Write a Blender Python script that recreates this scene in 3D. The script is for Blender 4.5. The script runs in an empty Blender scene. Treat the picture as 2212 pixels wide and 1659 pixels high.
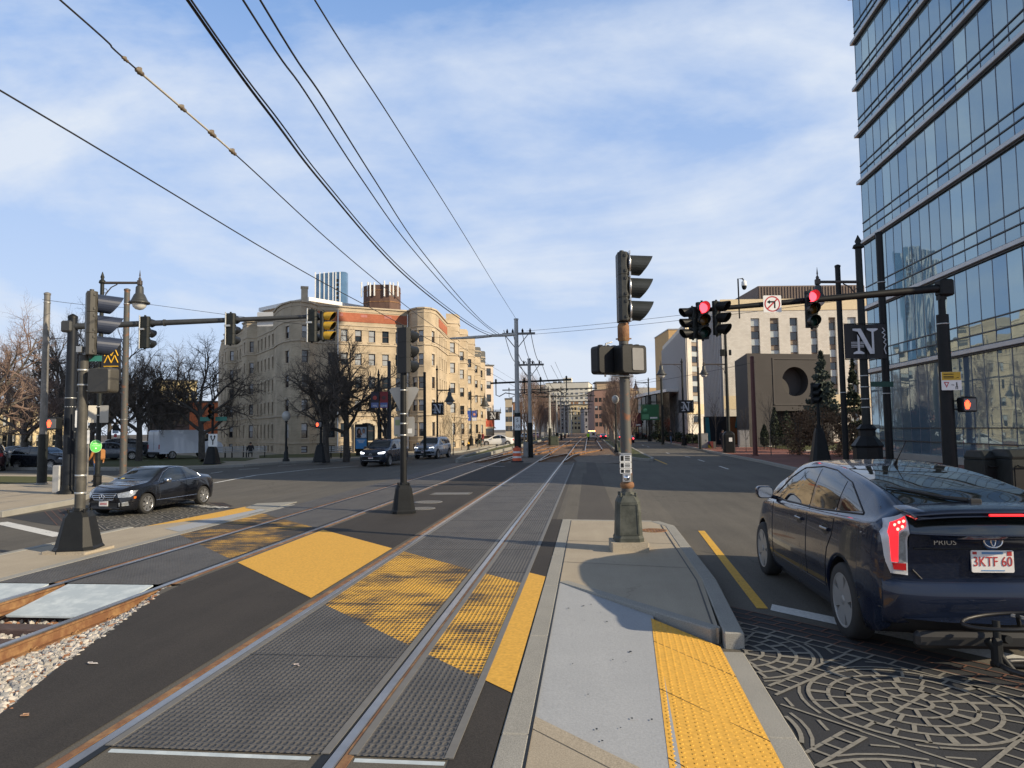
import bpy, bmesh, math, random
from mathutils import Vector, Matrix
from mathutils.bvhtree import BVHTree
R = math.radians
scene = bpy.context.scene
col = scene.collection
random.seed(7)
# ------------------------------------------------------------------ camera
EYE = 2.0
FOC, PW, PH = 1500.0, 2212.0, 1659.0
PITCH, YAW, ROLL = math.atan(97.7 / 1500), R(6.23), 0.0135
cam_d = bpy.data.cameras.new("camera")
cam_d.sensor_width = 36.0
cam_d.lens = 36.0 * FOC / PW
cam_d.clip_start = 0.1
cam_d.clip_end = 6000
cam = bpy.data.objects.new("camera", cam_d)
col.objects.link(cam)
CR = Matrix.Rotation(YAW, 3, 'Z') @ Matrix.Rotation(math.pi / 2 + PITCH, 3, 'X') @ Matrix.Rotation(-ROLL, 3, 'Z')
cam.matrix_world = Matrix.Translation((0, 0, EYE)) @ CR.to_4x4()
scene.camera = cam
# ------------------------------------------------------------------ light
SUN_EL = R(25.5)
SUN_DIR = Vector((1.0, -0.36, 0.0)).normalized()
sun_vec = Vector((SUN_DIR.x * math.cos(SUN_EL), SUN_DIR.y * math.cos(SUN_EL), math.sin(SUN_EL)))
sd = bpy.data.lights.new("sun", 'SUN')
sd.energy = 5.0
sd.angle = R(0.5)
sd.color = (1.0, 0.84, 0.60)
so = bpy.data.objects.new("sun", sd)
col.objects.link(so)
so.rotation_euler = sun_vec.to_track_quat('Z', 'Y').to_euler()
so.location = (20, -10, 30)
w = bpy.data.worlds.new("World")
scene.world = w
w.use_nodes = True
nt = w.node_tree
nt.nodes.clear()
def wn(t, **k):
 n = nt.nodes.new(t)
 for a, b in k.items():
  setattr(n, a, b)
 return n
sky = wn('ShaderNodeTexSky', sky_type='NISHITA')
sky.sun_disc = False
sky.sun_elevation = SUN_EL
sky.sun_rotation = math.atan2(SUN_DIR.x, SUN_DIR.y)
sky.altitude = 20
sky.air_density = 1.0
sky.dust_density = 0.6
sky.ozone_density = 2.0
tc = wn('ShaderNodeTexCoord')
mp = wn('ShaderNodeMapping')
mp.inputs['Rotation'].default_value = (R(20), R(-35), R(25))
mp.inputs['Scale'].default_value = (1.3, 4.2, 5.0)
nz = wn('ShaderNodeTexNoise')
nz.inputs['Scale'].default_value = 1.0
nz.inputs['Detail'].default_value = 9
nz.inputs['Roughness'].default_value = 0.55
nz.inputs['Distortion'].default_value = 0.5
mp2 = wn('ShaderNodeMapping')
mp2.inputs['Rotation'].default_value = (R(-15), R(10), R(-40))
mp2.inputs['Scale'].default_value = (1.1, 2.0, 2.6)
nz2 = wn('ShaderNodeTexNoise')
nz2.inputs['Scale'].default_value = 1.15
nz2.inputs['Detail'].default_value = 7
nz2.inputs['Roughness'].default_value = 0.6
addn = wn('ShaderNodeMath', operation='ADD')
ramp = wn('ShaderNodeValToRGB')
ramp.color_ramp.elements[0].position = 0.45
ramp.color_ramp.elements[0].color = (0.05, 0.05, 0.05, 1)
ramp.color_ramp.elements[1].position = 0.59
ramp.color_ramp.elements[1].color = (1, 1, 1, 1)
half = wn('ShaderNodeMath', operation='MULTIPLY'); half.inputs[1].default_value = .5
sepz = wn('ShaderNodeSeparateXYZ')
veil = wn('ShaderNodeMapRange'); veil.inputs[1].default_value = 0.0; veil.inputs[2].default_value = 0.55
veil.inputs[3].default_value = 0.72; veil.inputs[4].default_value = 0.0          # thin cirrus haze, thicker towards the horizon
cfac = wn('ShaderNodeMapRange'); cfac.inputs[1].default_value = 0.0; cfac.inputs[2].default_value = 1.0
gain = wn('ShaderNodeMath', operation='ADD', use_clamp=True)
cmul = wn('ShaderNodeMath', operation='MULTIPLY'); cmul.inputs[1].default_value = .85
mixc = wn('ShaderNodeMix', data_type='RGBA')
mixc.inputs[7].default_value = (4.7, 5.2, 6.0, 1)
bg = wn('ShaderNodeBackground')
bg.inputs['Strength'].default_value = 0.13
wo = wn('ShaderNodeOutputWorld')
L = nt.links.new
# clear sky -> pale high-altitude haze (fades out towards the zenith) -> white cirrus streaks
haze_c = wn('ShaderNodeMix', data_type='RGBA')
haze_c.inputs[7].default_value = (1.55, 3.0, 6.0, 1)
hf = wn('ShaderNodeMapRange'); hf.inputs[1].default_value = 0.45; hf.inputs[2].default_value = 0.95; hf.inputs[3].default_value = 0.72; hf.inputs[4].default_value = 0.08
L(tc.outputs['Generated'], mp.inputs[0]); L(mp.outputs[0], nz.inputs['Vector'])
L(tc.outputs['Generated'], mp2.inputs[0]); L(mp2.outputs[0], nz2.inputs['Vector'])
L(nz.outputs['Fac'], addn.inputs[0]); L(nz2.outputs['Fac'], addn.inputs[1])
L(addn.outputs[0], half.inputs[0]); L(half.outputs[0], ramp.inputs[0])
L(tc.outputs['Generated'], sepz.inputs[0]); L(sepz.outputs[2], veil.inputs[0]); L(sepz.outputs[2], hf.inputs[0])
L(ramp.outputs[0], cmul.inputs[0]); L(veil.outputs[0], gain.inputs[1])
cz = wn('ShaderNodeMapRange'); cz.inputs[1].default_value = 0.5; cz.inputs[2].default_value = 0.95; cz.inputs[3].default_value = 1.0; cz.inputs[4].default_value = 0.15
L(sepz.outputs[2], cz.inputs[0]); cz2 = wn('ShaderNodeMath', operation='MULTIPLY'); L(cmul.outputs[0], cz2.inputs[0]); L(cz.outputs[0], cz2.inputs[1])
L(cz2.outputs[0], gain.inputs[0]); L(gain.outputs[0], mixc.inputs[0])
L(sky.outputs[0], haze_c.inputs[6]); L(hf.outputs[0], haze_c.inputs[0])
zen = wn('ShaderNodeMix', data_type='RGBA'); zen.inputs[7].default_value = (.55, .66, .80, 1)
zf = wn('ShaderNodeMapRange'); zf.inputs[1].default_value = 0.60; zf.inputs[2].default_value = 0.85; zf.inputs[3].default_value = 0.0; zf.inputs[4].default_value = 0.85
L(sepz.outputs[2], zf.inputs[0]); L(zf.outputs[0], zen.inputs[0]); L(haze_c.outputs[2], zen.inputs[6])
L(zen.outputs[2], mixc.inputs[6]); L(mixc.outputs[2], bg.inputs['Color']); L(bg.outputs[0], wo.inputs[0])
scene.view_settings.view_transform = 'Standard'
scene.view_settings.look = 'None'
scene.view_settings.exposure = 0.25
scene.view_settings.gamma = 1.0
scene.render.engine = 'CYCLES'
scene.cycles.max_bounces = 6
scene.cycles.transparent_max_bounces = 8
# ------------------------------------------------------------------ places: the photograph's rows and columns to metres on the ground
def ray(px, py):
 return CR @ Vector(((px - PW / 2) / FOC, -(py - PH / 2) / FOC, -1.0))
def G(px, py, z=0.0):
 d = ray(px, py); t = (z - EYE) / d.z
 return Vector((d.x * t, d.y * t, z))
def onD(px, py, D):
 """point at camera depth D"""
 d = ray(px, py)
 f = CR @ Vector((0, 0, -1)); f = Vector((f.x, f.y, 0)).normalized()
 t = D / d.dot(f)
 return Vector((d.x * t, d.y * t, EYE + d.z * t))
def depth(p):
 f = CR @ Vector((0, 0, -1)); f = Vector((f.x, f.y, 0)).normalized()
 return p.x * f.x + p.y * f.y
def pj(p):
 v = CR.transposed() @ (Vector(p) - Vector((0, 0, EYE)))
 return PW / 2 + FOC * v.x / -v.z, PH / 2 - FOC * v.y / -v.z
def hz(p, py):
 """height on the vertical through p that the photograph shows at row py"""
 lo, hi = -5.0, 150.0
 for _ in range(50):
  m = (lo + hi) / 2
  if pj((p.x, p.y, m))[1] > py: lo = m
  else: hi = m
 return lo
CRX = Vector((math.cos(YAW), math.sin(YAW), 0))
# ------------------------------------------------------------------ mesh helpers
class MB:
 def __init__(s): s.v = []; s.f = []; s.m = []; s.sm = []
 def add(s, vs, fs, m=0, smooth=False):
  o = len(s.v); s.v.extend([tuple(v) for v in vs])
  for f in fs:
   s.f.append(tuple(i + o for i in f)); s.m.append(m); s.sm.append(smooth)
 def quad(s, a, b, c, d, m=0): s.add([a, b, c, d], [(0, 1, 2, 3)], m)
 def poly(s, pts, m=0): s.add(pts, [tuple(range(len(pts)))], m)
 def box(s, c, d, rz=0.0, m=0, b=0.0, M=None):
  hx, hy, hz_ = d[0] / 2, d[1] / 2, d[2] / 2
  if b <= 0:
   vs = [Vector((x, y, z)) for x in (-hx, hx) for y in (-hy, hy) for z in (-hz_, hz_)]
   fs = [(0, 1, 3, 2), (4, 6, 7, 5), (0, 4, 5, 1), (2, 3, 7, 6), (0, 2, 6, 4), (1, 5, 7, 3)]
  else:
   b = min(b, hx * .9, hy * .9, hz_ * .9)
   vs = []; idx = {}
   for sx in (-1, 1):
    for sy in (-1, 1):
     for sz in (-1, 1):
      for k, off in enumerate(((0, b, b), (b, 0, b), (b, b, 0))):
       idx[(sx, sy, sz, k)] = len(vs)
       vs.append(Vector((sx * (hx - off[0]), sy * (hy - off[1]), sz * (hz_ - off[2]))))
   fs = []
   for sg in (-1, 1):
    fs.append([idx[(sg, a, c, 0)] for a, c in ((-1, -1), (1, -1), (1, 1), (-1, 1))])
    fs.append([idx[(a, sg, c, 1)] for a, c in ((-1, -1), (1, -1), (1, 1), (-1, 1))])
    fs.append([idx[(a, c, sg, 2)] for a, c in ((-1, -1), (1, -1), (1, 1), (-1, 1))])
   for sa in (-1, 1):
    for sb in (-1, 1):
     fs.append([idx[(sa, sb, -1, 0)], idx[(sa, sb, 1, 0)], idx[(sa, sb, 1, 1)], idx[(sa, sb, -1, 1)]])
     fs.append([idx[(sa, -1, sb, 0)], idx[(sa, 1, sb, 0)], idx[(sa, 1, sb, 2)], idx[(sa, -1, sb, 2)]])
     fs.append([idx[(-1, sa, sb, 1)], idx[(1, sa, sb, 1)], idx[(1, sa, sb, 2)], idx[(-1, sa, sb, 2)]])
     for sc in (-1, 1):
      fs.append([idx[(sa, sb, sc, 0)], idx[(sa, sb, sc, 1)], idx[(sa, sb, sc, 2)]])
  rot = M if M is not None else Matrix.Rotation(rz, 3, 'Z')
  c = Vector(c)
  s.add([rot @ v + c for v in vs], fs, m)
 def tube(s, pts, r, n=8, m=0, cap=True, smooth=True):
  pts = [Vector(p) for p in pts]
  rs = r if isinstance(r, (list, tuple)) else [r] * len(pts)
  vs = []; fs = []
  for i, p in enumerate(pts):
   t = (pts[min(i + 1, len(pts) - 1)] - pts[max(i - 1, 0)])
   t = t.normalized() if t.length > 1e-9 else Vector((0, 0, 1))
   if i == 0: u = t.orthogonal().normalized() if abs(t.z) < .99 else Vector((1, 0, 0))
   u = (u - t * u.dot(t))
   u = u.normalized() if u.length > 1e-6 else t.orthogonal().normalized()
   w_ = t.cross(u)
   for k in range(n):
    a = 2 * math.pi * k / n
    vs.append(p + (u * math.cos(a) + w_ * math.sin(a)) * rs[i])
  for i in range(len(pts) - 1):
   for k in range(n):
    a, b = i * n + k, i * n + (k + 1) % n
    fs.append((a, b, b + n, a + n))
  s.add(vs, fs, m, smooth)
  if cap:
   s.add(vs[:n], [tuple(reversed(range(n)))], m)
   s.add(vs[-n:], [tuple(range(n))], m)
 def loft(s, rings, m=0, cap=True, smooth=False):
  n = len(rings[0]); vs = [v for r_ in rings for v in r_]; fs = []
  for i in range(len(rings) - 1):
   for k in range(n):
    a, b = i * n + k, i * n + (k + 1) % n
    fs.append((a, b, b + n, a + n))
  s.add(vs, fs, m, smooth)
  if cap:
   s.add(rings[0], [tuple(reversed(range(n)))], m)
   s.add(rings[-1], [tuple(range(n))], m)
 def lathe(s, prof, c=(0, 0, 0), n=16, m=0, smooth=True, axis='z', cap=True):
  rings = []
  c = Vector(c)
  for r_, z in prof:
   ring = []
   for k in range(n):
    a = 2 * math.pi * k / n
    if axis == 'z': ring.append(c + Vector((r_ * math.cos(a), r_ * math.sin(a), z)))
    elif axis == 'x': ring.append(c + Vector((z, r_ * math.cos(a), r_ * math.sin(a))))
    else: ring.append(c + Vector((r_ * math.sin(a), z, r_ * math.cos(a))))
   rings.append(ring)
  s.loft(rings, m, cap, smooth)
 def prism(s, poly, z0, z1, m=0, mtop=None):
  n = len(poly)
  a = [Vector((p[0], p[1], z0)) for p in poly]; b = [Vector((p[0], p[1], z1)) for p in poly]
  s.add(a + b, [(i, (i + 1) % n, n + (i + 1) % n, n + i) for i in range(n)], m)
  s.add(b, [tuple(range(n))], m if mtop is None else mtop)
  s.add(a, [tuple(reversed(range(n)))], m)
 def slab(s, poly, axis, a0, a1, m=0):
  """2-D outline in the two other axes, thick along axis"""
  def P(u, v, a):
   return {'x': (a, u, v), 'y': (u, a, v), 'z': (u, v, a)}[axis]
  n = len(poly)
  A = [P(u, v, a0) for u, v in poly]; B = [P(u, v, a1) for u, v in poly]
  s.add(A + B, [(i, (i + 1) % n, n + (i + 1) % n, n + i) for i in range(n)], m)
  s.add(B, [tuple(range(n))], m); s.add(A, [tuple(reversed(range(n)))], m)
 def build(s, name, mats, parent=None, loc=None, rz=0.0, fix=True):
  me = bpy.data.meshes.new(name)
  me.from_pydata(s.v, [], s.f)
  mats = mats if isinstance(mats, (list, tuple)) else [mats]
  for mt in mats: me.materials.append(mt)
  me.polygons.foreach_set('material_index', s.m)
  me.polygons.foreach_set('use_smooth', s.sm)
  if fix:
   bm = bmesh.new(); bm.from_mesh(me)
   bmesh.ops.recalc_face_normals(bm, faces=bm.faces)
   bm.to_mesh(me); bm.free()
  me.update()
  o = bpy.data.objects.new(name, me); col.objects.link(o)
  if parent is not None: o.parent = parent
  if loc is not None: o.location = loc
  o.rotation_euler = (0, 0, rz)
  return o
def tag(o, label=None, cat=None, group=None, kind=None):
 if label: o['label'] = label
 if cat: o['category'] = cat
 if group: o['group'] = group
 if kind: o['kind'] = kind
 return o
def thing(name, label, cat, loc=(0, 0, 0), rz=0.0, group=None):
 o = bpy.data.objects.new(name, None); col.objects.link(o)
 o.empty_display_size = .3
 o.location = loc; o.rotation_euler = (0, 0, rz)
 return tag(o, label, cat, group)
def struct(name, mb, mats, **k):
 return tag(mb.build(name, mats, **k), kind='structure')
def copy_tree(o, parent=None):
 c = o.copy(); col.objects.link(c); c.parent = parent
 for ch in list(o.children): copy_tree(ch, c)
 return c
def ring8(c, w_, d, ch, z):
 """square ring with cut corners"""
 x, y = w_ / 2, d / 2
 return [Vector((c[0] + a, c[1] + b, z)) for a, b in ((-x + ch, -y), (x - ch, -y), (x, -y + ch), (x, y - ch), (x - ch, y), (-x + ch, y), (-x, y - ch), (-x, -y + ch))]
def rrect(w_, h, r, n=4):
 out = []
 for cx, cy, a0 in ((w_ / 2 - r, h / 2 - r, 0), (-w_ / 2 + r, h / 2 - r, 90), (-w_ / 2 + r, -h / 2 + r, 180), (w_ / 2 - r, -h / 2 + r, 270)):
  for k in range(n + 1):
   a = R(a0 + 90 * k / n); out.append((cx + r * math.cos(a), cy + r * math.sin(a)))
 return out
def text_mesh(name, s, size, m, parent, loc, rot, ext=.002, sx=1.0):
 """lettering as a mesh; s.x axis to the right, lying in its own XY plane"""
 cu = bpy.data.curves.new(name, 'FONT'); cu.body = s; cu.size = size; cu.extrude = ext
 cu.align_x = 'CENTER'; cu.align_y = 'CENTER'; cu.resolution_u = 4
 t = bpy.data.objects.new(name, cu); col.objects.link(t)
 dg = bpy.context.evaluated_depsgraph_get()
 me = bpy.data.meshes.new_from_object(t.evaluated_get(dg))
 bpy.data.objects.remove(t); bpy.data.curves.remove(cu)
 me.materials.clear(); me.materials.append(m)
 o = bpy.data.objects.new(name, me); col.objects.link(o)
 o.parent = parent; o.location = loc; o.rotation_euler = rot; o.scale = (sx, 1, 1)
 return o
# ------------------------------------------------------------------ materials
def M(name, c, rough=.6, metal=0.0, var=.12, sc=6.0, bump=0.0, bsc=40.0, spec=.5, coat=0.0, c2=None, th=(.45, .65), world=True, emit=0.0, stretch=None):
 m = bpy.data.materials.new(name); m.use_nodes = True
 n = m.node_tree.nodes; l = m.node_tree.links; b = n['Principled BSDF']
 b.inputs['Roughness'].default_value = rough; b.inputs['Metallic'].default_value = metal
 b.inputs['Specular IOR Level'].default_value = spec
 if coat: b.inputs['Coat Weight'].default_value = coat; b.inputs['Coat Roughness'].default_value = .04
 if emit:
  b.inputs['Base Color'].default_value = (*c, 1)
  b.inputs['Emission Color'].default_value = (*c, 1); b.inputs['Emission Strength'].default_value = emit
  return m
 if world:
  ge = n.new('ShaderNodeNewGeometry'); src = ge.outputs['Position']
 else:
  t = n.new('ShaderNodeTexCoord'); src = t.outputs['Object']
 if stretch:
  mpn = n.new('ShaderNodeMapping'); mpn.inputs['Scale'].default_value = stretch
  l.new(src, mpn.inputs[0]); src = mpn.outputs[0]
 nz_ = n.new('ShaderNodeTexNoise'); nz_.inputs['Scale'].default_value = sc; nz_.inputs['Detail'].default_value = 6
 nz_.inputs['Roughness'].default_value = .65
 l.new(src, nz_.inputs['Vector'])
 if c2 is None:
  mr = n.new('ShaderNodeMapRange'); mr.inputs[1].default_value = .25; mr.inputs[2].default_value = .75
  mr.inputs[3].default_value = 1 - var; mr.inputs[4].default_value = 1 + var
  l.new(nz_.outputs['Fac'], mr.inputs[0])
  mx = n.new('ShaderNodeMix'); mx.data_type = 'RGBA'; mx.blend_type = 'MULTIPLY'; mx.inputs[0].default_value = 1
  mx.inputs[6].default_value = (*c, 1)
  cb = n.new('ShaderNodeCombineColor')
  for k in range(3): l.new(mr.outputs[0], cb.inputs[k])
  l.new(cb.outputs[0], mx.inputs[7]); l.new(mx.outputs[2], b.inputs['Base Color'])
 else:
  rp = n.new('ShaderNodeValToRGB')
  rp.color_ramp.elements[0].position = th[0]; rp.color_ramp.elements[0].color = (*c, 1)
  rp.color_ramp.elements[1].position = th[1]; rp.color_ramp.elements[1].color = (*c2, 1)
  l.new(nz_.outputs['Fac'], rp.inputs[0]); l.new(rp.outputs[0], b.inputs['Base Color'])
 if bump:
  n2 = n.new('ShaderNodeTexNoise'); n2.inputs['Scale'].default_value = bsc; n2.inputs['Detail'].default_value = 5
  l.new(src, n2.inputs['Vector'])
  bp = n.new('ShaderNodeBump'); bp.inputs['Strength'].default_value = bump; bp.inputs['Distance'].default_value = .02
  l.new(n2.outputs['Fac'], bp.inputs['Height']); l.new(bp.outputs[0], b.inputs['Normal'])
 return m
def ground_mat(name, c, c2, big=.35, fine=90.0, bump=.35, rough=.85, speck=.25, patch=.5, crack=0):
 """weathered mineral surface: broad tone drift, streaks, fine aggregate"""
 m = bpy.data.materials.new(name); m.use_nodes = True
 n = m.node_tree.nodes; l = m.node_tree.links; b = n['Principled BSDF']
 b.inputs['Roughness'].default_value = rough; b.inputs['Specular IOR Level'].default_value = .3
 ge = n.new('ShaderNodeNewGeometry')
 def noise(sc, d=5, st=None):
  x = n.new('ShaderNodeTexNoise'); x.inputs['Scale'].default_value = sc; x.inputs['Detail'].default_value = d
  x.inputs['Roughness'].default_value = .65
  if st:
   q = n.new('ShaderNodeMapping'); q.inputs['Scale'].default_value = st; l.new(ge.outputs['Position'], q.inputs[0]); l.new(q.outputs[0], x.inputs['Vector'])
  else: l.new(ge.outputs['Position'], x.inputs['Vector'])
  return x
 a = noise(big, 8); s_ = noise(1.2, 5, (2.2, .18, 1)); f = noise(fine, 3)
 rp = n.new('ShaderNodeValToRGB'); rp.color_ramp.elements[0].position = .5 - patch / 2; rp.color_ramp.elements[1].position = .5 + patch / 2
 rp.color_ramp.elements[0].color = (*c, 1); rp.color_ramp.elements[1].color = (*c2, 1)
 ad = n.new('ShaderNodeMath'); ad.operation = 'ADD'
 m1 = n.new('ShaderNodeMath'); m1.operation = 'MULTIPLY'; m1.inputs[1].default_value = .6
 m2 = n.new('ShaderNodeMath'); m2.operation = 'MULTIPLY'; m2.inputs[1].default_value = .4
 l.new(a.outputs['Fac'], m1.inputs[0]); l.new(s_.outputs['Fac'], m2.inputs[0]); l.new(m1.outputs[0], ad.inputs[0]); l.new(m2.outputs[0], ad.inputs[1])
 l.new(ad.outputs[0], rp.inputs[0])
 mr = n.new('ShaderNodeMapRange'); mr.inputs[1].default_value = .3; mr.inputs[2].default_value = .7
 mr.inputs[3].default_value = 1 - speck; mr.inputs[4].default_value = 1 + speck
 l.new(f.outputs['Fac'], mr.inputs[0])
 mx = n.new('ShaderNodeMix'); mx.data_type = 'RGBA'; mx.blend_type = 'MULTIPLY'; mx.inputs[0].default_value = 1
 cb = n.new('ShaderNodeCombineColor')
 for k in range(3): l.new(mr.outputs[0], cb.inputs[k])
 l.new(rp.outputs[0], mx.inputs[6]); l.new(cb.outputs[0], mx.inputs[7]); res = mx.outputs[2]
 if crack:                                                      # old cracks and oil spots
  wv = noise(1.1, 4); va = n.new('ShaderNodeVectorMath'); va.operation = 'MULTIPLY_ADD'; va.inputs[1].default_value = (1.1, 1.1, 0)
  l.new(wv.outputs['Color'], va.inputs[0]); l.new(ge.outputs['Position'], va.inputs[2])
  vo = n.new('ShaderNodeTexVoronoi'); vo.feature = 'DISTANCE_TO_EDGE'; vo.voronoi_dimensions = '2D'; vo.inputs['Scale'].default_value = .30; l.new(va.outputs[0], vo.inputs['Vector'])
  cr = n.new('ShaderNodeMapRange'); cr.inputs[1].default_value = .002; cr.inputs[2].default_value = .007; cr.inputs[3].default_value = 1; cr.inputs[4].default_value = 0; l.new(vo.outputs['Distance'], cr.inputs[0])
  mk = n.new('ShaderNodeMapRange'); mk.inputs[1].default_value = .47; mk.inputs[2].default_value = .55; l.new(noise(.22, 3).outputs['Fac'], mk.inputs[0])
  sp = n.new('ShaderNodeMapRange'); sp.inputs[1].default_value = .66; sp.inputs[2].default_value = .74; l.new(noise(1.7, 3).outputs['Fac'], sp.inputs[0])
  m3 = n.new('ShaderNodeMath'); m3.operation = 'MULTIPLY'; l.new(cr.outputs[0], m3.inputs[0]); l.new(mk.outputs[0], m3.inputs[1])
  m4 = n.new('ShaderNodeMath'); m4.operation = 'MULTIPLY_ADD'; m4.use_clamp = True; m4.inputs[1].default_value = .45; l.new(sp.outputs[0], m4.inputs[0]); l.new(m3.outputs[0], m4.inputs[2])
  m5 = n.new('ShaderNodeMath'); m5.operation = 'MULTIPLY'; m5.inputs[1].default_value = crack; l.new(m4.outputs[0], m5.inputs[0])
  mc = n.new('ShaderNodeMix'); mc.data_type = 'RGBA'; mc.inputs[7].default_value = (c[0] * .4, c[1] * .4, c[2] * .4, 1); l.new(m5.outputs[0], mc.inputs[0]); l.new(res, mc.inputs[6]); res = mc.outputs[2]
 l.new(res, b.inputs['Base Color'])
 bp = n.new('ShaderNodeBump'); bp.inputs['Strength'].default_value = bump; bp.inputs['Distance'].default_value = .006
 l.new(f.outputs['Fac'], bp.inputs['Height']); l.new(bp.outputs[0], b.inputs['Normal'])
 return m
def worn_mat(name, paint, under, cover=.5, sc=7.0, knob=None, soft=.06, rough=.75, st=(1, .8, 1)):
 """paint worn off a surface in patches; knob = (pitch across, pitch along) of a studded panel"""
 m = bpy.data.materials.new(name); m.use_nodes = True
 n = m.node_tree.nodes; l = m.node_tree.links; b = n['Principled BSDF']
 b.inputs['Roughness'].default_value = rough; b.inputs['Specular IOR Level'].default_value = .3
 ge = n.new('ShaderNodeNewGeometry')
 x = n.new('ShaderNodeTexNoise'); x.inputs['Scale'].default_value = sc; x.inputs['Detail'].default_value = 10; x.inputs['Roughness'].default_value = .75
 q = n.new('ShaderNodeMapping'); q.inputs['Scale'].default_value = st
 l.new(ge.outputs['Position'], q.inputs[0]); l.new(q.outputs[0], x.inputs['Vector'])
 fac = x.outputs['Fac']
 f2 = n.new('ShaderNodeTexNoise'); f2.inputs['Scale'].default_value = 1.3; f2.inputs['Detail'].default_value = 4
 l.new(ge.outputs['Position'], f2.inputs['Vector'])
 u = n.new('ShaderNodeTexNoise'); u.inputs['Scale'].default_value = 30; u.inputs['Detail'].default_value = 6
 l.new(ge.outputs['Position'], u.inputs['Vector'])
 ad = n.new('ShaderNodeMath'); ad.operation = 'ADD'; l.new(fac, ad.inputs[0]); l.new(f2.outputs['Fac'], ad.inputs[1])
 h = ad.outputs[0]
 if knob:
  q2 = n.new('ShaderNodeMapping'); q2.inputs['Scale'].default_value = (1 / knob[0], 1 / knob[1], 0)
  l.new(ge.outputs['Position'], q2.inputs[0])
  vo = n.new('ShaderNodeTexVoronoi'); vo.inputs['Scale'].default_value = 1.0; vo.inputs['Randomness'].default_value = 0.0; vo.voronoi_dimensions = '2D'
  l.new(q2.outputs[0], vo.inputs['Vector'])
  mu = n.new('ShaderNodeMapRange'); mu.inputs[1].default_value = .22; mu.inputs[2].default_value = .46; mu.inputs[3].default_value = 1; mu.inputs[4].default_value = 0
  l.new(vo.outputs['Distance'], mu.inputs[0])
  bp = n.new('ShaderNodeBump'); bp.inputs['Strength'].default_value = .9; bp.inputs['Distance'].default_value = .014; bp.invert = True
  l.new(mu.outputs[0], bp.inputs['Height']); l.new(bp.outputs[0], b.inputs['Normal'])
  k = n.new('ShaderNodeMath'); k.operation = 'MULTIPLY_ADD'; k.inputs[1].default_value = -.22; l.new(mu.outputs[0], k.inputs[0]); l.new(h, k.inputs[2]); h = k.outputs[0]
 rp = n.new('ShaderNodeMapRange'); rp.inputs[1].default_value = 1 - cover * .5 - soft + .25 - .25; rp.inputs[2].default_value = rp.inputs[1].default_value + 2 * soft
 l.new(h, rp.inputs[0])
 mv = n.new('ShaderNodeMapRange'); mv.inputs[1].default_value = .3; mv.inputs[2].default_value = .7; mv.inputs[3].default_value = .85; mv.inputs[4].default_value = 1.15
 l.new(u.outputs['Fac'], mv.inputs[0])
 cb = n.new('ShaderNodeCombineColor')
 for kk in range(3): l.new(mv.outputs[0], cb.inputs[kk])
 mx = n.new('ShaderNodeMix'); mx.data_type = 'RGBA'; mx.inputs[6].default_value = (*under, 1); mx.inputs[7].default_value = (*paint, 1)
 l.new(rp.outputs[0], mx.inputs[0])
 mm = n.new('ShaderNodeMix'); mm.data_type = 'RGBA'; mm.blend_type = 'MULTIPLY'; mm.inputs[0].default_value = 1
 l.new(mx.outputs[2], mm.inputs[6]); l.new(cb.outputs[0], mm.inputs[7]); l.new(mm.outputs[2], b.inputs['Base Color'])
 return m
def brick_mat(name, c1, c2, mortar, bw=.2, bh=.1, axis='XY', msize=.02, rough=.85, stain=.2):
 m = bpy.data.materials.new(name); m.use_nodes = True
 n = m.node_tree.nodes; l = m.node_tree.links; b = n['Principled BSDF']
 b.inputs['Roughness'].default_value = rough; b.inputs['Specular IOR Level'].default_value = .25
 ge = n.new('ShaderNodeNewGeometry'); sp = n.new('ShaderNodeSeparateXYZ'); cx = n.new('ShaderNodeCombineXYZ')
 l.new(ge.outputs['Position'], sp.inputs[0])
 if axis == 'XY': l.new(sp.outputs[0], cx.inputs[0]); l.new(sp.outputs[1], cx.inputs[1])
 else:
  a = n.new('ShaderNodeMath'); a.operation = 'ADD'; l.new(sp.outputs[0], a.inputs[0]); l.new(sp.outputs[1], a.inputs[1])
  l.new(a.outputs[0], cx.inputs[0]); l.new(sp.outputs[2], cx.inputs[1])
 br = n.new('ShaderNodeTexBrick'); br.inputs['Scale'].default_value = 1
 br.inputs['Color1'].default_value = (*c1, 1); br.inputs['Color2'].default_value = (*c2, 1); br.inputs['Mortar'].default_value = (*mortar, 1)
 br.inputs['Brick Width'].default_value = bw; br.inputs['Row Height'].default_value = bh; br.inputs['Mortar Size'].default_value = bh * msize * 5
 l.new(cx.outputs[0], br.inputs['Vector'])
 nz_ = n.new('ShaderNodeTexNoise'); nz_.inputs['Scale'].default_value = .6; nz_.inputs['Detail'].default_value = 8
 l.new(ge.outputs['Position'], nz_.inputs['Vector'])
 mr = n.new('ShaderNodeMapRange'); mr.inputs[1].default_value = .3; mr.inputs[2].default_value = .7; mr.inputs[3].default_value = 1 - stain; mr.inputs[4].default_value = 1 + stain
 l.new(nz_.outputs['Fac'], mr.inputs[0])
 cb = n.new('ShaderNodeCombineColor')
 for k in range(3): l.new(mr.outputs[0], cb.inputs[k])
 mx = n.new('ShaderNodeMix'); mx.data_type = 'RGBA'; mx.blend_type = 'MULTIPLY'; mx.inputs[0].default_value = 1
 l.new(br.outputs['Color'], mx.inputs[6]); l.new(cb.outputs[0], mx.inputs[7]); l.new(mx.outputs[2], b.inputs['Base Color'])
 bp = n.new('ShaderNodeBump'); bp.inputs['Strength'].default_value = .3; bp.inputs['Distance'].default_value = .01
 l.new(br.outputs['Fac'], bp.inputs['Height']); bp.invert = True; l.new(bp.outputs[0], b.inputs['Normal'])
 return m
YEL = (.62, .35, .055)
K = {}
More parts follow.
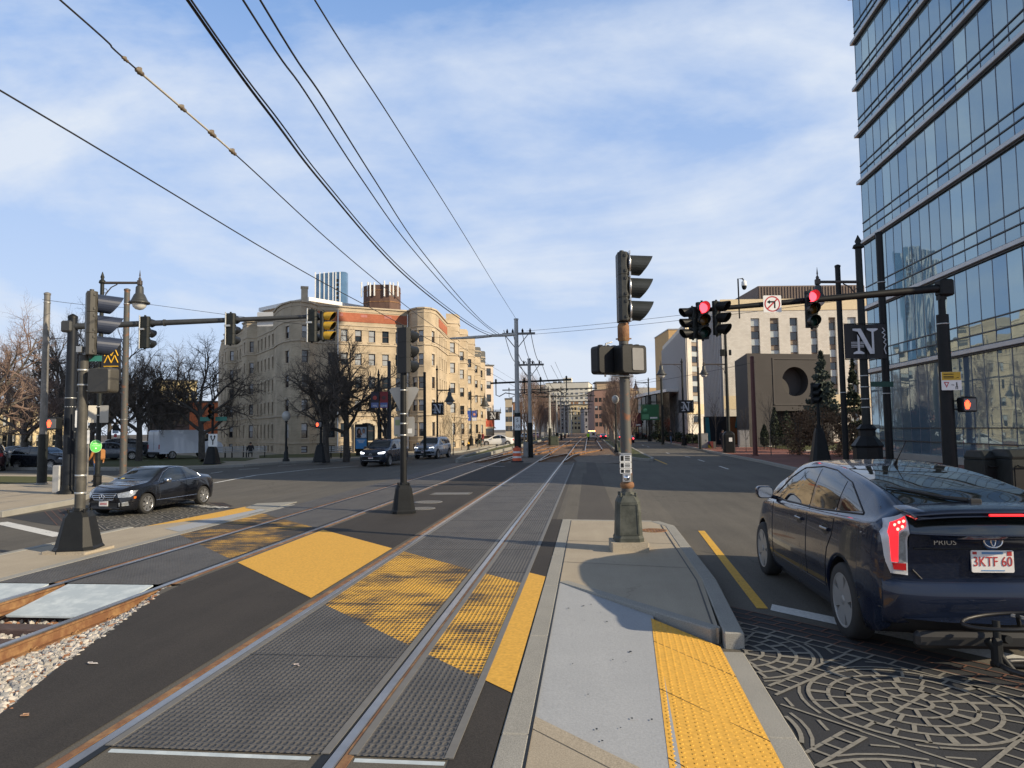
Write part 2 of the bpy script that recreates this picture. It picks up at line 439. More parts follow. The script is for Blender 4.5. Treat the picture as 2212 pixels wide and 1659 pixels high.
K['asphalt'] = ground_mat('asphalt', (.078, .072, .062), (.14, .128, .108), big=.16, speck=.35, patch=.36, crack=.8)
K['asphalt_new'] = ground_mat('fresh_asphalt', (.030, .027, .025), (.052, .046, .041), big=.4, speck=.35, patch=.36, crack=.35)
K['asphalt_mid'] = ground_mat('worn_dark_asphalt', (.060, .055, .05), (.092, .083, .073), big=.25, speck=.3, crack=.7)
K['asphalt_old'] = ground_mat('pale_asphalt', (.10, .098, .092), (.15, .145, .135), big=.3, speck=.3)
K['earth'] = ground_mat('earth', (.07, .06, .045), (.12, .10, .08), big=.1)
K['concrete'] = ground_mat('concrete', (.30, .255, .195), (.42, .365, .28), big=.7, speck=.26, patch=.4, crack=.25)
K['granite'] = ground_mat('granite_kerb', (.24, .235, .215), (.33, .32, .29), big=1.6, speck=.3, fine=120)
K['white_ramp'] = ground_mat('white_painted_concrete', (.30, .315, .335), (.36, .375, .395), big=1.5, speck=.1, fine=50)
K['brickwalk'] = brick_mat('red_brick_paving', (.20, .075, .055), (.26, .10, .07), (.13, .09, .075), .2, .1)
K['grass'] = ground_mat('grass', (.05, .065, .018), (.11, .105, .04), big=.8, speck=.45, fine=60, bump=.9)
K['ballast_bed'] = ground_mat('ballast_bed', (.10, .085, .07), (.22, .19, .16), big=.9, speck=.7, fine=30, bump=1.0)
K['ballast_rust'] = ground_mat('rusty_ballast', (.10, .06, .038), (.21, .14, .09), big=.5, speck=.7, fine=22, bump=1.0)
K['panel'] = worn_mat('rubber_crossing_panel', (.105, .10, .095), (.055, .053, .052), cover=.5, sc=2.5, knob=(.045, .07), soft=.30, rough=.6, st=(1.6, .35, 1))
K['panel_yellow'] = worn_mat('worn_yellow_panel', YEL, (.055, .05, .047), cover=.2, sc=5.0, knob=(.045, .07), soft=.13, st=(.4, 1.2, 1))
K['panel_yellow_thin'] = worn_mat('thinly_painted_panel', YEL, (.055, .05, .047), cover=-.1, sc=5.0, knob=(.045, .07), soft=.13, st=(.4, 1.2, 1))
K['panel_lip'] = M('panel_lip', (.15, .145, .135), .6, sc=10)
K['yellow'] = worn_mat('yellow_road_paint', (.64, .36, .06), (.30, .19, .06), cover=.85, sc=9.0, soft=.22)
K['yline'] = worn_mat('yellow_line_paint', (.62, .36, .05), (.12, .10, .07), cover=.5, sc=14.0, soft=.06)
K['wline'] = worn_mat('white_line_paint', (.60, .60, .58), (.10, .10, .095), cover=.42, sc=18.0, soft=.05)
K['wline_faint'] = worn_mat('faded_white_paint', (.42, .42, .41), (.09, .09, .085), cover=.95, sc=14.0, soft=.1)
K['cream'] = worn_mat('cream_pattern_paint', (.225, .212, .182), (.13, .12, .105), cover=.6, sc=16.0, soft=.14)
K['redline'] = worn_mat('faded_red_paint', (.17, .085, .06), (.06, .05, .045), cover=1.0, sc=12.0, soft=.1)
K['xwalk'] = ground_mat('patterned_asphalt', (.028, .030, .034), (.042, .043, .046), big=.8, speck=.3)
K['rail_top'] = M('rail_head', (.42, .39, .36), .28, .9, sc=3, var=.2)
K['rail_side'] = M('rusty_rail', (.20, .095, .045), .75, .15, c2=(.34, .20, .09), sc=5, bump=.3)
K['tie'] = M('weathered_tie', (.075, .05, .048), .9, sc=8, bump=.6, bsc=25, c2=(.12, .085, .08), stretch=(1, 8, 8))
K['blue_steel'] = M('pale_steel_plate', (.40, .46, .50), .7, .0, sc=4, c2=(.54, .60, .63), spec=.3)
K['black'] = M('black_paint', (.010, .011, .012), .5, sc=5, var=.3, bump=.05, spec=.25)
K['dark'] = M('dark_green_black_paint', (.016, .019, .019), .5, sc=5, var=.35, spec=.25)
K['pole_grey'] = M('weathered_grey_pole', (.16, .155, .145), .6, .2, sc=3, c2=(.25, .235, .22))
K['pole_rust'] = M('rust_stained_pole', (.085, .085, .08), .65, .2, sc=4.5, c2=(.24, .09, .035), th=(.54, .68))
K['pole_pale'] = M('pale_steel_pole', (.40, .40, .39), .5, .3, sc=2, var=.2)
K['steel'] = M('galvanised_steel', (.50, .50, .48), .4, .7, sc=12, var=.25)
K['alu'] = M('aluminium', (.62, .62, .62), .3, .9, sc=12, var=.15)
K['sign_back'] = M('bare_sign_back', (.40, .385, .35), .5, .3, sc=3, var=.12)
K['white'] = M('white_sign', (.78, .78, .76), .5, var=.06)
K['olive_box'] = M('dull_grey_green_casing', (.055, .052, .045), .55, sc=6, var=.25)
K['lens_red'] = M('lit_red_lens', (1.0, .035, .05), emit=6.0)
K['lens_hand'] = M('lit_hand', (1.0, .09, .03), emit=3.0)
K['lens_off_r'] = M('unlit_red_lens', (.12, .012, .008), .25, var=.1)
K['lens_off_y'] = M('unlit_amber_lens', (.18, .085, .008), .25, var=.1)
K['lens_off_g'] = M('unlit_green_lens', (.015, .06, .05), .25, var=.1)
K['visor_y'] = M('yellow_visor', (.55, .33, .03), .5, sc=10, var=.2)
K['brick_red'] = M('sign_red', (.45, .02, .03), .5)
K['rubber'] = M('tyre_rubber', (.022, .022, .022), .8, sc=20)
K['glass_car'] = M('car_glass', (.010, .013, .014), .03, spec=.8, coat=.3, var=0)
K['chrome'] = M('chrome', (.75, .75, .76), .12, 1.0, var=.03)
K['rim'] = M('alloy_rim', (.50, .50, .50), .3, .85, var=.05)
K['plastic'] = M('black_plastic', (.014, .014, .015), .5, var=.1)
K['plate'] = M('number_plate_white', (.72, .70, .68), .45, var=.04)
K['txt_red'] = M('plate_red', (.42, .03, .03), .5, var=.05)
K['txt_blue'] = M('plate_blue', (.12, .25, .45), .5, var=.05)
K['lamp_clear'] = M('clear_lamp', (.34, .36, .38), .12, .5, var=.5, sc=25)
K['lamp_rim'] = M('white_lamp_rim', (.55, .56, .58), .2, .2)
K['lamp_red'] = M('red_lamp', (.40, .012, .015), .2, var=.1)
K['lamp_red_on'] = M('lit_red_lamp', (1.0, .018, .025), emit=1.2)
K['lamp_spot'] = M('lit_red_spot', (1.0, .25, .18), emit=4.0)
K['head_on'] = M('lit_headlamp', (.92, .95, 1.0), emit=3.0)
K['amber'] = M('amber_marker', (.70, .16, .01), .3, var=.1)
K['bark'] = M('grey_bark', (.085, .075, .065), .9, sc=5, bump=.6, bsc=18, c2=(.13, .115, .10))
K['bark_dark'] = M('dark_bark', (.055, .048, .042), .9, sc=5, bump=.6, bsc=18, c2=(.09, .08, .068))
K['twig_dark'] = M('dark_twigs', (.075, .062, .052), .9, sc=2, c2=(.12, .10, .082))
K['twig_red'] = M('reddish_twigs', (.17, .115, .095), .9, sc=1.5, c2=(.24, .175, .145))
K['bark_pale'] = M('pale_bark', (.24, .215, .185), .85, sc=3, c2=(.36, .33, .29))
K['leaf_dark'] = M('dark_evergreen', (.018, .028, .014), .8, sc=3, c2=(.04, .055, .025))
K['leaf_blue'] = M('bluish_conifer', (.045, .062, .050), .8, sc=3, c2=(.085, .10, .075))
K['leaf_brown'] = M('dry_brown_leaves', (.13, .075, .04), .85, sc=3, c2=(.22, .14, .08))
# ================================================================== THE GROUND
ZR = -0.15                                    # carriageways lie lower than the tram crossing
UX = Vector((.693, -.721, 0)); NX = Vector((.721, .693, 0))
def UN(u, n, z=0.0):
 p = UX * u + NX * n; return Vector((p.x, p.y, z))
def sheet(name, polys, mats, kind='structure'):
 mb = MB()
 for q in polys:
  mi = 0
  if isinstance(q[0], int): mi, q = q
  mb.poly([Vector(p) for p in q], mi)
 o = mb.build(name, mats, fix=False)
 for p in o.data.polygons:
  if p.normal.z < 0: p.flip()
 return tag(o, kind=kind)
def P3(pts, z): return [(p[0], p[1], z) for p in pts]
def seg(a, b, w_, z):
 a = Vector((a[0], a[1], 0)); b = Vector((b[0], b[1], 0)); d = (b - a).normalized(); s_ = Vector((-d.y, d.x, 0)) * w_ / 2
 return [(*(a + s_).xy, z), (*(a - s_).xy, z), (*(b - s_).xy, z), (*(b + s_).xy, z)]
def clip(pts, f):
 """keep the part of an outline where f >= 0"""
 out = []
 for i in range(len(pts)):
  a, b = Vector(pts[i]), Vector(pts[(i + 1) % len(pts)]); fa, fb = f(a), f(b)
  if fa >= 0: out.append(a)
  if (fa >= 0) != (fb >= 0): out.append(a.lerp(b, fa / (fa - fb)))
 return out
sheet('ground', [[(-3000, -300, -.9), (3000, -300, -.9), (3000, 4000, -.9), (-3000, 4000, -.9)]], K['earth'])
edge = [G(355, 1268), G(330, 1292), G(250, 1352), G(120, 1447), G(0, 1545)]
edge = [(p.x, p.y) for p in edge]
cross = [(-.62, -6), (-.62, 42), (-8.1, 42), (-8.1, 8.85), (-5.35, 8.85)] + edge + [(-3.95, 3.4), (-3.75, 0), (-3.6, -6)]
sheet('tram_crossing', [P3(cross, 0)], K['asphalt'])
mbk = MB()                                     # cut edge of the crossing asphalt above the ballast
ed = [(-5.35, 8.85)] + edge + [(-3.95, 3.4), (-3.75, 0), (-3.6, -6)]
for a, b in zip(ed, ed[1:]): mbk.quad((*a, 0), (*b, 0), (*b, -.35), (*a, -.35))
struct('asphalt_edge', mbk, K['asphalt_new'], fix=False)
sheet('road', [
 [(1.2, -60, ZR), (40, -60, ZR), (40, 420, ZR), (1.95, 420, ZR), (1.95, 15.5, ZR), (1.2, 15.5, ZR)],
 [(-.62, 15.5, 0), (1.95, 15.5, ZR), (1.95, 42, ZR), (-.62, 42, 0)],
 [(-8.1, 17.2, 0), (-8.1, 42, 0), (-10.5, 42, ZR), (-10.5, 17.2, ZR)],
 [(-130, -60, ZR), (-9.7, -60, ZR), (-9.7, 17.2, ZR), (-10.5, 17.2, ZR), (-10.5, 42, ZR), (-8.1, 42, ZR), (-8.1, 420, ZR), (-130, 420, ZR)],
], K['asphalt'])
sheet('track_bed', [[(-8.1, 42, -.14), (1.95, 42, -.14), (2.4, 50, -.14), (2.4, 420, -.14), (-8.1, 420, -.14)]], K['ballast_rust'])
sheet('gravel_apron', [[(-.6, 42.1, -.10), (1.95, 42.1, -.10), (2.35, 50, -.10), (1.6, 57, -.10), (-1.2, 50, -.10)], [(-5.3, 42.2, -.10), (-3.4, 42.2, -.10), (-3.4, 56, -.10), (-5.3, 56, -.10)]], K['ballast_bed'])
sheet('fresh_asphalt_strip', [P3([(-5.42, 12.6), (-3.36, 10.4), (-3.36, 41), (-5.42, 41)], .004),
                              P3([(-5.42, 8.9)] + edge[1:] + [(-3.95, 3.4), (-3.75, 0), (-3.36, -2), (-3.36, 10.4), (-5.42, 12.6)], .004),
                              P3([(-.88, 0), (-.62, 0), (-.62, 15.5), (-.88, 15.5)], .004)], K['asphalt_new'])
sheet('worn_asphalt_strip', [[(-.88, 15.52, .006), (.62, 15.62, -.058), (.55, 22, -.06), (.35, 42, -.05), (-.88, 42, .006)]], K['asphalt_mid'])
sheet('pale_asphalt_patch', [[(*G(1225, 1010).xy, .005), (*G(1180, 1010).xy, .005), (*G(1150, 1030).xy, .005), (*G(1212, 1030).xy, .005)]], K['asphalt_old'])
# crossing panels between and beside the rails, worn yellow where the crosswalk runs over them
def band(x0, x1, n0, n1, z):
 """piece of the crosswalk strip n0..n1 lying between x0 and x1"""
 u = lambda x, n: ((x - NX.x * n) / UX.x)
 return [tuple(UN(u(x, n), n, z)) for x, n in ((x0, n0), (x1, n0), (x1, n1), (x0, n1))]
CW0, CW1 = 3.25, 5.66
def panel(x0, x1, y0, y1):
 q = [(x0, y0, .008), (x1, y0, .008), (x1, y1, .008), (x0, y1, .008)]
 lo = clip(q, lambda p: CW0 - p.dot(NX)); hi = clip(q, lambda p: p.dot(NX) - CW1)
 mid = clip(clip(q, lambda p: p.dot(NX) - CW0), lambda p: CW1 - p.dot(NX))
 return lo, mid, hi
lip = MB(); pol = []; poly_y = []; poly_t = []
for x0, x1, y0, y1, t in ((-3.10, -1.70, 4.28, 41.5, 0), (-1.49, -.88, 4.28, 38.5, 0), (-7.03, -5.72, 8.8, 41, 1), (-8.08, -7.27, 8.8, 41, 1)):
 lo, mid, hi = panel(x0, x1, y0, y1)
 pol += [lo, hi]; (poly_t if t else poly_y).append(mid)
sheet('crossing_panel', pol, K['panel'])
sheet('crosswalk_paint_on_panel', poly_y, K['panel_yellow'])
sheet('crosswalk_paint_on_far_panel', poly_t, K['panel_yellow_thin'])
for x in (-1.695, -1.485, -.885, -3.105):
 lip.box((x + (.03 if x in (-1.695,) else -.0), (4.28 + 40) / 2, .004), (.055, 35.7, .016), m=0)
y = 4.28
while y < 41:
 for x0, x1 in ((-3.09, -1.72), (-1.46, -.9)): lip.box(((x0 + x1) / 2, y + 1.83, .0075), (x1 - x0, .012, .004), m=1)
 y += 1.83
struct('panel_edge_strip', lip, [K['panel_lip'], K['black']])
sheet('yellow_crosswalk_paint', [band(-5.42, -3.36, CW0, CW1, .009), band(-.88, -.62, CW0 + .02, 6.15, .009)], K['yellow'])
# ---- tram tracks: heads flush in the crossing, whole rails where the ballast is open
def rail(parent, pts, z=0.006, full=False, name='rail', groove=0):
 mb = MB()
 pts = [Vector((p[0], p[1], 0)) for p in pts]
 for a, b in zip(pts, pts[1:]):
  d = (b - a); ln = d.length; ang = math.atan2(d.y, d.x) - math.pi / 2; c = (a + b) / 2
  mb.box((c.x, c.y, z - .011), (.072, ln, .026), ang, 0, .006)
  mb.box((c.x, c.y, z - .036), (.070, ln, .024), ang, 1)
  mb.box((c.x, c.y, z - .095), (.024 if full else .05, ln, .095), ang, 1)
  mb.box((c.x, c.y, z - .158), (.15, ln, .03), ang, 1, .006)
  if groove:
   r_ = Matrix.Rotation(ang, 3, 'Z') @ Vector((groove * .066, 0, 0))
   mb.box((c.x + r_.x, c.y + r_.y, .0035), (.055, ln, .005), ang, 2)
   mb.box((c.x - r_.x * 1.15, c.y - r_.y * 1.15, .0035), (.06, ln, .005), ang, 3)
 return mb.build(name, [K['rail_top'], K['rail_side'], K['black'], K['rail_side']], parent)
t1 = thing('tram_track', 'shiny tram track nearest the concrete island, rails flush between studded panels', 'tram track')
rail(t1, [(-1.585, -2), (-1.585, 42)], groove=-1); rail(t1, [(-3.185, -2), (-3.185, 42)], groove=1)
rail(t1, [(-1.585, 42), (-1.585, 90), (-1.3, 130), (-.2, 180), (2.5, 260)], full=True); rail(t1, [(-3.185, 42), (-3.185, 90), (-2.9, 130), (-1.8, 180), (.9, 260)], full=True)
t2 = thing('tram_track', 'rust brown far tram track, bared on ties and ballast at the left corner', 'tram track')
rail(t2, [(-5.62, 8.85), (-5.62, 42)], groove=-1); rail(t2, [(-7.15, 8.85), (-7.15, 42)], groove=1)
rail(t2, [(-5.62, -3), (-5.62, 8.85)], full=True); rail(t2, [(-7.15, -3), (-7.15, 8.85)], full=True)
rail(t2, [(-5.62, 42), (-5.62, 250)], full=True); rail(t2, [(-7.15, 42), (-7.15, 250)], full=True)
clip_me = None
for y in [8.2 - .56 * k for k in range(16)]:
 for x in (-5.62, -7.15):
  for s_ in (-1, 1):
   if clip_me is None:
    cm_ = MB(); cm_.box((0, 0, 0), (.09, .10, .035), m=0, b=.01); cm_.tube([(-.02, -.03, .01), (-.01, 0, .04), (-.02, .03, .01)], .012, 5, 0)
    o = cm_.build('rail_clip', K['rail_side'], t2); clip_me = o.data
   else: o = bpy.data.objects.new('rail_clip', clip_me); col.objects.link(o); o.parent = t2
   o.location = (x + s_ * .11, y, -.135); o.rotation_euler = (0, 0, 0 if s_ > 0 else math.pi)
t3 = thing('tram_track', 'rusty siding track branching right, carrying the white work truck', 'tram track')
a, b = G(1264, 971), G(1298, 970)
rail(t3, [(-.35, 63), (-.3, 190)], full=True); rail(t3, [(1.25, 66), (1.3, 190)], full=True)
rail(t3, [(-1.52, 44), (-1.2, 52), (-.2, 60), (1.25, 67.5)], full=True); rail(t3, [(-3.1, 44), (-2.8, 50), (-1.6, 57), (-.35, 63)], full=True)
t4 = thing('tram_track', 'rusty crossover rails slanting between the two tracks beyond the crossing', 'tram track')
rail(t4, [(-5.5, 44), (-4.9, 52), (-3.9, 62), (-3.2, 72)], full=True); rail(t4, [(-7.05, 44), (-6.4, 54), (-5.0, 66), (-4.1, 76), (-1.8, 92)], full=True)
# ties in view at the left corner
t0 = None
for k in range(14):
 mb = MB(); y = 8.0 - .56 * k
 mb.box((0, 0, 0), (2.5, .23, .17), b=.012)
 o = mb.build('railway_tie', K['tie'], loc=(-6.38 + random.uniform(-.03, .03), y + random.uniform(-.02, .02), -.26), rz=random.uniform(-.01, .01))
 tag(o, 'weathered purple brown tie laid in the ballast under the far track', 'railway tie', 'ties bared at the left corner')
# ballast stones
fl_ = [P3([(-9.6, -8), (-5.2, -8), (-5.2, 9.6), (-9.6, 9.6)], -.27)]
for a, b in zip(ed, ed[1:]): fl_.append([(*a, -.05), (*b, -.05), (-5.5, b[1], -.19), (-5.5, a[1], -.19)])
sheet('ballast_floor', fl_, K['ballast_bed'])
def stones(name, n, area, z, seed, r0=.018, r1=.042):
 rnd = random.Random(seed); mb = MB()
 t = [(1, 1, 1), (-1, -1, 1), (-1, 1, -1), (1, -1, -1)]
 ico = [(0, 0, 1), (.9, 0, .4), (.28, .85, .4), (-.72, .53, .4), (-.72, -.53, .4), (.28, -.85, .4), (.72, .53, -.4), (-.28, .85, -.4), (-.9, 0, -.4), (-.28, -.85, -.4), (.72, -.53, -.4), (0, 0, -1)]
 fc = [(0, 1, 2), (0, 2, 3), (0, 3, 4), (0, 4, 5), (0, 5, 1), (1, 6, 2), (2, 7, 3), (3, 8, 4), (4, 9, 5), (5, 10, 1), (2, 6, 7), (3, 7, 8), (4, 8, 9), (5, 9, 10), (1, 10, 6), (6, 11, 7), (7, 11, 8), (8, 11, 9), (9, 11, 10), (10, 11, 6)]
 for _ in range(n):
  p = area(rnd)
  if p is None: continue
  s_ = rnd.uniform(r0, r1); q = Matrix.Rotation(rnd.uniform(0, 6.3), 3, 'Z') @ Matrix.Rotation(rnd.uniform(0, 3), 3, 'X')
  sc = Vector((rnd.uniform(.8, 1.4), rnd.uniform(.6, 1.1), rnd.uniform(.55, .9)))
  mb.add([q @ Vector((v[0] * sc.x, v[1] * sc.y, v[2] * sc.z)) * s_ * rnd.uniform(.85, 1.15) + Vector((p[0], p[1], (z if len(p) < 3 else p[2]) + s_ * .35 + rnd.uniform(0, .02))) for v in ico], fc, rnd.choices((0, 1, 2, 3), (4, 4, 2, 1.2))[0])
 o = mb.build(name, [K['st1'], K['st2'], K['st3'], K['st4']], fix=False)
 tag(o, 'loose grey and brown ballast stones around the bared far track', 'gravel', kind='stuff')
K['st1'] = M('grey_stone', (.34, .32, .29), .9, sc=30, var=.3); K['st2'] = M('pale_stone', (.50, .46, .41), .9, sc=30, var=.25)
K['st3'] = M('blue_grey_stone', (.24, .245, .25), .9, sc=30, var=.3); K['st4'] = M('rust_stained_stone', (.26, .13, .07), .9, sc=30, var=.3)
def ar1(r_):
 y = r_.uniform(4.0, 8.75)
 x = r_.uniform(-5.56, -3.4)
 e = ed
 for a, b in zip(e, e[1:]):
  if min(a[1], b[1]) <= y <= max(a[1], b[1]) and abs(a[1] - b[1]) > .01:
   xm = a[0] + (b[0] - a[0]) * (y - a[1]) / (b[1] - a[1])
   return (x, y, -.045 - .15 * min(1, (xm - x) / max(.3, xm + 5.55))) if x < xm + .02 else None
 return None
stones('ballast', 12000, ar1, -.30, 3)
stones('ballast', 3500, lambda r_: (r_.uniform(-8.3, -5.6), r_.uniform(3.6, 8.0)), -.26, 4)
# sloped steel end plates of the panels
def plate(x0, x1, y0, y1, z0, z1, lab):
 mb = MB()
 mb.loft([[Vector((x0 + .04, y0, z1)), Vector((x1 - .04, y0, z1)), Vector((x1 - .02, y0, z1 + .02)), Vector((x0 + .02, y0, z1 + .02))],
             [Vector((x0, y1, z0 - .02)), Vector((x1, y1, z0 - .02)), Vector((x1, y1, z0)), Vector((x0, y1, z0))]])
 tag(mb.build('end_plate', K['blue_steel']), lab, 'steel plate', 'sloped end plates of the crossing')
plate(-7.0, -5.78, 7.75, 8.78, .005, -.16, 'pale blue steel end plate between the bared far rails')
plate(-8.05, -7.28, 7.75, 8.78, .005, -.16, 'pale blue steel end plate left of the far track, at the photo edge')
plate(-3.06, -1.74, 3.4, 4.25, .006, -.16, 'wide pale steel end plate between the near rails at the bottom edge')
plate(-1.46, -.90, 3.4, 4.25, .006, -.16, 'narrow pale steel end plate right of the near rails at the bottom edge')
# ---- right island
isl = MB()
A = [(-.45, 15.45), (1.30, 15.25), (1.52, 14.55), (1.44, 9.5), (1.24, 7.2), (-.43, 9.25), (-.45, 9.3)]
isl.prism(A, -.3, 0)
B = [(-.44, 5.0), (.42, 4.12), (1.2, 3.35), (1.25, -4), (-.44, -4)]
isl.prism(B, -.3, 0)
isl.poly([(-.45, 9.28, -.002), (-.45, 5.0, -.002), (.5, 4.1, -.05), (.66, 7.9, -.05)], 1)
struct('median_island', isl, [K['concrete'], K['white_ramp']])
kb = MB()
def kerbline(mb, pts, w_, z0, z1, gap=.008, ln=2.2, m=0, side=0, b=.012):
 """granite blocks end to end along a line"""
 for a, b_ in zip(pts, pts[1:]):
  a = Vector((a[0], a[1], 0)); b_ = Vector((b_[0], b_[1], 0)); d = b_ - a; L_ = d.length; n_ = max(1, round(L_ / ln)); d.normalize(); ang = math.atan2(d.y, d.x)
  s_ = Vector((-d.y, d.x, 0)) * side * w_ / 2
  for k in range(n_):
   c = a + d * (L_ * (k + .5) / n_) + s_
   mb.box((c.x, c.y, (z0 + z1) / 2 + random.uniform(-.002, .002)), (L_ / n_ - gap, w_, z1 - z0), ang, m, b)
kerbline(kb, [(-.52, -4), (-.52, 15.5)], .19, -.3, .006)
kerbline(kb, [(-.5, 15.42), (1.3, 15.22)], .16, -.3, .006)
kerbline(kb, [(1.36, 15.2), (1.60, 14.5), (1.53, 9.5), (1.36, 7.05)], .19, -.3, .006)
kerbline(kb, [(-.38, 9.28), (1.22, 7.22)], .15, -.3, .008, ln=3)
kerbline(kb, [(1.30, 6.9), (1.22, 3.2)], .22, -.4, -.125, ln=1.8)
struct('island_kerb', kb, K['granite'])
tp = MB()
ty = [(.625, 7.72, -.045), (1.22, 7.02, -.12), (1.13, 3.3, -.12), (.42, 4.0, -.045)]
tp.poly(ty, 0)
def inq(u, v):
 a = Vector(ty[0]).lerp(Vector(ty[1]), u); b_ = Vector(ty[3]).lerp(Vector(ty[2]), u); return a.lerp(b_, v)
for i in range(11):
 for j in range(60):
  p = inq((i + .5) / 11, (j + .5) / 60)
  vs = [(p.x + rr * math.cos(k * 1.0472), p.y + rr * math.sin(k * 1.0472), p.z + zz) for rr, zz in ((.0135, 0), (.009, .006)) for k in range(6)]
  tp.add(vs, [(k, (k + 1) % 6, 6 + (k + 1) % 6, 6 + k) for k in range(6)] + [(6, 7, 8, 9, 10, 11)], 0, False)
for v in (.22, .55, .86):
 a, b_ = inq(.0, v), inq(1, v); tp.tube([a + Vector((0, 0, -.001)), b_ + Vector((0, 0, -.001))], .005, 4, 1)
struct('tactile_paving', tp, [K['yellow'], K['black']], fix=False)
jm = MB()
for a, b_ in (((-.42, 12.6), (1.44, 12.3)), ((-.42, 10.6), (1.42, 10.2)), ((-.42, 4.1), (.45, 3.3))):
 q = seg(a, b_, .014, .004); jm.poly(q)
q = seg((-.42, 15.3), (-.42, 3), .018, .0045); jm.poly(q)
q = seg((1.43, 14.6), (1.36, 9.4), .02, .0045); jm.poly(q); q = seg((1.36, 9.4), (1.2, 7.3), .02, .0045); jm.poly(q)
struct('joint_line', jm, K['black'], fix=False)
kb2 = MB(); q = [(-.43, 4.98), (-.43, 4.78), (.42, 3.92), (.42, 4.1)]
kb2.poly(P3(q, .004)); struct('flush_kerb', kb2, K['concrete'], fix=False)
# ---- left island
li = MB()
li.prism([(-8.32, 16.4), (-8.32, -6), (-9.85, -6), (-9.85, 10.6), (-9.75, 14.1), (-8.5, 13.6 + 2.8)], -.3, 0)
struct('concrete_island', li, K['concrete'])
kl = MB(); kerbline(kl, [(-8.2, -6), (-8.2, 18.6)], .2, -.3, .006); kerbline(kl, [(-9.95, -6), (-9.95, 10.6), (-9.9, 14.2)], .18, -.3, .006)
kl.prism([(-8.34, 17.2), (-8.4, 19.4), (-9.4, 19.0), (-9.2, 17.9)], -.3, .0)
struct('concrete_island_kerb', kl, K['granite'])
lt = MB()
lt.poly([(-9.7, 14.3, -.01), (-8.95, 13.9, -.006), (-8.5, 17.6, -.006), (-9.35, 18.2, -.01)], 0)
lt.poly([(-8.95, 13.95, .0045), (-8.34, 13.5, .0045), (-8.32, 17.3, .0045), (-8.62, 17.6, .0045)], 1)
struct('left_tactile_paving', lt, [K['yellow'], K['white_ramp']], fix=False)
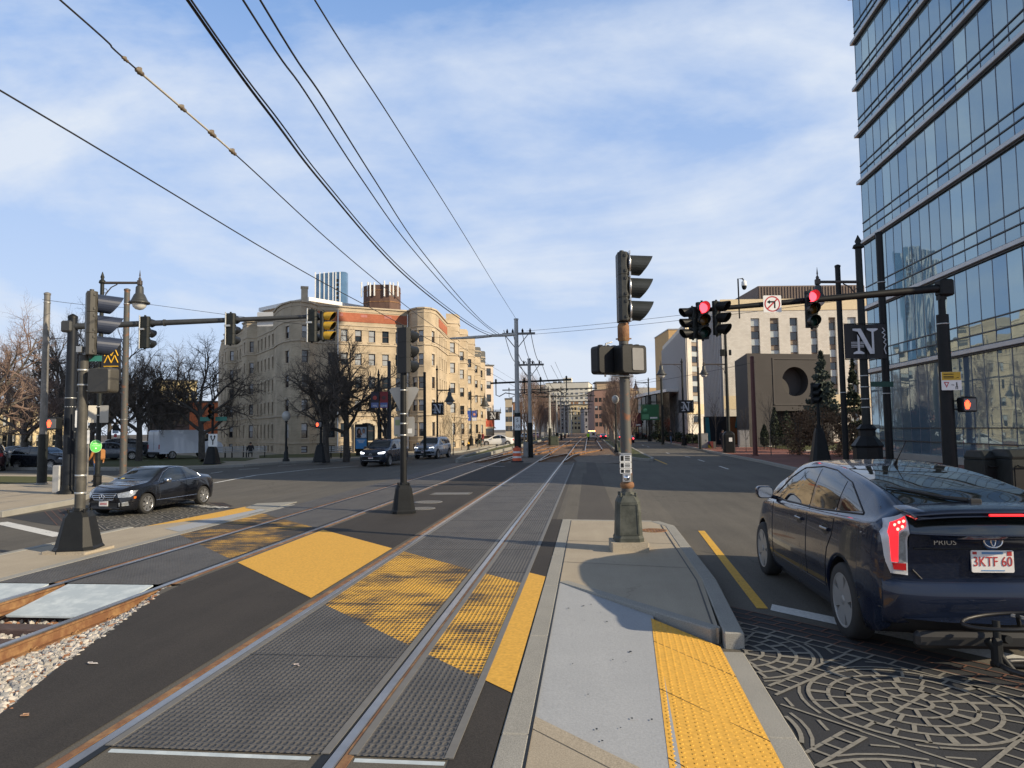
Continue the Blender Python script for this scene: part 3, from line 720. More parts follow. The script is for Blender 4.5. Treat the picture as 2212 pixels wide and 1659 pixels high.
# ---- patterned crosswalks: black asphalt with cream stamped lines, a brick border either side
def in_reg(p, reg):
 c = False; n = len(reg)
 for i in range(n):
  a, b_ = reg[i], reg[(i + 1) % n]
  if (a[1] > p[1]) != (b_[1] > p[1]) and p[0] < (b_[0] - a[0]) * (p[1] - a[1]) / (b_[1] - a[1]) + a[0]: c = not c
 return c
def crosswalk(name, reg, u0, u1, n0, n1, border, z, uo, step, lw):
 sheet(name + '_base', [P3(reg, z + .004)], K['xwalk'])
 mb = MB()
 def line(a, b_, w_, m=0):
  a = Vector((*a, 0)); b_ = Vector((*b_, 0)); L_ = (b_ - a).length; k = max(1, int(L_ / .12))
  for i in range(k):
   p, q = a.lerp(b_, i / k), a.lerp(b_, (i + 1) / k); P_, Q_ = UN(p.x, p.y), UN(q.x, q.y)
   mid = (P_ + Q_) / 2
   e_ = (Q_ - P_).normalized() * w_ * .3
   if in_reg(mid, reg): mb.poly(seg(P_ - e_, Q_ + e_, w_, z + .008 + .00035 * (len(mb.f) % 13)), m)
 def arc(c, r_, a0, a1, w_):
  k = max(3, int(r_ * abs(a1 - a0) / .07))
  for i in range(k):
   t, t2_ = a0 + (a1 - a0) * i / k, a0 + (a1 - a0) * (i + 1) / k
   line((c[0] + r_ * math.cos(t), c[1] + r_ * math.sin(t)), (c[0] + r_ * math.cos(t2_), c[1] + r_ * math.sin(t2_)), w_)
 rnd = random.Random(11)
 for b0, b1 in border:                                   # border courses
  k = int((b1 - b0) / .155)
  for i in range(k + 1): line((u0, b0 + (b1 - b0) * i / k), (u1, b0 + (b1 - b0) * i / k), .016, 1)
  u = u0
  while u < u1:
   for i in range(k): line((u + (.15 if i % 2 else 0), b0 + (b1 - b0) * i / k), (u + (.15 if i % 2 else 0), b0 + (b1 - b0) * (i + 1) / k), .016, 1)
   u += .3
 rows = [(n1 - .17 - .74, uo), (n1 - .17 - .74 - 1.62, uo + step / 2)]
 line((u0, n1), (u1, n1), lw * .8); line((u0, n1 - .155), (u1, n1 - .155), lw * .8)
 line((u0, n0), (u1, n0), lw * .8)
 u = u0
 while u < u1: line((u, n1), (u, n1 - .155), lw * .8); u += .2
 for nc, us in rows:
  uc = us + math.floor((u0 - us) / step) * step
  while uc < u1 + step:
   for k in range(1, 6): arc((uc, nc), .146 * k, 0, 2 * math.pi, lw)
   for k in range(0, 5):
    r0, r1 = .146 * k, .146 * (k + 1); cnt = (4, 10, 14, 19, 24)[k]
    if r0 == 0:
     line((uc - r1, nc), (uc + r1, nc), lw); line((uc, nc - r1), (uc, nc + r1), lw); continue
    for j in range(cnt):
     a = 2 * math.pi * (j + .5 * (k % 2)) / cnt + rnd.uniform(-.04, .04)
     line((uc + r0 * math.cos(a), nc + r0 * math.sin(a)), (uc + r1 * math.cos(a), nc + r1 * math.sin(a)), lw * rnd.choice((.8, 1, 1, 1.6)))
   e0, e1 = uc + .74, uc + step - .74                # straight courses between the circles
   line((e0, nc - .78), (e0, nc + .74), lw); line((e1, nc - .78), (e1, nc + .74), lw)
   for j in range(11):
    yy = nc - .72 + j * .145; line((e0, yy), (e1, yy), lw * .8)
    if e1 - e0 > .2: line(((e0 + e1) / 2 + (.06 if j % 2 else -.06), yy), ((e0 + e1) / 2 + (.06 if j % 2 else -.06), min(yy + .145, nc + .74)), lw * .8)
   for sa in (-1, 1):                                # wedge courses in the corners
    for sb in (-1, 1):
     for kk in (.80, .93):
      a0 = math.pi / 4 - .35; a1 = math.pi / 4 + .35
      pts = [(uc + sa * kk * math.cos(a0 + (a1 - a0) * q_ / 4), nc + sb * kk * math.sin(a0 + (a1 - a0) * q_ / 4)) for q_ in range(5)]
      for p, q_ in zip(pts, pts[1:]):
       if abs(p[0] - uc) < .74 and abs(q_[0] - uc) < .74 and abs(p[1] - nc) < .76: line(p, q_, lw * .8)
   uc += step
  line((u0, nc - .80), (u1, nc - .80), lw * .8)
 o = mb.build(name, [K['cream'], K['redline']], fix=False)
 for p in o.data.polygons:
  if p.normal.z < 0: p.flip()
 tag(o, kind='structure')
regR = [(1.43, 8.9), (1.42, 7.4), (1.40, 5.5), (1.36, 2.0), (3.6, 1.0), (9.0, -2.5), (9.0, 1.1)]
crosswalk('patterned_crosswalk', regR, -6.0, 8.0, 2.9, 6.68, [(6.70, 7.33), (2.2, 2.88)], ZR, -2.5, 1.62, .031)
regL = [(-10.05, 14.4), (-10.0, 19.1), (-11.3, 20.6), (-15.3, 20.5), (-15.4, 17.0), (-13, 15.6)]
crosswalk('far_patterned_crosswalk', regL, -27, -15, 2.3, 5.7, [(5.72, 6.3), (1.6, 2.28)], ZR, -22.5, 1.62, .034)
# ---- painted lines
def line_px(pairs, w_, mat, name, z=ZR):
 sheet(name, [seg(G(*a, z), G(*b_, z), w_, z + .005) for a, b_ in pairs], mat)
line_px([((1515, 1147), (1647, 1315))], .13, K['yline'], 'yellow_edge_line')
sheet('stop_line', [[(*UN(-4.72, 7.40).xy, ZR + .005), (*UN(3, 7.40).xy, ZR + .005), (*UN(3, 7.72).xy, ZR + .005), (*UN(-4.86, 7.66).xy, ZR + .005)]], K['wline'])
line_px([((1480, 985.8), (1491, 987.7)), ((1508, 993), (1521.5, 996.8)), ((1553.7, 1007), (1573.8, 1013.7)), ((1439, 978), (1446, 980)), ((1387, 961), (1391, 962.5)), ((1398, 964.5), (1403, 966))], .12, K['wline'], 'lane_dash')
line_px([((1328, 940), (1352, 962)), ((1352, 962), (1372, 975)), ((1372, 975), (1412, 991)), ((1412, 991), (1441, 1003))], .12, K['yline'], 'yellow_nose_line')
line_px([((462, 1043.5), (553, 1026.5)), ((553, 1026.5), (670, 1014)), ((670, 1014), (775, 1006.5))], .15, K['wline'], 'solid_white_line')
line_px([((455, 1022.5), (480, 1019)), ((515, 1015), (560, 1011.5)), ((600, 1007), (640, 1004))], .12, K['wline'], 'white_lane_line')
line_px([((986, 996), (1089, 999)), ((1040, 990), (1100, 980))], .2, K['wline_faint'], 'faded_crossing_line')
line_px([((0, 1129), (132, 1158)), ((412, 1092), (505, 1098))], .32, K['wline'], 'white_stop_line')
line_px([((0, 1224), (132, 1192))], .1, K['yline'], 'yellow_kerb_line')
line_px([((1035, 1006), (1090, 1008))], .15, K['wline_faint'], 'faded_track_line', 0.004)
# covers
def cover(p, r_, z, mat, lab, n=20):
 mb = MB(); mb.lathe([(r_, 0), (r_, .006), (r_ * .88, .008), (r_ * .86, .005), (0.02, .006)], n=n)
 for k in range(-3, 4):
  for j in range(-3, 4):
   if (k * k + j * j) ** .5 < 3.4: mb.box((k * r_ * .23, j * r_ * .23, .007), (r_ * .12, r_ * .12, .006))
 o = mb.build('manhole_cover', mat, loc=(p.x, p.y, z)); tag(o, lab, 'manhole cover')
cover(G(1412, 1146), .26, .001, K['rail_side'], 'rust brown manhole cover set in the near island concrete')
cover(G(925, 1085), .40, .006, K['panel_lip'], 'round grey manhole cover further from the dark signal pole')
cover(G(912, 1099), .34, .006, K['panel_lip'], 'smaller grey manhole cover beside the dark signal pole base')
hb = MB(); hb.box((0, 0, 0), (1.25, .75, .012), b=.004); hb.box((0, 0, .006), (1.1, .6, .006), m=1)
tag(hb.build('utility_hatch', [K['asphalt_old'], K['panel_lip']], loc=(*G(975, 1067).xy, .008)), 'pale rectangular utility hatch in the asphalt between the tracks', 'hatch')
# ---- right pavement
kr = [(9.0, -20), (9.1, 10), (9.2, 20), (9.37, 28.8), (9.67, 33), (10.0, 42), (9.95, 54), (10.35, 77), (10.5, 96), (11, 140), (12, 420)]
sheet('brick_pavement', [[(x + .1, y, 0) for x, y in kr] + [(90, 420, 0), (90, -20, 0)]], K['brickwalk'])
mb = MB(); kerbline(mb, kr, .2, -.3, .006, ln=2.5); struct('pavement_kerb', mb, K['granite'])
grp = [G(1658, 966), G(1700, 959), G(1760, 956), G(1840, 960), G(1880, 972), G(1740, 975)]
sheet('lawn', [P3([(p.x, p.y) for p in grp], .012)], K['grass'])
mb = MB(); kerbline(mb, [(p.x, p.y) for p in grp], .16, -.1, .1, ln=2, side=-1); struct('lawn_kerb', mb, K['granite'])
# ---- tree islands along the tracks
mr_ = [(2.45, 420), (2.45, 50), (3.2, 46.3), (3.9, 45.0), (4.15, 46.5), (4.1, 54), (4.5, 90), (5, 140), (5.5, 420)]
sheet('tree_strip', [P3(mr_, .0)], K['grass'])
mb = MB(); kerbline(mb, mr_[:-1], .2, -.3, .02, ln=2.5); kerbline(mb, mr_[-3:], .2, -.3, .02, ln=6); struct('tree_strip_kerb', mb, K['granite'])
ml_ = [(-8.3, 300), (-8.3, 62), (-8.3, 48), (-8.6, 45), (-9.4, 52), (-10.2, 75), (-10.6, 110), (-10.6, 300)]
sheet('tree_strip_left', [P3(ml_, .0)], K['grass'])
mb = MB(); kerbline(mb, ml_[:4], .2, -.3, .12, ln=2.5); kerbline(mb, ml_[3:], .2, -.3, .12, ln=3); struct('tree_strip_left_kerb', mb, K['granite'])
# ---- left corner pavement and the park
cor = [(-15.6, 17), (-16.1, 20.3), (-18.5, 25), (-21.3, 29.6), (-24, 32.2), (-30, 33.2), (-70, 27), (-70, -10), (-25, 5), (-18, 12)]
sheet('corner_pavement', [P3(cor, 0)], K['concrete'])
mb = MB(); kerbline(mb, cor, .2, -.3, .006, ln=2.5); struct('corner_kerb', mb, K['granite'])
sheet('corner_lawn', [P3([(-23.4, 27.2), (-23.6, 29.0), (-26.0, 31.2), (-31, 32.2), (-60, 27), (-60, 20), (-30, 24)], .012)], K['grass'])
pk = [(-12.2, 420), (-12.2, 66), (-13.5, 58), (-17, 51), (-20.8, 45.5), (-21.7, 42), (-24.5, 39.6), (-28, 38.9), (-31, 39.6), (-130, 60), (-130, 420)]
sheet('park_pavement', [P3(pk, 0)], K['concrete'])
mb = MB(); kerbline(mb, pk[:-1], .2, -.3, .006, ln=3); struct('park_kerb', mb, K['granite'])
sheet('park_lawn', [P3([(-24.5, 45.0), (-23.6, 41.8), (-28, 40.2), (-32, 41), (-80, 51), (-80, 75), (-60, 75), (-36, 60)], .012),
     P3([(p.x, p.y) for p in (G(560, 990), G(700, 988), G(790, 986), G(800, 979), G(640, 979), G(560, 984))], .012),
     P3([(p.x, p.y) for p in (G(430, 998), G(530, 996), G(560, 990), G(440, 988))], .012)], K['grass'])
# ================================================================== BUILDINGS
def attach(o, root):
 o.parent = root; o.matrix_parent_inverse = Matrix.Translation(-Vector(root.location)); return o
def part(mb, name, mats, root, fix=True):
 o = mb.build(name, mats, fix=fix); return attach(o, root)
def wall(mb, A, B, z0, z1, ops=(), rev=.14, m=0, mrev=0):
 """a wall from A to B (outside on the right hand) with real openings and reveals"""
 A = Vector((A.x, A.y, 0)); B = Vector((B.x, B.y, 0)); d = B - A; L_ = d.length; d.normalize(); nrm = Vector((d.y, -d.x, 0))
 us = sorted({0.0, L_} | {round(o[0], 3) for o in ops} | {round(o[1], 3) for o in ops}); us = [u for u in us if 0 <= u <= L_ + 1e-4]
 vs = sorted({z0, z1} | {round(o[2], 3) for o in ops} | {round(o[3], 3) for o in ops})
 P = lambda u, v, e=0: A + d * u - nrm * e + Vector((0, 0, v))
 for i in range(len(us) - 1):
  for j in range(len(vs) - 1):
   um, vm = (us[i] + us[i + 1]) / 2, (vs[j] + vs[j + 1]) / 2
   if any(o[0] < um < o[1] and o[2] < vm < o[3] for o in ops): continue
   mb.quad(P(us[i], vs[j]), P(us[i + 1], vs[j]), P(us[i + 1], vs[j + 1]), P(us[i], vs[j + 1]), m)
 for o in ops:
  u0, u1, v0, v1 = o[:4]
  mb.quad(P(u0, v0), P(u0, v1), P(u0, v1, rev), P(u0, v0, rev), mrev); mb.quad(P(u1, v1), P(u1, v0), P(u1, v0, rev), P(u1, v1, rev), mrev)
  mb.quad(P(u0, v1), P(u1, v1), P(u1, v1, rev), P(u0, v1, rev), mrev); mb.quad(P(u1, v0), P(u0, v0), P(u0, v0, rev), P(u1, v0, rev), mrev)
 return A, d, nrm, L_
def obox(mb, A, d, nrm, u0, u1, v0, v1, e0, e1, m=0):
 """box on a wall: along u, up v, standing out from e0 to e1"""
 c = A + d * ((u0 + u1) / 2) + nrm * ((e0 + e1) / 2); ang = math.atan2(d.y, d.x)
 mb.box((c.x, c.y, (v0 + v1) / 2), (abs(u1 - u0), abs(e1 - e0), abs(v1 - v0)), ang, m)
def sash(A, d, nrm, u0, u1, v0, v1, rev=.14, rnd=random, blind=.5):
 """double-hung window: frame, meeting rail, two panes"""
 mb = MB(); f = .055; e = -rev
 vm = (v0 + v1) / 2
 for a, b in ((u0, u0 + f), (u1 - f, u1)): obox(mb, A, d, nrm, a, b, v0, v1, e - .02, e + .05, 0)
 for a, b in ((v0, v0 + f), (v1 - f, v1), (vm - f / 2, vm + f / 2)): obox(mb, A, d, nrm, u0 + f, u1 - f, a, b, e - .02, e + .045, 0)
 r_ = rnd.random()
 top = 2 if r_ < blind else 1; bot = 2 if r_ < blind * .35 else 1
 P = lambda u, v, x: A + d * u + nrm * x + Vector((0, 0, v))
 mb.quad(P(u0, vm, e + .02), P(u1, vm, e + .02), P(u1, v1, e + .02), P(u0, v1, e + .02), top)
 mb.quad(P(u0, v0, e), P(u1, v0, e), P(u1, vm, e), P(u0, vm, e), bot)
 return mb
WM = [M('dark_window_frame', (.055, .03, .025), .6, var=.1), M('window_glass', (.020, .026, .032), .04, spec=1.0, var=0), M('window_blind', (.34, .36, .38), .12, spec=.8, var=.15, sc=2)]
WMw = [M('pale_window_frame', (.55, .54, .50), .6, var=.1), WM[1], WM[2]]
def place_windows(root, wins, mats, name='window', cap=98):
 """biggest in the photograph first; past the cap they become one part"""
 def size(w_):
  p = Vector(w_.v[0]); return -len(w_.v) * 0 - (Vector(w_.v[0]) - Vector(w_.v[6])).length / max(5, p.length)
 wins = sorted(wins, key=size)
 for w_ in wins[:cap]: part(w_, name, mats, root)
 if wins[cap:]:
  mb = MB()
  for w_ in wins[cap:]:
   o = len(mb.v); mb.v += w_.v; mb.f += [tuple(i + o for i in f) for f in w_.f]; mb.m += w_.m; mb.sm += w_.sm
  tag(part(mb, name, mats, root), kind='stuff')
def u_at(A, B, px):
 """distance from A along AB that the photograph shows in column px"""
 r_ = ray(px, 930); d = (B - A); d.z = 0; d.normalize()
 return -(A.x * r_.y - A.y * r_.x) / (d.x * r_.y - d.y * r_.x)
K['tan'] = brick_mat('tan_brick', (.43, .345, .24), (.49, .40, .285), (.45, .38, .28), .22, .075, 'Z')
K['tan_stone'] = M('tan_limestone', (.48, .40, .295), .85, sc=1.5, var=.15, bump=.15)
K['cream_stone'] = M('cream_stone', (.50, .43, .32), .8, sc=1.2, var=.12)
K['red_band'] = brick_mat('red_brick_band', (.34, .10, .055), (.40, .13, .07), (.36, .16, .10), .22, .075, 'Z')
K['pink_brick'] = M('pink_brick_patch', (.42, .17, .15), .85, var=.15)
K['roof_grey'] = M('roof_felt', (.10, .10, .10), .9)
K['copper'] = M('dark_cornice', (.07, .07, .065), .6)
# ---- tan apartment block on the corner
Q = lambda px, D: Vector((onD(px, 930, D).x, onD(px, 930, D).y, 0))
HB = 14.0
rt = thing('apartment_building', 'five storey tan brick apartment block with rounded corner bays and red band', 'building', tuple(Q(684, 65)))
wb = MB(); tr = MB(); wins = []
rows5 = [(10.62, 11.78), (8.36, 9.5), (6.1, 7.24), (3.9, 5.0), (1.45, 2.8), (.12, .72)]
rB = random.Random(5)
def facade(A, B, cols, wd=.66, rows=rows5, skip=(), band=True, pilaster=False):
 ops = []
 for c in cols:
  ww = wd
  if isinstance(c, tuple): c, ww = c
  for k, (a, b) in enumerate(rows):
   if (k, round(c, 2)) in skip: continue
   ops.append((c - ww / 2, c + ww / 2, a, b))
 ops = [o for o in ops if not any(abs(o[0] + o[1] - 2 * s_[1]) < .9 * (1 + (s_[0] == o[2])) and s_[0] == -1 and o[2] < 3.3 for s_ in skip)]
 A, d, nrm, L_ = wall(wb, A, B, -.4, HB, ops, .15)
 for o in ops:
  wins.append(sash(A, d, nrm, *o, .15, rB, .72))
  if o[2] > 1: obox(tr, A, d, nrm, o[0] - .08, o[1] + .08, o[2] - .1, o[2], -.02, .06); obox(tr, A, d, nrm, o[0] - .1, o[1] + .1, o[3], o[3] + .19, -.02, .025)
 for z, h_, e in ((.95, .12, .08), (3.45, .16, .10), (10.32, .13, .09), (12.15, .12, .06), (13.55, .08, .05), (13.9, .14, .12)):
  obox(tr, A, d, nrm, 0, L_, z, z + h_, -.02, e)
 return A, d, nrm, L_
# main front
mA, mB_ = Q(684, 65), Q(884, 69)
mcols = [u_at(mA, mB_, p) for p in (716, 743, 774, 803.5, 833, 862)]
Lm = (mB_ - mA).length
mcols = [c for c in mcols if .5 < c < Lm - .5]
if len(mcols) < 4: mcols = [Lm * (k + .6) / 6.2 for k in range(6)]
ent = (u_at(mA, mB_, 790))
A_, d_, n_, L_ = facade(mA, mB_, mcols, skip=[(-1, ent), (-1, ent + .9), (-1, ent - .9)])
rb = MB(); obox(rb, A_, d_, n_, .02, L_ - .02, 12.55, 13.42, -.02, .035); rb2 = MB()
for a, b in ((.2, .27), (.46, .53), (.72, .80)): obox(rb, A_, d_, n_, L_ * a, L_ * b, 13.05, 13.3, .03, .042, 1)
part(rb, 'red_brick_band', [K['red_band'], K['pink_brick']], rt)
dr = MB()
obox(dr, A_, d_, n_, ent - 1.0, ent + 1.0, 0, 2.3, .0, .06, 1)
for s_ in (-1, 1): obox(dr, A_, d_, n_, ent + s_ * 1.0 - .16, ent + s_ * 1.0 + .16, 0, 2.55, .0, .28)
for k in range(9):
 t0_, t1_ = -1 + 2 * k / 9, -1 + 2 * (k + 1) / 9
 zz = 2.45 + .55 * (1 - ((t0_ + t1_) / 2) ** 2); obox(dr, A_, d_, n_, ent + t0_ * 1.2, ent + t1_ * 1.2, zz - .2, zz + .16, 0, .3)
 obox(dr, A_, d_, n_, ent + t0_ * 1.0, ent + t1_ * 1.0, 2.2, zz - .2, 0, .05, 1)
obox(dr, A_, d_, n_, ent - .04, ent + .04, 0, 2.3, .06, .1, 2); obox(dr, A_, d_, n_, ent - .9, ent + .9, 2.0, 2.06, .06, .1, 2)
part(dr, 'entrance', [K['cream_stone'], WM[1], WM[0]], rt)
for px in (729, 886):
 pipe = MB()
 u = u_at(mA, mB_, px); u = min(max(u, .3), L_ - .15); p = A_ + d_ * u + n_ * .09; pipe.tube([(p.x, p.y, .2), (p.x, p.y, HB - .4)], .06, 8); part(pipe, 'rain_pipe', K['white'], rt)
# left rounded corner
arcL = [Q(592, 68.0), Q(598, 66.0), Q(610, 64.2), Q(628, 63.1), Q(648, 62.9), Q(668, 63.6), Q(684, 65)]
for i, (a, b) in enumerate(zip(arcL, arcL[1:])):
 L1 = (b - a).length; facade(a, b, [L1 / 2] if i in (2, 4) else [], min(.66, L1 * .8))
# right rounded corner
arcR = [Q(884, 69), Q(890, 68.0), Q(903, 67.3), Q(917, 67.2), Q(931, 67.6), Q(943, 68.8), Q(949, 70.5)]
for i, (a, b) in enumerate(zip(arcR, arcR[1:])):
 L1 = (b - a).length; facade(a, b, [L1 / 2] if i in (1, 2, 4) else [], min(.66, L1 * .8))
# left wing, running back
lw0, lw1 = Q(476, 90), Q(592, 68)
Lw = (lw1 - lw0).length; dl = (lw1 - lw0).normalized(); nl = Vector((dl.y, -dl.x, 0))
pts = [lw0]
for f0, f1 in ((.22, .34), (.60, .72)):
 pts += [lw0 + dl * Lw * f0, lw0 + dl * (Lw * f0 + .6) + nl * .9, lw0 + dl * (Lw * f1 - .6) + nl * .9, lw0 + dl * Lw * f1]
pts.append(lw1)
for a, b in zip(pts, pts[1:]):
 L1 = (b - a).length
 n1 = max(1, int(L1 / 1.25)) if L1 > 1.2 else (1 if L1 > .9 else 0)
 facade(a, b, [L1 * (k + .5) / n1 for k in range(n1)], .5 if L1 > 1.2 else .45)
# right wing along the avenue with three sided bays
yw0, yw1 = arcR[-1], Q(1037, 118)
Ly = (yw1 - yw0).length; dy_ = (yw1 - yw0).normalized(); ny = Vector((dy_.y, -dy_.x, 0))
pts = [(yw0, 0)]; bays = []
for c in (.17, .36, .56, .76, .95):
 p = yw0 + dy_ * Ly * c; hw = 1.7
 pts += [(p - dy_ * hw, 0), (p - dy_ * (hw - .8) + ny * 1.1, 1), (p + dy_ * (hw - .8) + ny * 1.1, 1), (p + dy_ * hw, 1)]; bays.append(p)
pts.append((yw1, 0))
pv = [p for p, _ in pts]
for i, (a, b) in enumerate(zip(pv, pv[1:])):
 L1 = (b - a).length
 n1 = max(1, int(L1 / 1.35)) if L1 > 1.0 else 0
 A_, d_, n_, L_ = facade(a, b, [L1 * (k + .5) / n1 for k in range(n1)], .62 if L1 < 2.5 else .5)
 if i % 4 == 0 and i < 6:
  rb = MB(); obox(rb, A_, d_, n_, .02, L_ - .02, 12.55, 13.42, -.02, .035); part(rb, 'red_brick_band', K['red_band'], rt)
for k, p in enumerate(bays):
 bt = MB()
 hgt = 1.0 if k % 2 == 0 else .6
 o = [p - dy_ * 1.75 - ny * .1, p - dy_ * .95 + ny * 1.15, p + dy_ * .95 + ny * 1.15, p + dy_ * 1.75 - ny * .1]
 bt.prism([(q.x, q.y) for q in o], HB - .9, HB + hgt, 0 if k < 3 else 1); part(bt, 'bay_top', [K['tan'], K['copper']], rt)
ports = MB()
for f in (.085, .27, .46, .66):
 p = yw0 + dy_ * Ly * f; A1 = p - dy_ * .9
 for s_ in (0, 1.8): obox(ports, A1, dy_, ny, s_ - .18, s_ + .18, 0, 3.0, 0, .7)
 for k in range(6): obox(ports, A1, dy_, ny, .0 + k * .3, .3 + k * .3, 2.7 + .9 * (1 - abs(k - 2.5) / 3), 3.1 + .9 * (1 - abs(k - 2.5) / 3), 0, .65)
 obox(ports, A1, dy_, ny, .18, 1.62, 0, 2.7, -.01, .05, 1)
part(ports, 'porch', [K['cream_stone'], WM[1]], rt)
# body behind: roof
rf = MB()
ctr = [lw0] + pts[0:0] + [p for p in arcL] + arcR + [yw1]
back = [Q(1010, 126), Q(700, 110), Q(470, 104)]
outl = [lw0] + arcL + arcR + [yw1] + back
bm_pts = [(p.x, p.y) for p in outl]
cx_ = sum(p[0] for p in bm_pts) / len(bm_pts); cy_ = sum(p[1] for p in bm_pts) / len(bm_pts)
rf.poly([(x + (cx_ - x) * .004, y + (cy_ - y) * .004, HB - .25) for x, y in bm_pts])
for a, b in zip([yw1] + back, back + [lw0]): rf.quad((a.x, a.y, 0), (b.x, b.y, 0), (b.x, b.y, HB), (a.x, a.y, HB), 1)
part(rf, 'roof', [K['roof_grey'], K['tan']], rt, fix=False)
part(wb, 'wall', [K['tan']], rt, fix=False)
part(tr, 'stone_trim', K['tan_stone'], rt)
place_windows(rt, wins, WM)
# roof pavilion, chimney
pvn = MB(); a, b = Q(668, 74), Q(792, 80)
zt0, zt1 = hz(a, 648), hz(a, 633)
dd = (b - a).normalized(); nn = Vector((dd.y, -dd.x, 0))
p4 = [a, b, b - nn * 9, a - nn * 9]
pvn.prism([(p.x, p.y) for p in p4], HB - .5, HB + 2.05, 0)
p5 = [a - dd * .4 + nn * .4, b + dd * .4 + nn * .4, b + dd * .4 - nn * 9.4, a - dd * .4 - nn * 9.4]
pvn.prism([(p.x, p.y) for p in p5], HB + 2.0, HB + 2.4, 1)
for f in (.35, .5): obox(pvn, a, dd, nn, (b - a).length * f, (b - a).length * f + .9, HB + 1.1, HB + 1.5, 0, .1, 2)
for f in (.06, .62, .92): pvn.tube([a + dd * (b - a).length * f + nn * .2 + Vector((0, 0, HB - .2)), a + dd * (b - a).length * f + nn * .2 + Vector((0, 0, HB + 2.1))], .05, 6, 1)
part(pvn, 'roof_pavilion', [M('peach_render', (.62, .50, .38), .8), K['white'], K['roof_grey']], rt)
ch = MB(); c = Q(656, 66); ch.box((c.x, c.y, HB + .7), (.62, .6, 2.2), YAW + .3); ch.box((c.x, c.y, HB + 1.85), (.72, .7, .16), YAW + .3)
part(ch, 'chimney', K['tan_stone'], rt)
# ---- rusty rooftop plant box with antennas
bx = Q(826, 77)
rr = thing('rooftop_enclosure', 'rusty brown steel enclosure ringed with white antennas on the tan apartment roof', 'rooftop box', (bx.x, bx.y, HB - .2))
eb = MB(); hgt = hz(bx, 621) - HB + .2
w8 = (866 - 790) * 77 / 1500
eb.loft([ring8((0, 0), w8, w8 * .8, w8 * .22, 0), ring8((0, 0), w8, w8 * .8, w8 * .22, hgt)], 0)
o = eb.build('enclosure_wall', [K['rust_box']] if 'rust_box' in K else [M('rust_stained_panel', (.10, .055, .042), .8, c2=(.15, .085, .06), sc=.8, stretch=(2, 2, .5))], rr, rz=YAW)
for x in (-2.05, -1.35, -.55, .55, 1.45, 1.95, -1.0, 1.15):
 an = MB(); an.box((0, 0, 0), (.16, .13, 1.5 + .3 * ((x * 7) % 1)), b=.03); an.box((0, .12, 0), (.06, .2, .08))
 an.build('antenna', K['white'], rr, loc=(Matrix.Rotation(YAW, 3, 'Z') @ Vector((x, -w8 * .4 - .14 + (abs(x) > 1.3) * .45, hgt - .55 + .1 * ((x * 3) % 1)))), rz=YAW)
rl = MB();
for z in (hgt * .55, hgt * .85): rl.loft([ring8((0, 0), w8 + .06, w8 * .8 + .06, w8 * .22, z), ring8((0, 0), w8 + .06, w8 * .8 + .06, w8 * .22, z + .1)])
rl.build('mounting_rail', K['rail_side'], rr, rz=YAW)
# ---- glass tower on the right
TX, TY0, TY1, TXE = 18.0, 18.7, 46.6, 24.5
tw = thing('glass_tower', 'blue green glass curtain wall tower with grey floor bands, cut by the right edge', 'building', (TX, (TY0 + TY1) / 2, 0))
fl = [0.0, 5.2, 9.3, 13.6, 17.6, 20.75, 23.9, 27.05, 30.2, 33.35, 36.5, 39.65, 42.8]
core = MB(); core.box(((TX + TXE) / 2 + .18, (TY0 + TY1) / 2, 21.4), (TXE - TX - .25, TY1 - TY0 - .25, 42.8), m=0)
part(core, 'core', [M('dark_interior', (.035, .045, .045), .8)], tw)
def tower_glass(name, c, tint):
 m = bpy.data.materials.new(name); m.use_nodes = True
 b = m.node_tree.nodes['Principled BSDF']; b.inputs['Base Color'].default_value = (*c, 1); b.inputs['Metallic'].default_value = .52
 n = m.node_tree.nodes; l = m.node_tree.links
 b.inputs['Roughness'].default_value = .02; b.inputs['Specular IOR Level'].default_value = 1.0; b.inputs['IOR'].default_value = 1.9
 b.inputs['Specular Tint'].default_value = (*tint, 1)
 ge = n.new('ShaderNodeNewGeometry'); nz_ = n.new('ShaderNodeTexNoise'); nz_.inputs['Scale'].default_value = .9; nz_.inputs['Detail'].default_value = 1
 mp_ = n.new('ShaderNodeMapping'); mp_.inputs['Scale'].default_value = (1, 1, .45); l.new(ge.outputs['Position'], mp_.inputs[0]); l.new(mp_.outputs[0], nz_.inputs['Vector'])
 bp = n.new('ShaderNodeBump'); bp.inputs['Strength'].default_value = .10; bp.inputs['Distance'].default_value = .05
 l.new(nz_.outputs['Fac'], bp.inputs['Height']); l.new(bp.outputs[0], b.inputs['Normal'])
 return m
TG = [tower_glass('curtain_glass', (.24, .33, .38), (.85, .97, 1.0)), tower_glass('curtain_glass_pale', (.32, .42, .45), (.85, .97, 1.0)), tower_glass('curtain_glass_deep', (.18, .27, .35), (.8, .95, 1.0))]
rT = random.Random(9); panes = []
mod = 1.08; nm = int(round((TY1 - TY0) / mod)); mod = (TY1 - TY0) / nm
fin = MB(); band_ = MB(); tran = MB()
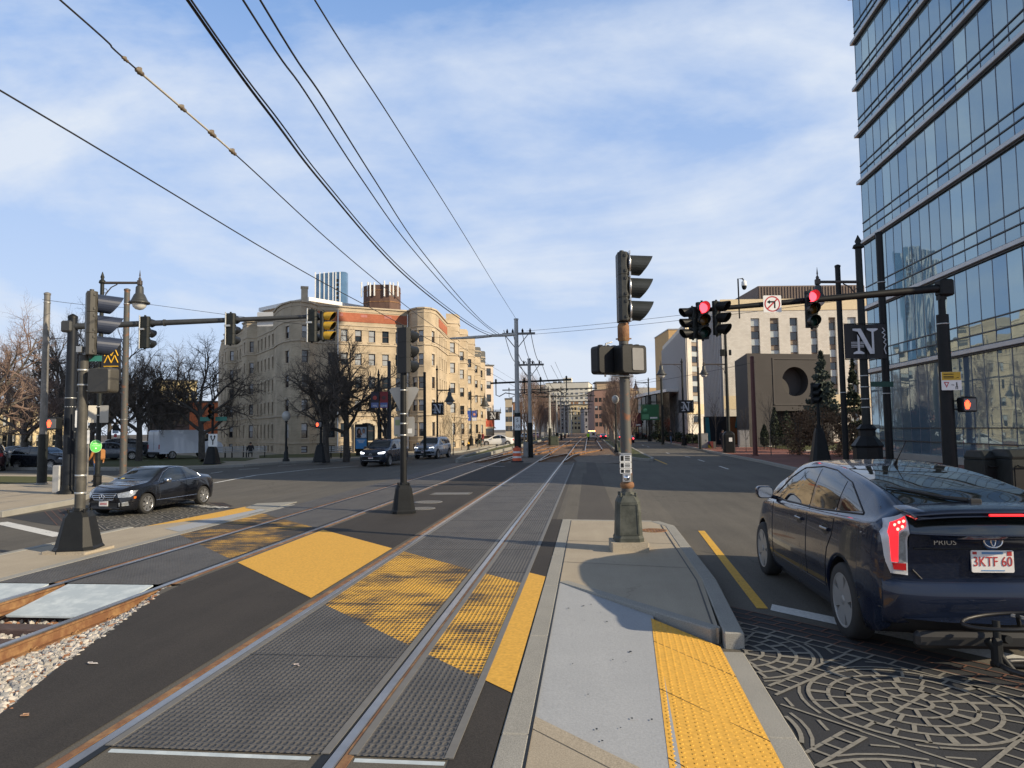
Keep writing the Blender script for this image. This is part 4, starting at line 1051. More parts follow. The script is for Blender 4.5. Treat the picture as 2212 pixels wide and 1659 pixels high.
for k in range(len(fl) - 1):
 z0, z1 = fl[k], fl[k + 1]
 h_ = z1 - z0; t1_, t2_ = z0 + .36 + h_ * .13, z0 + .36 + h_ * .27
 for side in (0, 1):
  N_ = nm if side == 0 else int((TXE - TX) / mod)
  if side == 1: N_ = 5
  for i in range(N_):
   mb = MB()
   kind = rT.choices((0, 1, 2), (6, 2, 2))[0]
   for a, b in ((z0 + .34, t1_), (t1_, t2_), (t2_, z1)):
    dx = rT.uniform(-.006, .006); dz = rT.uniform(-.004, .004); w_ = mod - .05
    if side == 0:
     y0 = TY1 - (i + 1) * mod + .025; y1 = y0 + w_
     mb.add([(TX - dx, y0, a + .03), (TX + dx, y0, b - .03), (TX + dx + dz, y1, b - .03), (TX - dx + dz, y1, a + .03)], [(0, 1, 2, 3)], kind)
    else:
     x0 = TX + i * mod + .1; x1 = x0 + w_
     mb.add([(x0, TY1 - dx, a + .03), (x1, TY1 + dz, a + .03), (x1, TY1 + dx + dz, b - .03), (x0, TY1 + dx, b - .03)], [(0, 1, 2, 3)], kind)
   panes.append((mb, side, i, k))
 for a in (t1_, t2_):
  tran.box((TX - .01, (TY0 + TY1) / 2, a), (.09, TY1 - TY0, .055)); tran.box(((TX + TXE) / 2, TY1 + .01, a), (TXE - TX, .09, .055))
 if k:
  band_.box((TX - .08, (TY0 + TY1) / 2, z0 + .17), (.30, TY1 - TY0 + .5, .22), m=0, b=.02)
  band_.box(((TX + TXE) / 2, TY1 + .08, z0 + .17), (TXE - TX, .30, .22), m=0, b=.02)
  tran.box((TX - .02, (TY0 + TY1) / 2, z0 + .02), (.18, TY1 - TY0 + .1, .07)); tran.box((TX - .02, (TY0 + TY1) / 2, z0 + .32), (.12, TY1 - TY0 + .1, .05))
for i in range(nm + 1): fin.box((TX + .012, TY1 - i * mod, 21.4), (.05, .04, 42.8))
for i in range(6): fin.box((TX + .05 + i * mod, TY1 - .012, 21.4), (.05, .07, 42.8))
for i in range(0, nm, 1): pass
bs = MB(); bs.box((TX - .12, (TY0 + TY1) / 2, .18), (.5, TY1 - TY0 + .6, .36), b=.02)
part(fin, 'mullion', M('mullion_grey', (.15, .17, .21), .5, .3), tw); part(band_, 'floor_band', M('floor_band_metal', (.48, .48, .48), .45, .5, sc=2), tw)
part(tran, 'transom', M('dark_transom', (.06, .065, .07), .5, .3), tw); part(bs, 'plinth', K['granite'], tw)
vis = [p for p in panes if p[1] == 0 and p[2] <= 14 and p[3] <= 9]
vis.sort(key=lambda p: -p[2]); first = vis[:98]; ids = {id(p) for p in first}
for p in first: part(p[0], 'window', TG, tw, fix=False)
rest = MB()
for p in panes:
 if id(p) in ids: continue
 o = len(rest.v); rest.v += p[0].v; rest.f += [tuple(i + o for i in f) for f in p[0].f]; rest.m += p[0].m; rest.sm += p[0].sm
tag(part(rest, 'window', TG, tw, fix=False), kind='stuff')
# ---- simple blocks: a front towards the camera, a side, a roof, real window recesses
def block(name, label, cat, pl, pr, D, ytop, deep, wallm, cols, rows, ww, wh, wm, z_first, z_step, D2=None, rec=.12, side=None, cap=98, extra=None, blind=.3, zb=-.5, roofm=None, group=None):
 a, b = Q(pl, D), Q(pr, D2 or D); H_ = hz(a, ytop)
 t = thing(name, label, cat, tuple((a + b) / 2), group=group)
 mb = MB(); d = (b - a).normalized(); n_ = Vector((d.y, -d.x, 0)); L_ = (b - a).length
 ops = []
 for c in range(cols):
  u = L_ * (c + .5) / cols
  for r_ in range(rows):
   z = z_first + r_ * z_step
   if z + wh < H_ - .3: ops.append((u - ww / 2, u + ww / 2, z, z + wh))
 A0, d0, n0, L0 = wall(mb, a, b, zb, H_, ops, rec)
 ws = [sash(A0, d0, n0, *o, rec, random, blind) for o in ops]
 c3, c4 = b - n_ * deep, a - n_ * deep
 sops = []
 if side:
  sc_, sw = side; ln = deep
  for c in range(sc_):
   u = ln * (c + .5) / sc_
   for r_ in range(rows):
    z = z_first + r_ * z_step
    if z + wh < H_ - .3: sops.append((u - sw / 2, u + sw / 2, z, z + wh))
 A1, d1, n1, L1 = wall(mb, b, c3, zb, H_, sops, rec); ws += [sash(A1, d1, n1, *o, rec, random, blind) for o in sops]
 wall(mb, c3, c4, zb, H_); wall(mb, c4, a, zb, H_)
 part(mb, 'wall', wallm, t, fix=False)
 rf_ = MB(); rf_.prism([(p.x, p.y) for p in (a + n_ * .15 - d * .15, b + n_ * .15 + d * .15, c3 - n_ * .15 + d * .15, c4 - n_ * .15 - d * .15)], H_ - .02, H_ + .22)
 part(rf_, 'roof', roofm or K['roof_grey'], t)
 place_windows(t, ws, wm, cap=cap)
 return t, a, b, d, n_, H_
K['pinkish'] = M('pale_pink_render', (.56, .49, .43), .85, sc=.6, var=.08)
K['shop_red'] = M('red_shopfront', (.48, .09, .045), .7, sc=2, var=.15)
a = Q(1028, 121)
t, a, b, d, n_, H_ = block('corner_building', 'pale pink four storey building with red shopfront and striped awnings', 'building', 1026, 1067, 123, 789, 24, K['pinkish'], 2, 4, .9, 1.35, WM, 4.6, 2.35, side=(7, .8), D2=125)
sf = MB(); obox(sf, a, d, n_, -.02, (b - a).length + .02, 2.5, 3.9, 0, .12); obox(sf, a, d, n_, 0, (b - a).length, -.1, 2.5, 0, .05, 1); obox(sf, a, d, n_, 0, (b - a).length, 2.2, 2.5, .05, .14, 2)
for u in (0, .9, 1.9): obox(sf, a, d, n_, u, u + .12, 0, 2.3, .05, .1, 2)
ds = -n_; ns = d
obox(sf, b, ds, ns, 0, 22, 2.5, 3.9, 0, .12); obox(sf, b, ds, ns, 0, 22, 0, 2.5, 0, .05)
for u in range(5): obox(sf, b, ds, ns, 1.5 + u * 4, 4.2 + u * 4, .3, 2.2, .05, .09, 1)
part(sf, 'shopfront', [K['shop_red'], WM[1], K['cream_stone']], t)
aw = MB()
for u in range(5):
 p0 = b + ds * (1.2 + u * 4); p1 = b + ds * (4.4 + u * 4)
 for k in range(6):
  q0, q1 = p0.lerp(p1, k / 6), p0.lerp(p1, (k + 1) / 6)
  aw.add([q0 + ns * .15 + Vector((0, 0, 3.0)), q1 + ns * .15 + Vector((0, 0, 3.0)), q1 + ns * 1.2 + Vector((0, 0, 2.2)), q0 + ns * 1.2 + Vector((0, 0, 2.2))], [(0, 1, 2, 3)], k % 2)
part(aw, 'awning', [K['shop_red'], M('awning_dark', (.16, .06, .045), .8)], t, fix=False)
block('town_house', 'narrow buff house with dark overhanging eaves beyond the pink corner building', 'building', 1092, 1107, 170, 862, 20, M('buff_render', (.42, .36, .27), .85), 2, 4, .8, 1.3, WM, 1.5, 2.3, side=(6, .7))
block('town_house', 'brown brick house half hidden behind the left row of columnar trees', 'building', 1108, 1128, 190, 870, 16, M('brown_brick', (.22, .13, .09), .85), 3, 4, .8, 1.3, WM, 1.5, 2.2)
K['bone'] = M('bone_white_wall', (.62, .59, .50), .85, sc=.2, var=.05)
t, a, b, d, n_, H_ = block('apartment_slab', 'far bone white apartment slab with rows of paired windows on the skyline', 'building', 1180, 1273, 420, 828, 30, K['bone'], 9, 8, 1.7, 1.3, WMw, 6, 2.7, blind=.6, cap=98, D2=415)
mb = MB(); obox(mb, a, d, n_, 10.5, 15.5, H_, H_ + 3.2, -8, -3);
for u in (4, 7): obox(mb, a, d, n_, u, u + 2.2, H_, H_ + 1.2, -6, -4, 1)
part(mb, 'roof_plant', [K['bone'], K['roof_grey']], t)
block('apartment_slab', 'shaded grey end wing of the bone white slab, far off on the left', 'building', 1160, 1181, 432, 832, 22, M('shaded_grey_render', (.40, .36, .33), .85), 2, 8, .9, 1.2, WMw, 6, 2.7)  # shaded end of the slab, its shade put into a darker wall colour
t, a, b, d, n_, H_ = block('tan_building', 'far tan five storey block with dark chimneys in front of the white slab', 'building', 1233, 1276, 320, 874, 18, M('far_tan', (.50, .41, .26), .85), 6, 5, .9, 1.3, WM, 1.6, 2.2)
mb = MB()
for u in (.5, 2, 3, 6): obox(mb, a, d, n_, u, u + .8, H_, H_ + 1.6, -2, -1)
part(mb, 'chimney', K['rail_side'], t)
block('grey_building', 'far slate grey building between the catenary poles', 'building', 1204, 1233, 335, 877, 18, M('far_slate', (.16, .15, .16), .85), 4, 5, .9, 1.3, WM, 1.6, 2.2)
block('hall', 'far grey stone hall with a flat cornice at the end of the avenue', 'building', 1263, 1294, 300, 884, 18, M('far_grey_stone', (.20, .19, .20), .85), 4, 3, .8, 1.5, WM, 2.2, 2.6)
t, a, b, d, n_, H_ = block('red_brown_building', 'red brown building behind the right row of columnar trees', 'building', 1285, 1362, 230, 843, 20, M('red_brown_brick', (.25, .15, .12), .85), 9, 4, 1.0, 1.4, WM, 2.5, 2.7)
mb = MB(); obox(mb, a, d, n_, 1.2, 10.8, H_, H_ + 2.6, -9, -2)
mb2 = MB(); obox(mb2, a, d, n_, .7, 11.4, H_ + 2.6, H_ + 3.0, -9.4, -1.6)
part(mb, 'penthouse', M('tan_panel', (.40, .30, .20), .8), t); part(mb2, 'penthouse_roof', K['roof_grey'], t)
t, a, b, d, n_, H_ = block('long_building', 'long low cream building with a tan upper roof, left of the ribbed blocks', 'building', 1352, 1447, 190, 852, 20, M('cream_render', (.56, .50, .40), .85), 6, 1, 2.2, 1.5, WMw, 9.3, 3)
mb = MB(); obox(mb, a, d, n_, -.3, (b - a).length + .3, H_ + .2, H_ + 1.0, -12, -1); obox(mb, a, d, n_, 4, 7, H_ + .2, H_ + 1.9, -11, -.8, 1); obox(mb, a, d, n_, -1, (b - a).length, H_ + 1, H_ + 2.0, -14, -5)
part(mb, 'upper_roof', [M('tan_roof', (.42, .31, .19), .8), K['pole_pale']], t)
# dark glazed pavilion with white fascia
a, b = Q(1358, 135), Q(1448, 118)
pv_ = thing('glazed_pavilion', 'dark glazed pavilion under a thin white curved fascia on the right pavement', 'building', tuple((a + b) / 2))
d = (b - a).normalized(); n_ = Vector((d.y, -d.x, 0)); L_ = (b - a).length; mb = MB(); fa = MB(); ml = MB()
for k in range(10):
 u0, u1 = L_ * k / 10, L_ * (k + 1) / 10; bow = lambda u: 1.2 * math.sin(math.pi * u / L_)
 p, q = a + d * u0 + n_ * bow(u0), a + d * u1 + n_ * bow(u1)
 hp, hq = 7.0 + 1.0 * u0 / L_, 7.0 + 1.0 * u1 / L_
 mb.quad((p.x, p.y, -.2), (q.x, q.y, -.2), (q.x, q.y, hq), (p.x, p.y, hp))
 for q_, hh in ((p, hp),): ml.tube([(q_.x, q_.y, 0), (q_.x, q_.y, hh)], .09, 5)
 p2, q2 = p + n_ * .6, q + n_ * .6
 fa.loft([[Vector((p2.x, p2.y, hp)), Vector((p2.x, p2.y, hp + .5)), Vector((p.x - n_.x * 8, p.y - n_.y * 8, hp + .6)), Vector((p.x - n_.x * 8, p.y - n_.y * 8, hp + .1))],
             [Vector((q2.x, q2.y, hq)), Vector((q2.x, q2.y, hq + .5)), Vector((q.x - n_.x * 8, q.y - n_.y * 8, hq + .6)), Vector((q.x - n_.x * 8, q.y - n_.y * 8, hq + .1))]])
part(mb, 'glazing', [M('dark_pavilion_glass', (.012, .016, .014), .08, spec=.7)], pv_, fix=False); part(fa, 'fascia', K['white'], pv_); part(ml, 'mullion', K['black'], pv_)
# ---- white ribbed blocks on the right
K['wbrick'] = brick_mat('white_brick', (.60, .56, .49), (.68, .645, .575), (.52, .485, .43), .35, .16, 'Z', stain=.07)
K['cream_band'] = M('cream_band', (.66, .55, .36), .8)
K['ribgrey'] = M('rib_concrete', (.40, .39, .39), .8)
K['spandrel'] = M('tan_spandrel', (.24, .19, .14), .6)
pane_l = M('pale_glass', (.42, .46, .46), .08, spec=.8);
def ribbed(label, X, Y0, Y1, front_to, ytop, ref_px, columns, D_front):
 c0 = Vector((X, Y0, 0)); c1 = Vector((X, Y1, 0)); e = Q(front_to, D_front)
 H_ = hz(c0, ytop)
 t = thing('office_block', label, 'building', tuple(c0))
 mb = MB(); bd = MB(); rb_ = MB(); ws = []
 d = (e - c0); d.z = 0; L_ = d.length; d.normalize(); n_ = Vector((d.y, -d.x, 0))
 ops = []
 for pl, pr, dark in columns:
  ua, ub = u_at(c0, e, pl), u_at(c0, e, pr); ops.append((ua, ub, 2.4, H_ - 2.2, dark))
 wall(mb, c0, e, -.2, H_, [o[:4] for o in ops], .3)
 for ua, ub, z0, z1, dark in ops:
  z = z1; seq = [(.95, 1), (.62, 2), (.85, 0), (.85, 1), (.95, 0), (.55, 2)]; k = int(dark * 3)
  while z > z0 + .3:
   h_, ty_ = seq[k % 6]; h_ = min(h_, z - z0); w_ = MB()
   P = lambda u, v, x=-.28: c0 + d * u + n_ * x + Vector((0, 0, v))
   w_.quad(P(ua, z - h_), P(ub, z - h_), P(ub, z), P(ua, z), ty_); obox(w_, c0, d, n_, ua, ub, z - h_ - .03, z - h_ + .03, -.29, -.22, 3)
   ws.append(w_); z -= h_; k += 1
 obox(bd, c0, d, n_, -.05, L_ + .05, H_ - 1.3, H_ + .1, -.05, .06); part(bd, 'cream_band', K['cream_band'], t); bd = MB(); obox(bd, c0, d, n_, 0, L_, 4.0, 5.6, -.05, .03); part(bd, 'cream_band', K['cream_band'], t)
 # ribbed side along the avenue
 obox(mb, c1, (c0 - c1).normalized(), Vector((-1, 0, 0)), 0, Y1 - Y0, H_ - 1.8, H_, -.3, .0)
 n = int((Y1 - Y0) / .95)
 for k in range(n): rb_.box((X - .02, Y0 + (k + .5) * (Y1 - Y0) / n, H_ / 2 - .3), (.5, .34, H_ - 1.2), b=.03)
 part(rb_, 'rib', K['ribgrey'], t)
 dk = MB(); dk.quad((X + .2, Y0, -.2), (X + .2, Y1, -.2), (X + .2, Y1, H_), (X + .2, Y0, H_)); part(dk, 'recessed_glazing', WM[1], t, fix=False)
 bk = e - n_ * (Y1 - Y0)
 wall(mb, e, Vector((e.x, e.y + (Y1 - Y0), 0)), -.2, H_); wall(mb, Vector((e.x, e.y + (Y1 - Y0), 0)), c1, -.2, H_)
 part(mb, 'wall', K['wbrick'], t, fix=False)
 rf_ = MB(); rf_.poly([(c0.x, c0.y, H_ - .02), (e.x, e.y, H_ - .02), (e.x, e.y + Y1 - Y0, H_ - .02), (X, Y1, H_ - .02)]); part(rf_, 'roof', K['roof_grey'], t, fix=False)
 place_windows(t, ws, [WM[1], pane_l, K['spandrel'], WM[0]])
 return t, c0, d, n_, L_, H_
t, c0, d, n_, L_, H_ = ribbed('large white brick office block with columns of dark windows and a brown penthouse', 16.0, 84.6, 97.5, 1895, 649, 1566, [(1630, 1649, .1), (1672, 1691, .5), (1715, 1732, .9), (1760, 1775, .2), (1800, 1815, .6), (1841, 1860, .3)], 82.5)
mb = MB(); obox(mb, c0, d, n_, 5.5, L_, H_, H_ + 2.2, -12, -2.5)
for k in range(60): obox(mb, c0, d, n_, 5.6 + k * .36, 5.7 + k * .36, H_ + .1, H_ + 2.1, -2.5, -2.42)
part(mb, 'penthouse', M('brown_metal', (.17, .125, .10), .7), t)
t, c0, d, n_, L_, H_ = ribbed('lower ribbed grey block with one dark window strip, beyond the large white block', 15.6, 112, 146, 1530, 695, 1488, [(1499, 1514, .1)], 112)
block('ochre_tower', 'ochre and grey tower rising behind the ribbed grey block', 'building', 1450, 1500, 165, 712, 16, M('ochre_panel', (.50, .33, .15), .8, sc=1, var=.1), 2, 4, .9, 2.6, WM, 13, 4.2, roofm=K['pole_pale'])
mb = MB(); a = Q(1434, 165); b = Q(1450, 165)
# ---- brown hall with the round recess
a, b, c = Q(1592, 74), Q(1619, 66), Q(1800, 68)
mu = thing('round_window_hall', 'shaded brown stone hall with a big round recess above its doorway', 'building', tuple(b))
K['umber'] = M('umber_stone', (.040, .036, .035), .8, sc=.5, var=.15, bump=.1); K['umber2'] = M('paler_umber_panel', (.050, .046, .044), .8, sc=.5, var=.12)  # shade over the hall is put into these darkened stone colours
Hm = hz(b, 770); d = (c - b).normalized(); n_ = Vector((d.y, -d.x, 0)); L_ = (c - b).length
mb = MB()
uc = u_at(b, c, 1722); zc = hz(Q(1722, 67), 824); rc = 32 * 67 / 1500
e0, e1 = u_at(b, c, 1670), u_at(b, c, 1760)
def ringwall(mb, n=40):
 x0, x1, z0, z1 = uc - rc * 1.25, uc + rc * 1.25, zc - rc * 1.25, zc + rc * 1.25
 P = lambda u, v, e=0: b + d * u + n_ * e + Vector((0, 0, v))
 for k in range(n):
  t0_, t1_ = 2 * math.pi * k / n, 2 * math.pi * (k + 1) / n
  def sq(t):
   s_ = 1 / max(abs(math.cos(t)), abs(math.sin(t))); return uc + rc * 1.25 * s_ * math.cos(t), zc + rc * 1.25 * s_ * math.sin(t)
  i0 = (uc + rc * math.cos(t0_), zc + rc * math.sin(t0_)); i1 = (uc + rc * math.cos(t1_), zc + rc * math.sin(t1_))
  mb.quad(P(*sq(t0_)), P(*sq(t1_)), P(*i1), P(*i0)); mb.quad(P(*i0), P(*i1), P(*i1, -1.1), P(*i0, -1.1))
 mb.add([P(uc + rc * math.cos(2 * math.pi * k / n), zc + rc * math.sin(2 * math.pi * k / n), -1.1) for k in range(n)], [tuple(range(n))], 1)
 return x0, x1, z0, z1
x0, x1, z0, z1 = ringwall(mb)
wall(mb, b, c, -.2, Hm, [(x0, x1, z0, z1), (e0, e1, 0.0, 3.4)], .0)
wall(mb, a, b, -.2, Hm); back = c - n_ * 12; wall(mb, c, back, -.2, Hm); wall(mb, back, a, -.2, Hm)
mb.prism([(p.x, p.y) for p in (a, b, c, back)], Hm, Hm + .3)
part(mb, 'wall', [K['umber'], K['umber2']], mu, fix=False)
mb = MB(); obox(mb, b, d, n_, uc - rc * 1.7, uc + rc * 1.7, zc - rc * 1.6, zc - rc * 1.5, 0, .06); obox(mb, b, d, n_, uc - rc * 1.7, uc - rc * 1.6, zc - rc * 1.6, zc + rc * 1.5, 0, .06); obox(mb, b, d, n_, uc - rc * 1.7, uc + rc * 1.7, zc + rc * 1.5, zc + rc * 1.6, 0, .06)
for k in range(1, 5): obox(mb, b, d, n_, 0, L_, Hm * k / 5 - .02, Hm * k / 5 + .02, 0, .012) if not (zc - rc * 1.3 < Hm * k / 5 < zc + rc * 1.3) else obox(mb, b, d, n_, 0, uc - rc * 1.3, Hm * k / 5 - .02, Hm * k / 5 + .02, 0, .012)
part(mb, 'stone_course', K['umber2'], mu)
mb = MB(); obox(mb, b, d, n_, e0, e1, -.1, 3.4, -2.0, -1.9); part(mb, 'doorway', K['black'], mu)
# ---- mural wall and painted planter wall
a, b = Q(1524, 76), Q(1602, 78); mu_w = MB(); d = (b - a).normalized(); n_ = Vector((d.y, -d.x, 0)); L_ = (b - a).length
obox(mu_w, a, d, n_, 0, L_, -.2, 3.1, -.3, 0, 0)
mcols_ = [M('mural_teal', (.06, .26, .30), .7), M('mural_orange', (.34, .13, .05), .7), M('mural_dark', (.025, .03, .04), .7), M('mural_sky', (.20, .36, .40), .7)]
P = lambda u, v, x: a + d * u + n_ * x + Vector((0, 0, v))
for pts_, m_ in ((((0, 0), (.14, 0), (.10, 3.0), (0, 3.0)), 1), (((.14, .1), (.30, .1), (.26, 2.0), (.14, 2.6)), 3), (((.14, 2.6), (.26, 2.0), (.62, 2.9), (.55, 3.05), (.14, 3.05)), 3), (((.45, 0), (.72, 0), (.86, 3.0), (.66, 3.0), (.55, 1.2)), 2), (((.72, 1.9), (.99, 1.8), (.99, 3.05), (.87, 3.05)), 1), (((.26, .2), (.45, .1), (.52, 1.4), (.40, 2.3), (.27, 1.9)), 4 if False else 3), (((.74, .1), (.99, .1), (.99, 1.7), (.80, 1.8)), 2)):
 mu_w.poly([P(u * L_, v, .012 + .003 * m_) for u, v in pts_], m_)
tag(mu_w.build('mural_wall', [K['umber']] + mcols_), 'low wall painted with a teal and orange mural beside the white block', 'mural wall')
a, b = Q(1514, 66), Q(1540, 64); d = (b - a).normalized(); n_ = Vector((d.y, -d.x, 0)); L_ = (b - a).length; mb = MB()
obox(mb, a, d, n_, 0, L_, 0, .62, -.25, 0); P = lambda u, v, x: a + d * u + n_ * x + Vector((0, 0, v))
mb.poly([P(0, 0, .01), P(L_ * .9, 0, .01), P(L_ * .35, .62, .01), P(0, .62, .01)], 1); mb.poly([P(L_ * .9, 0, .012), P(L_, 0, .012), P(L_, .62, .012), P(L_ * .7, .62, .012)], 2); mb.poly([P(L_ * .35, .62, .014), P(L_ * .62, .33, .014), P(L_ * .7, .62, .014)], 3)
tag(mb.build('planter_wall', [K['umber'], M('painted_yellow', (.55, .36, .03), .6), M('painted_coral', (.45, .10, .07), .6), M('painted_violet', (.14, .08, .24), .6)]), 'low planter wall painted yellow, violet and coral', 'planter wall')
# ---- left background
t, a, b, d, n_, H_ = block('colonnade_building', 'low cream building with pilasters behind the parked cars at far left', 'building', -120, 142, 82, 872, 14, M('cream_stucco', (.52, .43, .28), .85), 14, 2, 1.0, 1.5, WMw, .6, 2.6, blind=.7, D2=92)
mb = MB()
for k in range(15): obox(mb, a, d, n_, (b - a).length * k / 14 - .2, (b - a).length * k / 14 + .2, 0, H_ - .3, 0, .3)
obox(mb, a, d, n_, 0, (b - a).length, 2.35, 2.7, 0, .22); part(mb, 'pilaster', M('cream_pilaster', (.58, .47, .29), .85), t)
block('yellow_building', 'yellow ochre building half hidden by bare trees, left of the orange one', 'building', 332, 424, 125, 822, 14, M('ochre_stucco', (.56, .46, .25), .85), 6, 4, .9, 1.4, WM, 1.8, 2.2, D2=128)
block('brown_building', 'dark brown block in front of the yellow building, behind the white van', 'building', 318, 409, 112, 878, 8, M('dark_brown_wall', (.10, .075, .065), .85), 7, 2, .8, 1.3, WM, 1.2, 2.2, D2=112)
block('orange_building', 'bright orange red brick building next to the tan apartment block', 'building', 409, 486, 104, 869, 12, M('orange_brick', (.58, .17, .07), .85, sc=3, var=.12), 0, 0, 1, 1, WM, 1, 2, D2=106)
# ---- far blue tower
a, b = Q(677, 520), Q(746, 520); d = (b - a).normalized(); n_ = Vector((d.y, -d.x, 0)); c = (a + b) / 2 - n_ * 6; Ht = hz(a, 590); L_ = (b - a).length
bt_ = thing('distant_tower', 'distant blue glass high rise with white fins above the apartment roof', 'building', tuple(c))
ring = []
for k in range(28):
 t_ = 2 * math.pi * k / 28; p = c + d * (L_ / 2 * math.copysign(abs(math.cos(t_)) ** .35, math.cos(t_))) + n_ * (7 * math.copysign(abs(math.sin(t_)) ** .8, math.sin(t_))); ring.append(p)
mb = MB(); mb.loft([[Vector((p.x, p.y, 0)) for p in ring], [Vector((p.x, p.y, Ht + 2 * ((p - c).dot(d) / L_))) for p in ring]], 0)
part(mb, 'glazing', [M('tower_blue_glass', (.10, .19, .30), .15, .4, sc=.05, var=.3, stretch=(1, 1, 3))], bt_)
mb = MB()
for f in (-.45, -.31, -.17, -.03, .11, .20, .33): p = c + d * L_ * f + n_ * 7.0; mb.box((p.x, p.y, Ht / 2 + .5), (.7, .9, Ht), YAW)
part(mb, 'fin', K['white'], bt_)
mb = MB()
for k in range(14): p = c + d * L_ * .25 + n_ * 6.8; mb.box((p.x, p.y, Ht - 6 - k * 3.3), (1.4, 1.0, 2.0), YAW)
part(mb, 'balcony', K['dark'], bt_)
# ================================================================== VEHICLES
def interp(keys, x):
 """smooth monotone curve through (x, y) keys"""
 ks = keys
 if x <= ks[0][0]: return ks[0][1]
 if x >= ks[-1][0]: return ks[-1][1]
 for i in range(len(ks) - 1):
  if ks[i][0] <= x <= ks[i + 1][0]: break
 x0, y0 = ks[i]; x1, y1 = ks[i + 1]; h = x1 - x0; dl_ = (y1 - y0) / h
 def slope(j):
  if j == 0: return (ks[1][1] - ks[0][1]) / (ks[1][0] - ks[0][0])
  if j == len(ks) - 1: return (ks[-1][1] - ks[-2][1]) / (ks[-1][0] - ks[-2][0])
  a = (ks[j][1] - ks[j - 1][1]) / (ks[j][0] - ks[j - 1][0]); b = (ks[j + 1][1] - ks[j][1]) / (ks[j + 1][0] - ks[j][0])
  return 0 if a * b <= 0 else 2 * a * b / (a + b)
 m0, m1 = slope(i), slope(i + 1); t = (x - x0) / h
 return y0 * (2 * t ** 3 - 3 * t ** 2 + 1) + h * m0 * (t ** 3 - 2 * t ** 2 + t) + y1 * (-2 * t ** 3 + 3 * t ** 2) + h * m1 * (t ** 3 - t ** 2)
def crspline(pts, n):
 out = []
 for i in range(len(pts) - 1):
  p0 = pts[max(i - 1, 0)]; p1 = pts[i]; p2 = pts[i + 1]; p3 = pts[min(i + 2, len(pts) - 1)]
  for k in range(n):
   t = k / n
   out.append(tuple(.5 * (2 * p1[c] + (p2[c] - p0[c]) * t + (2 * p0[c] - 5 * p1[c] + 4 * p2[c] - p3[c]) * t * t + (3 * p1[c] - p0[c] - 3 * p2[c] + p3[c]) * t ** 3) for c in (0, 1)))
 out.append(pts[-1]); return out
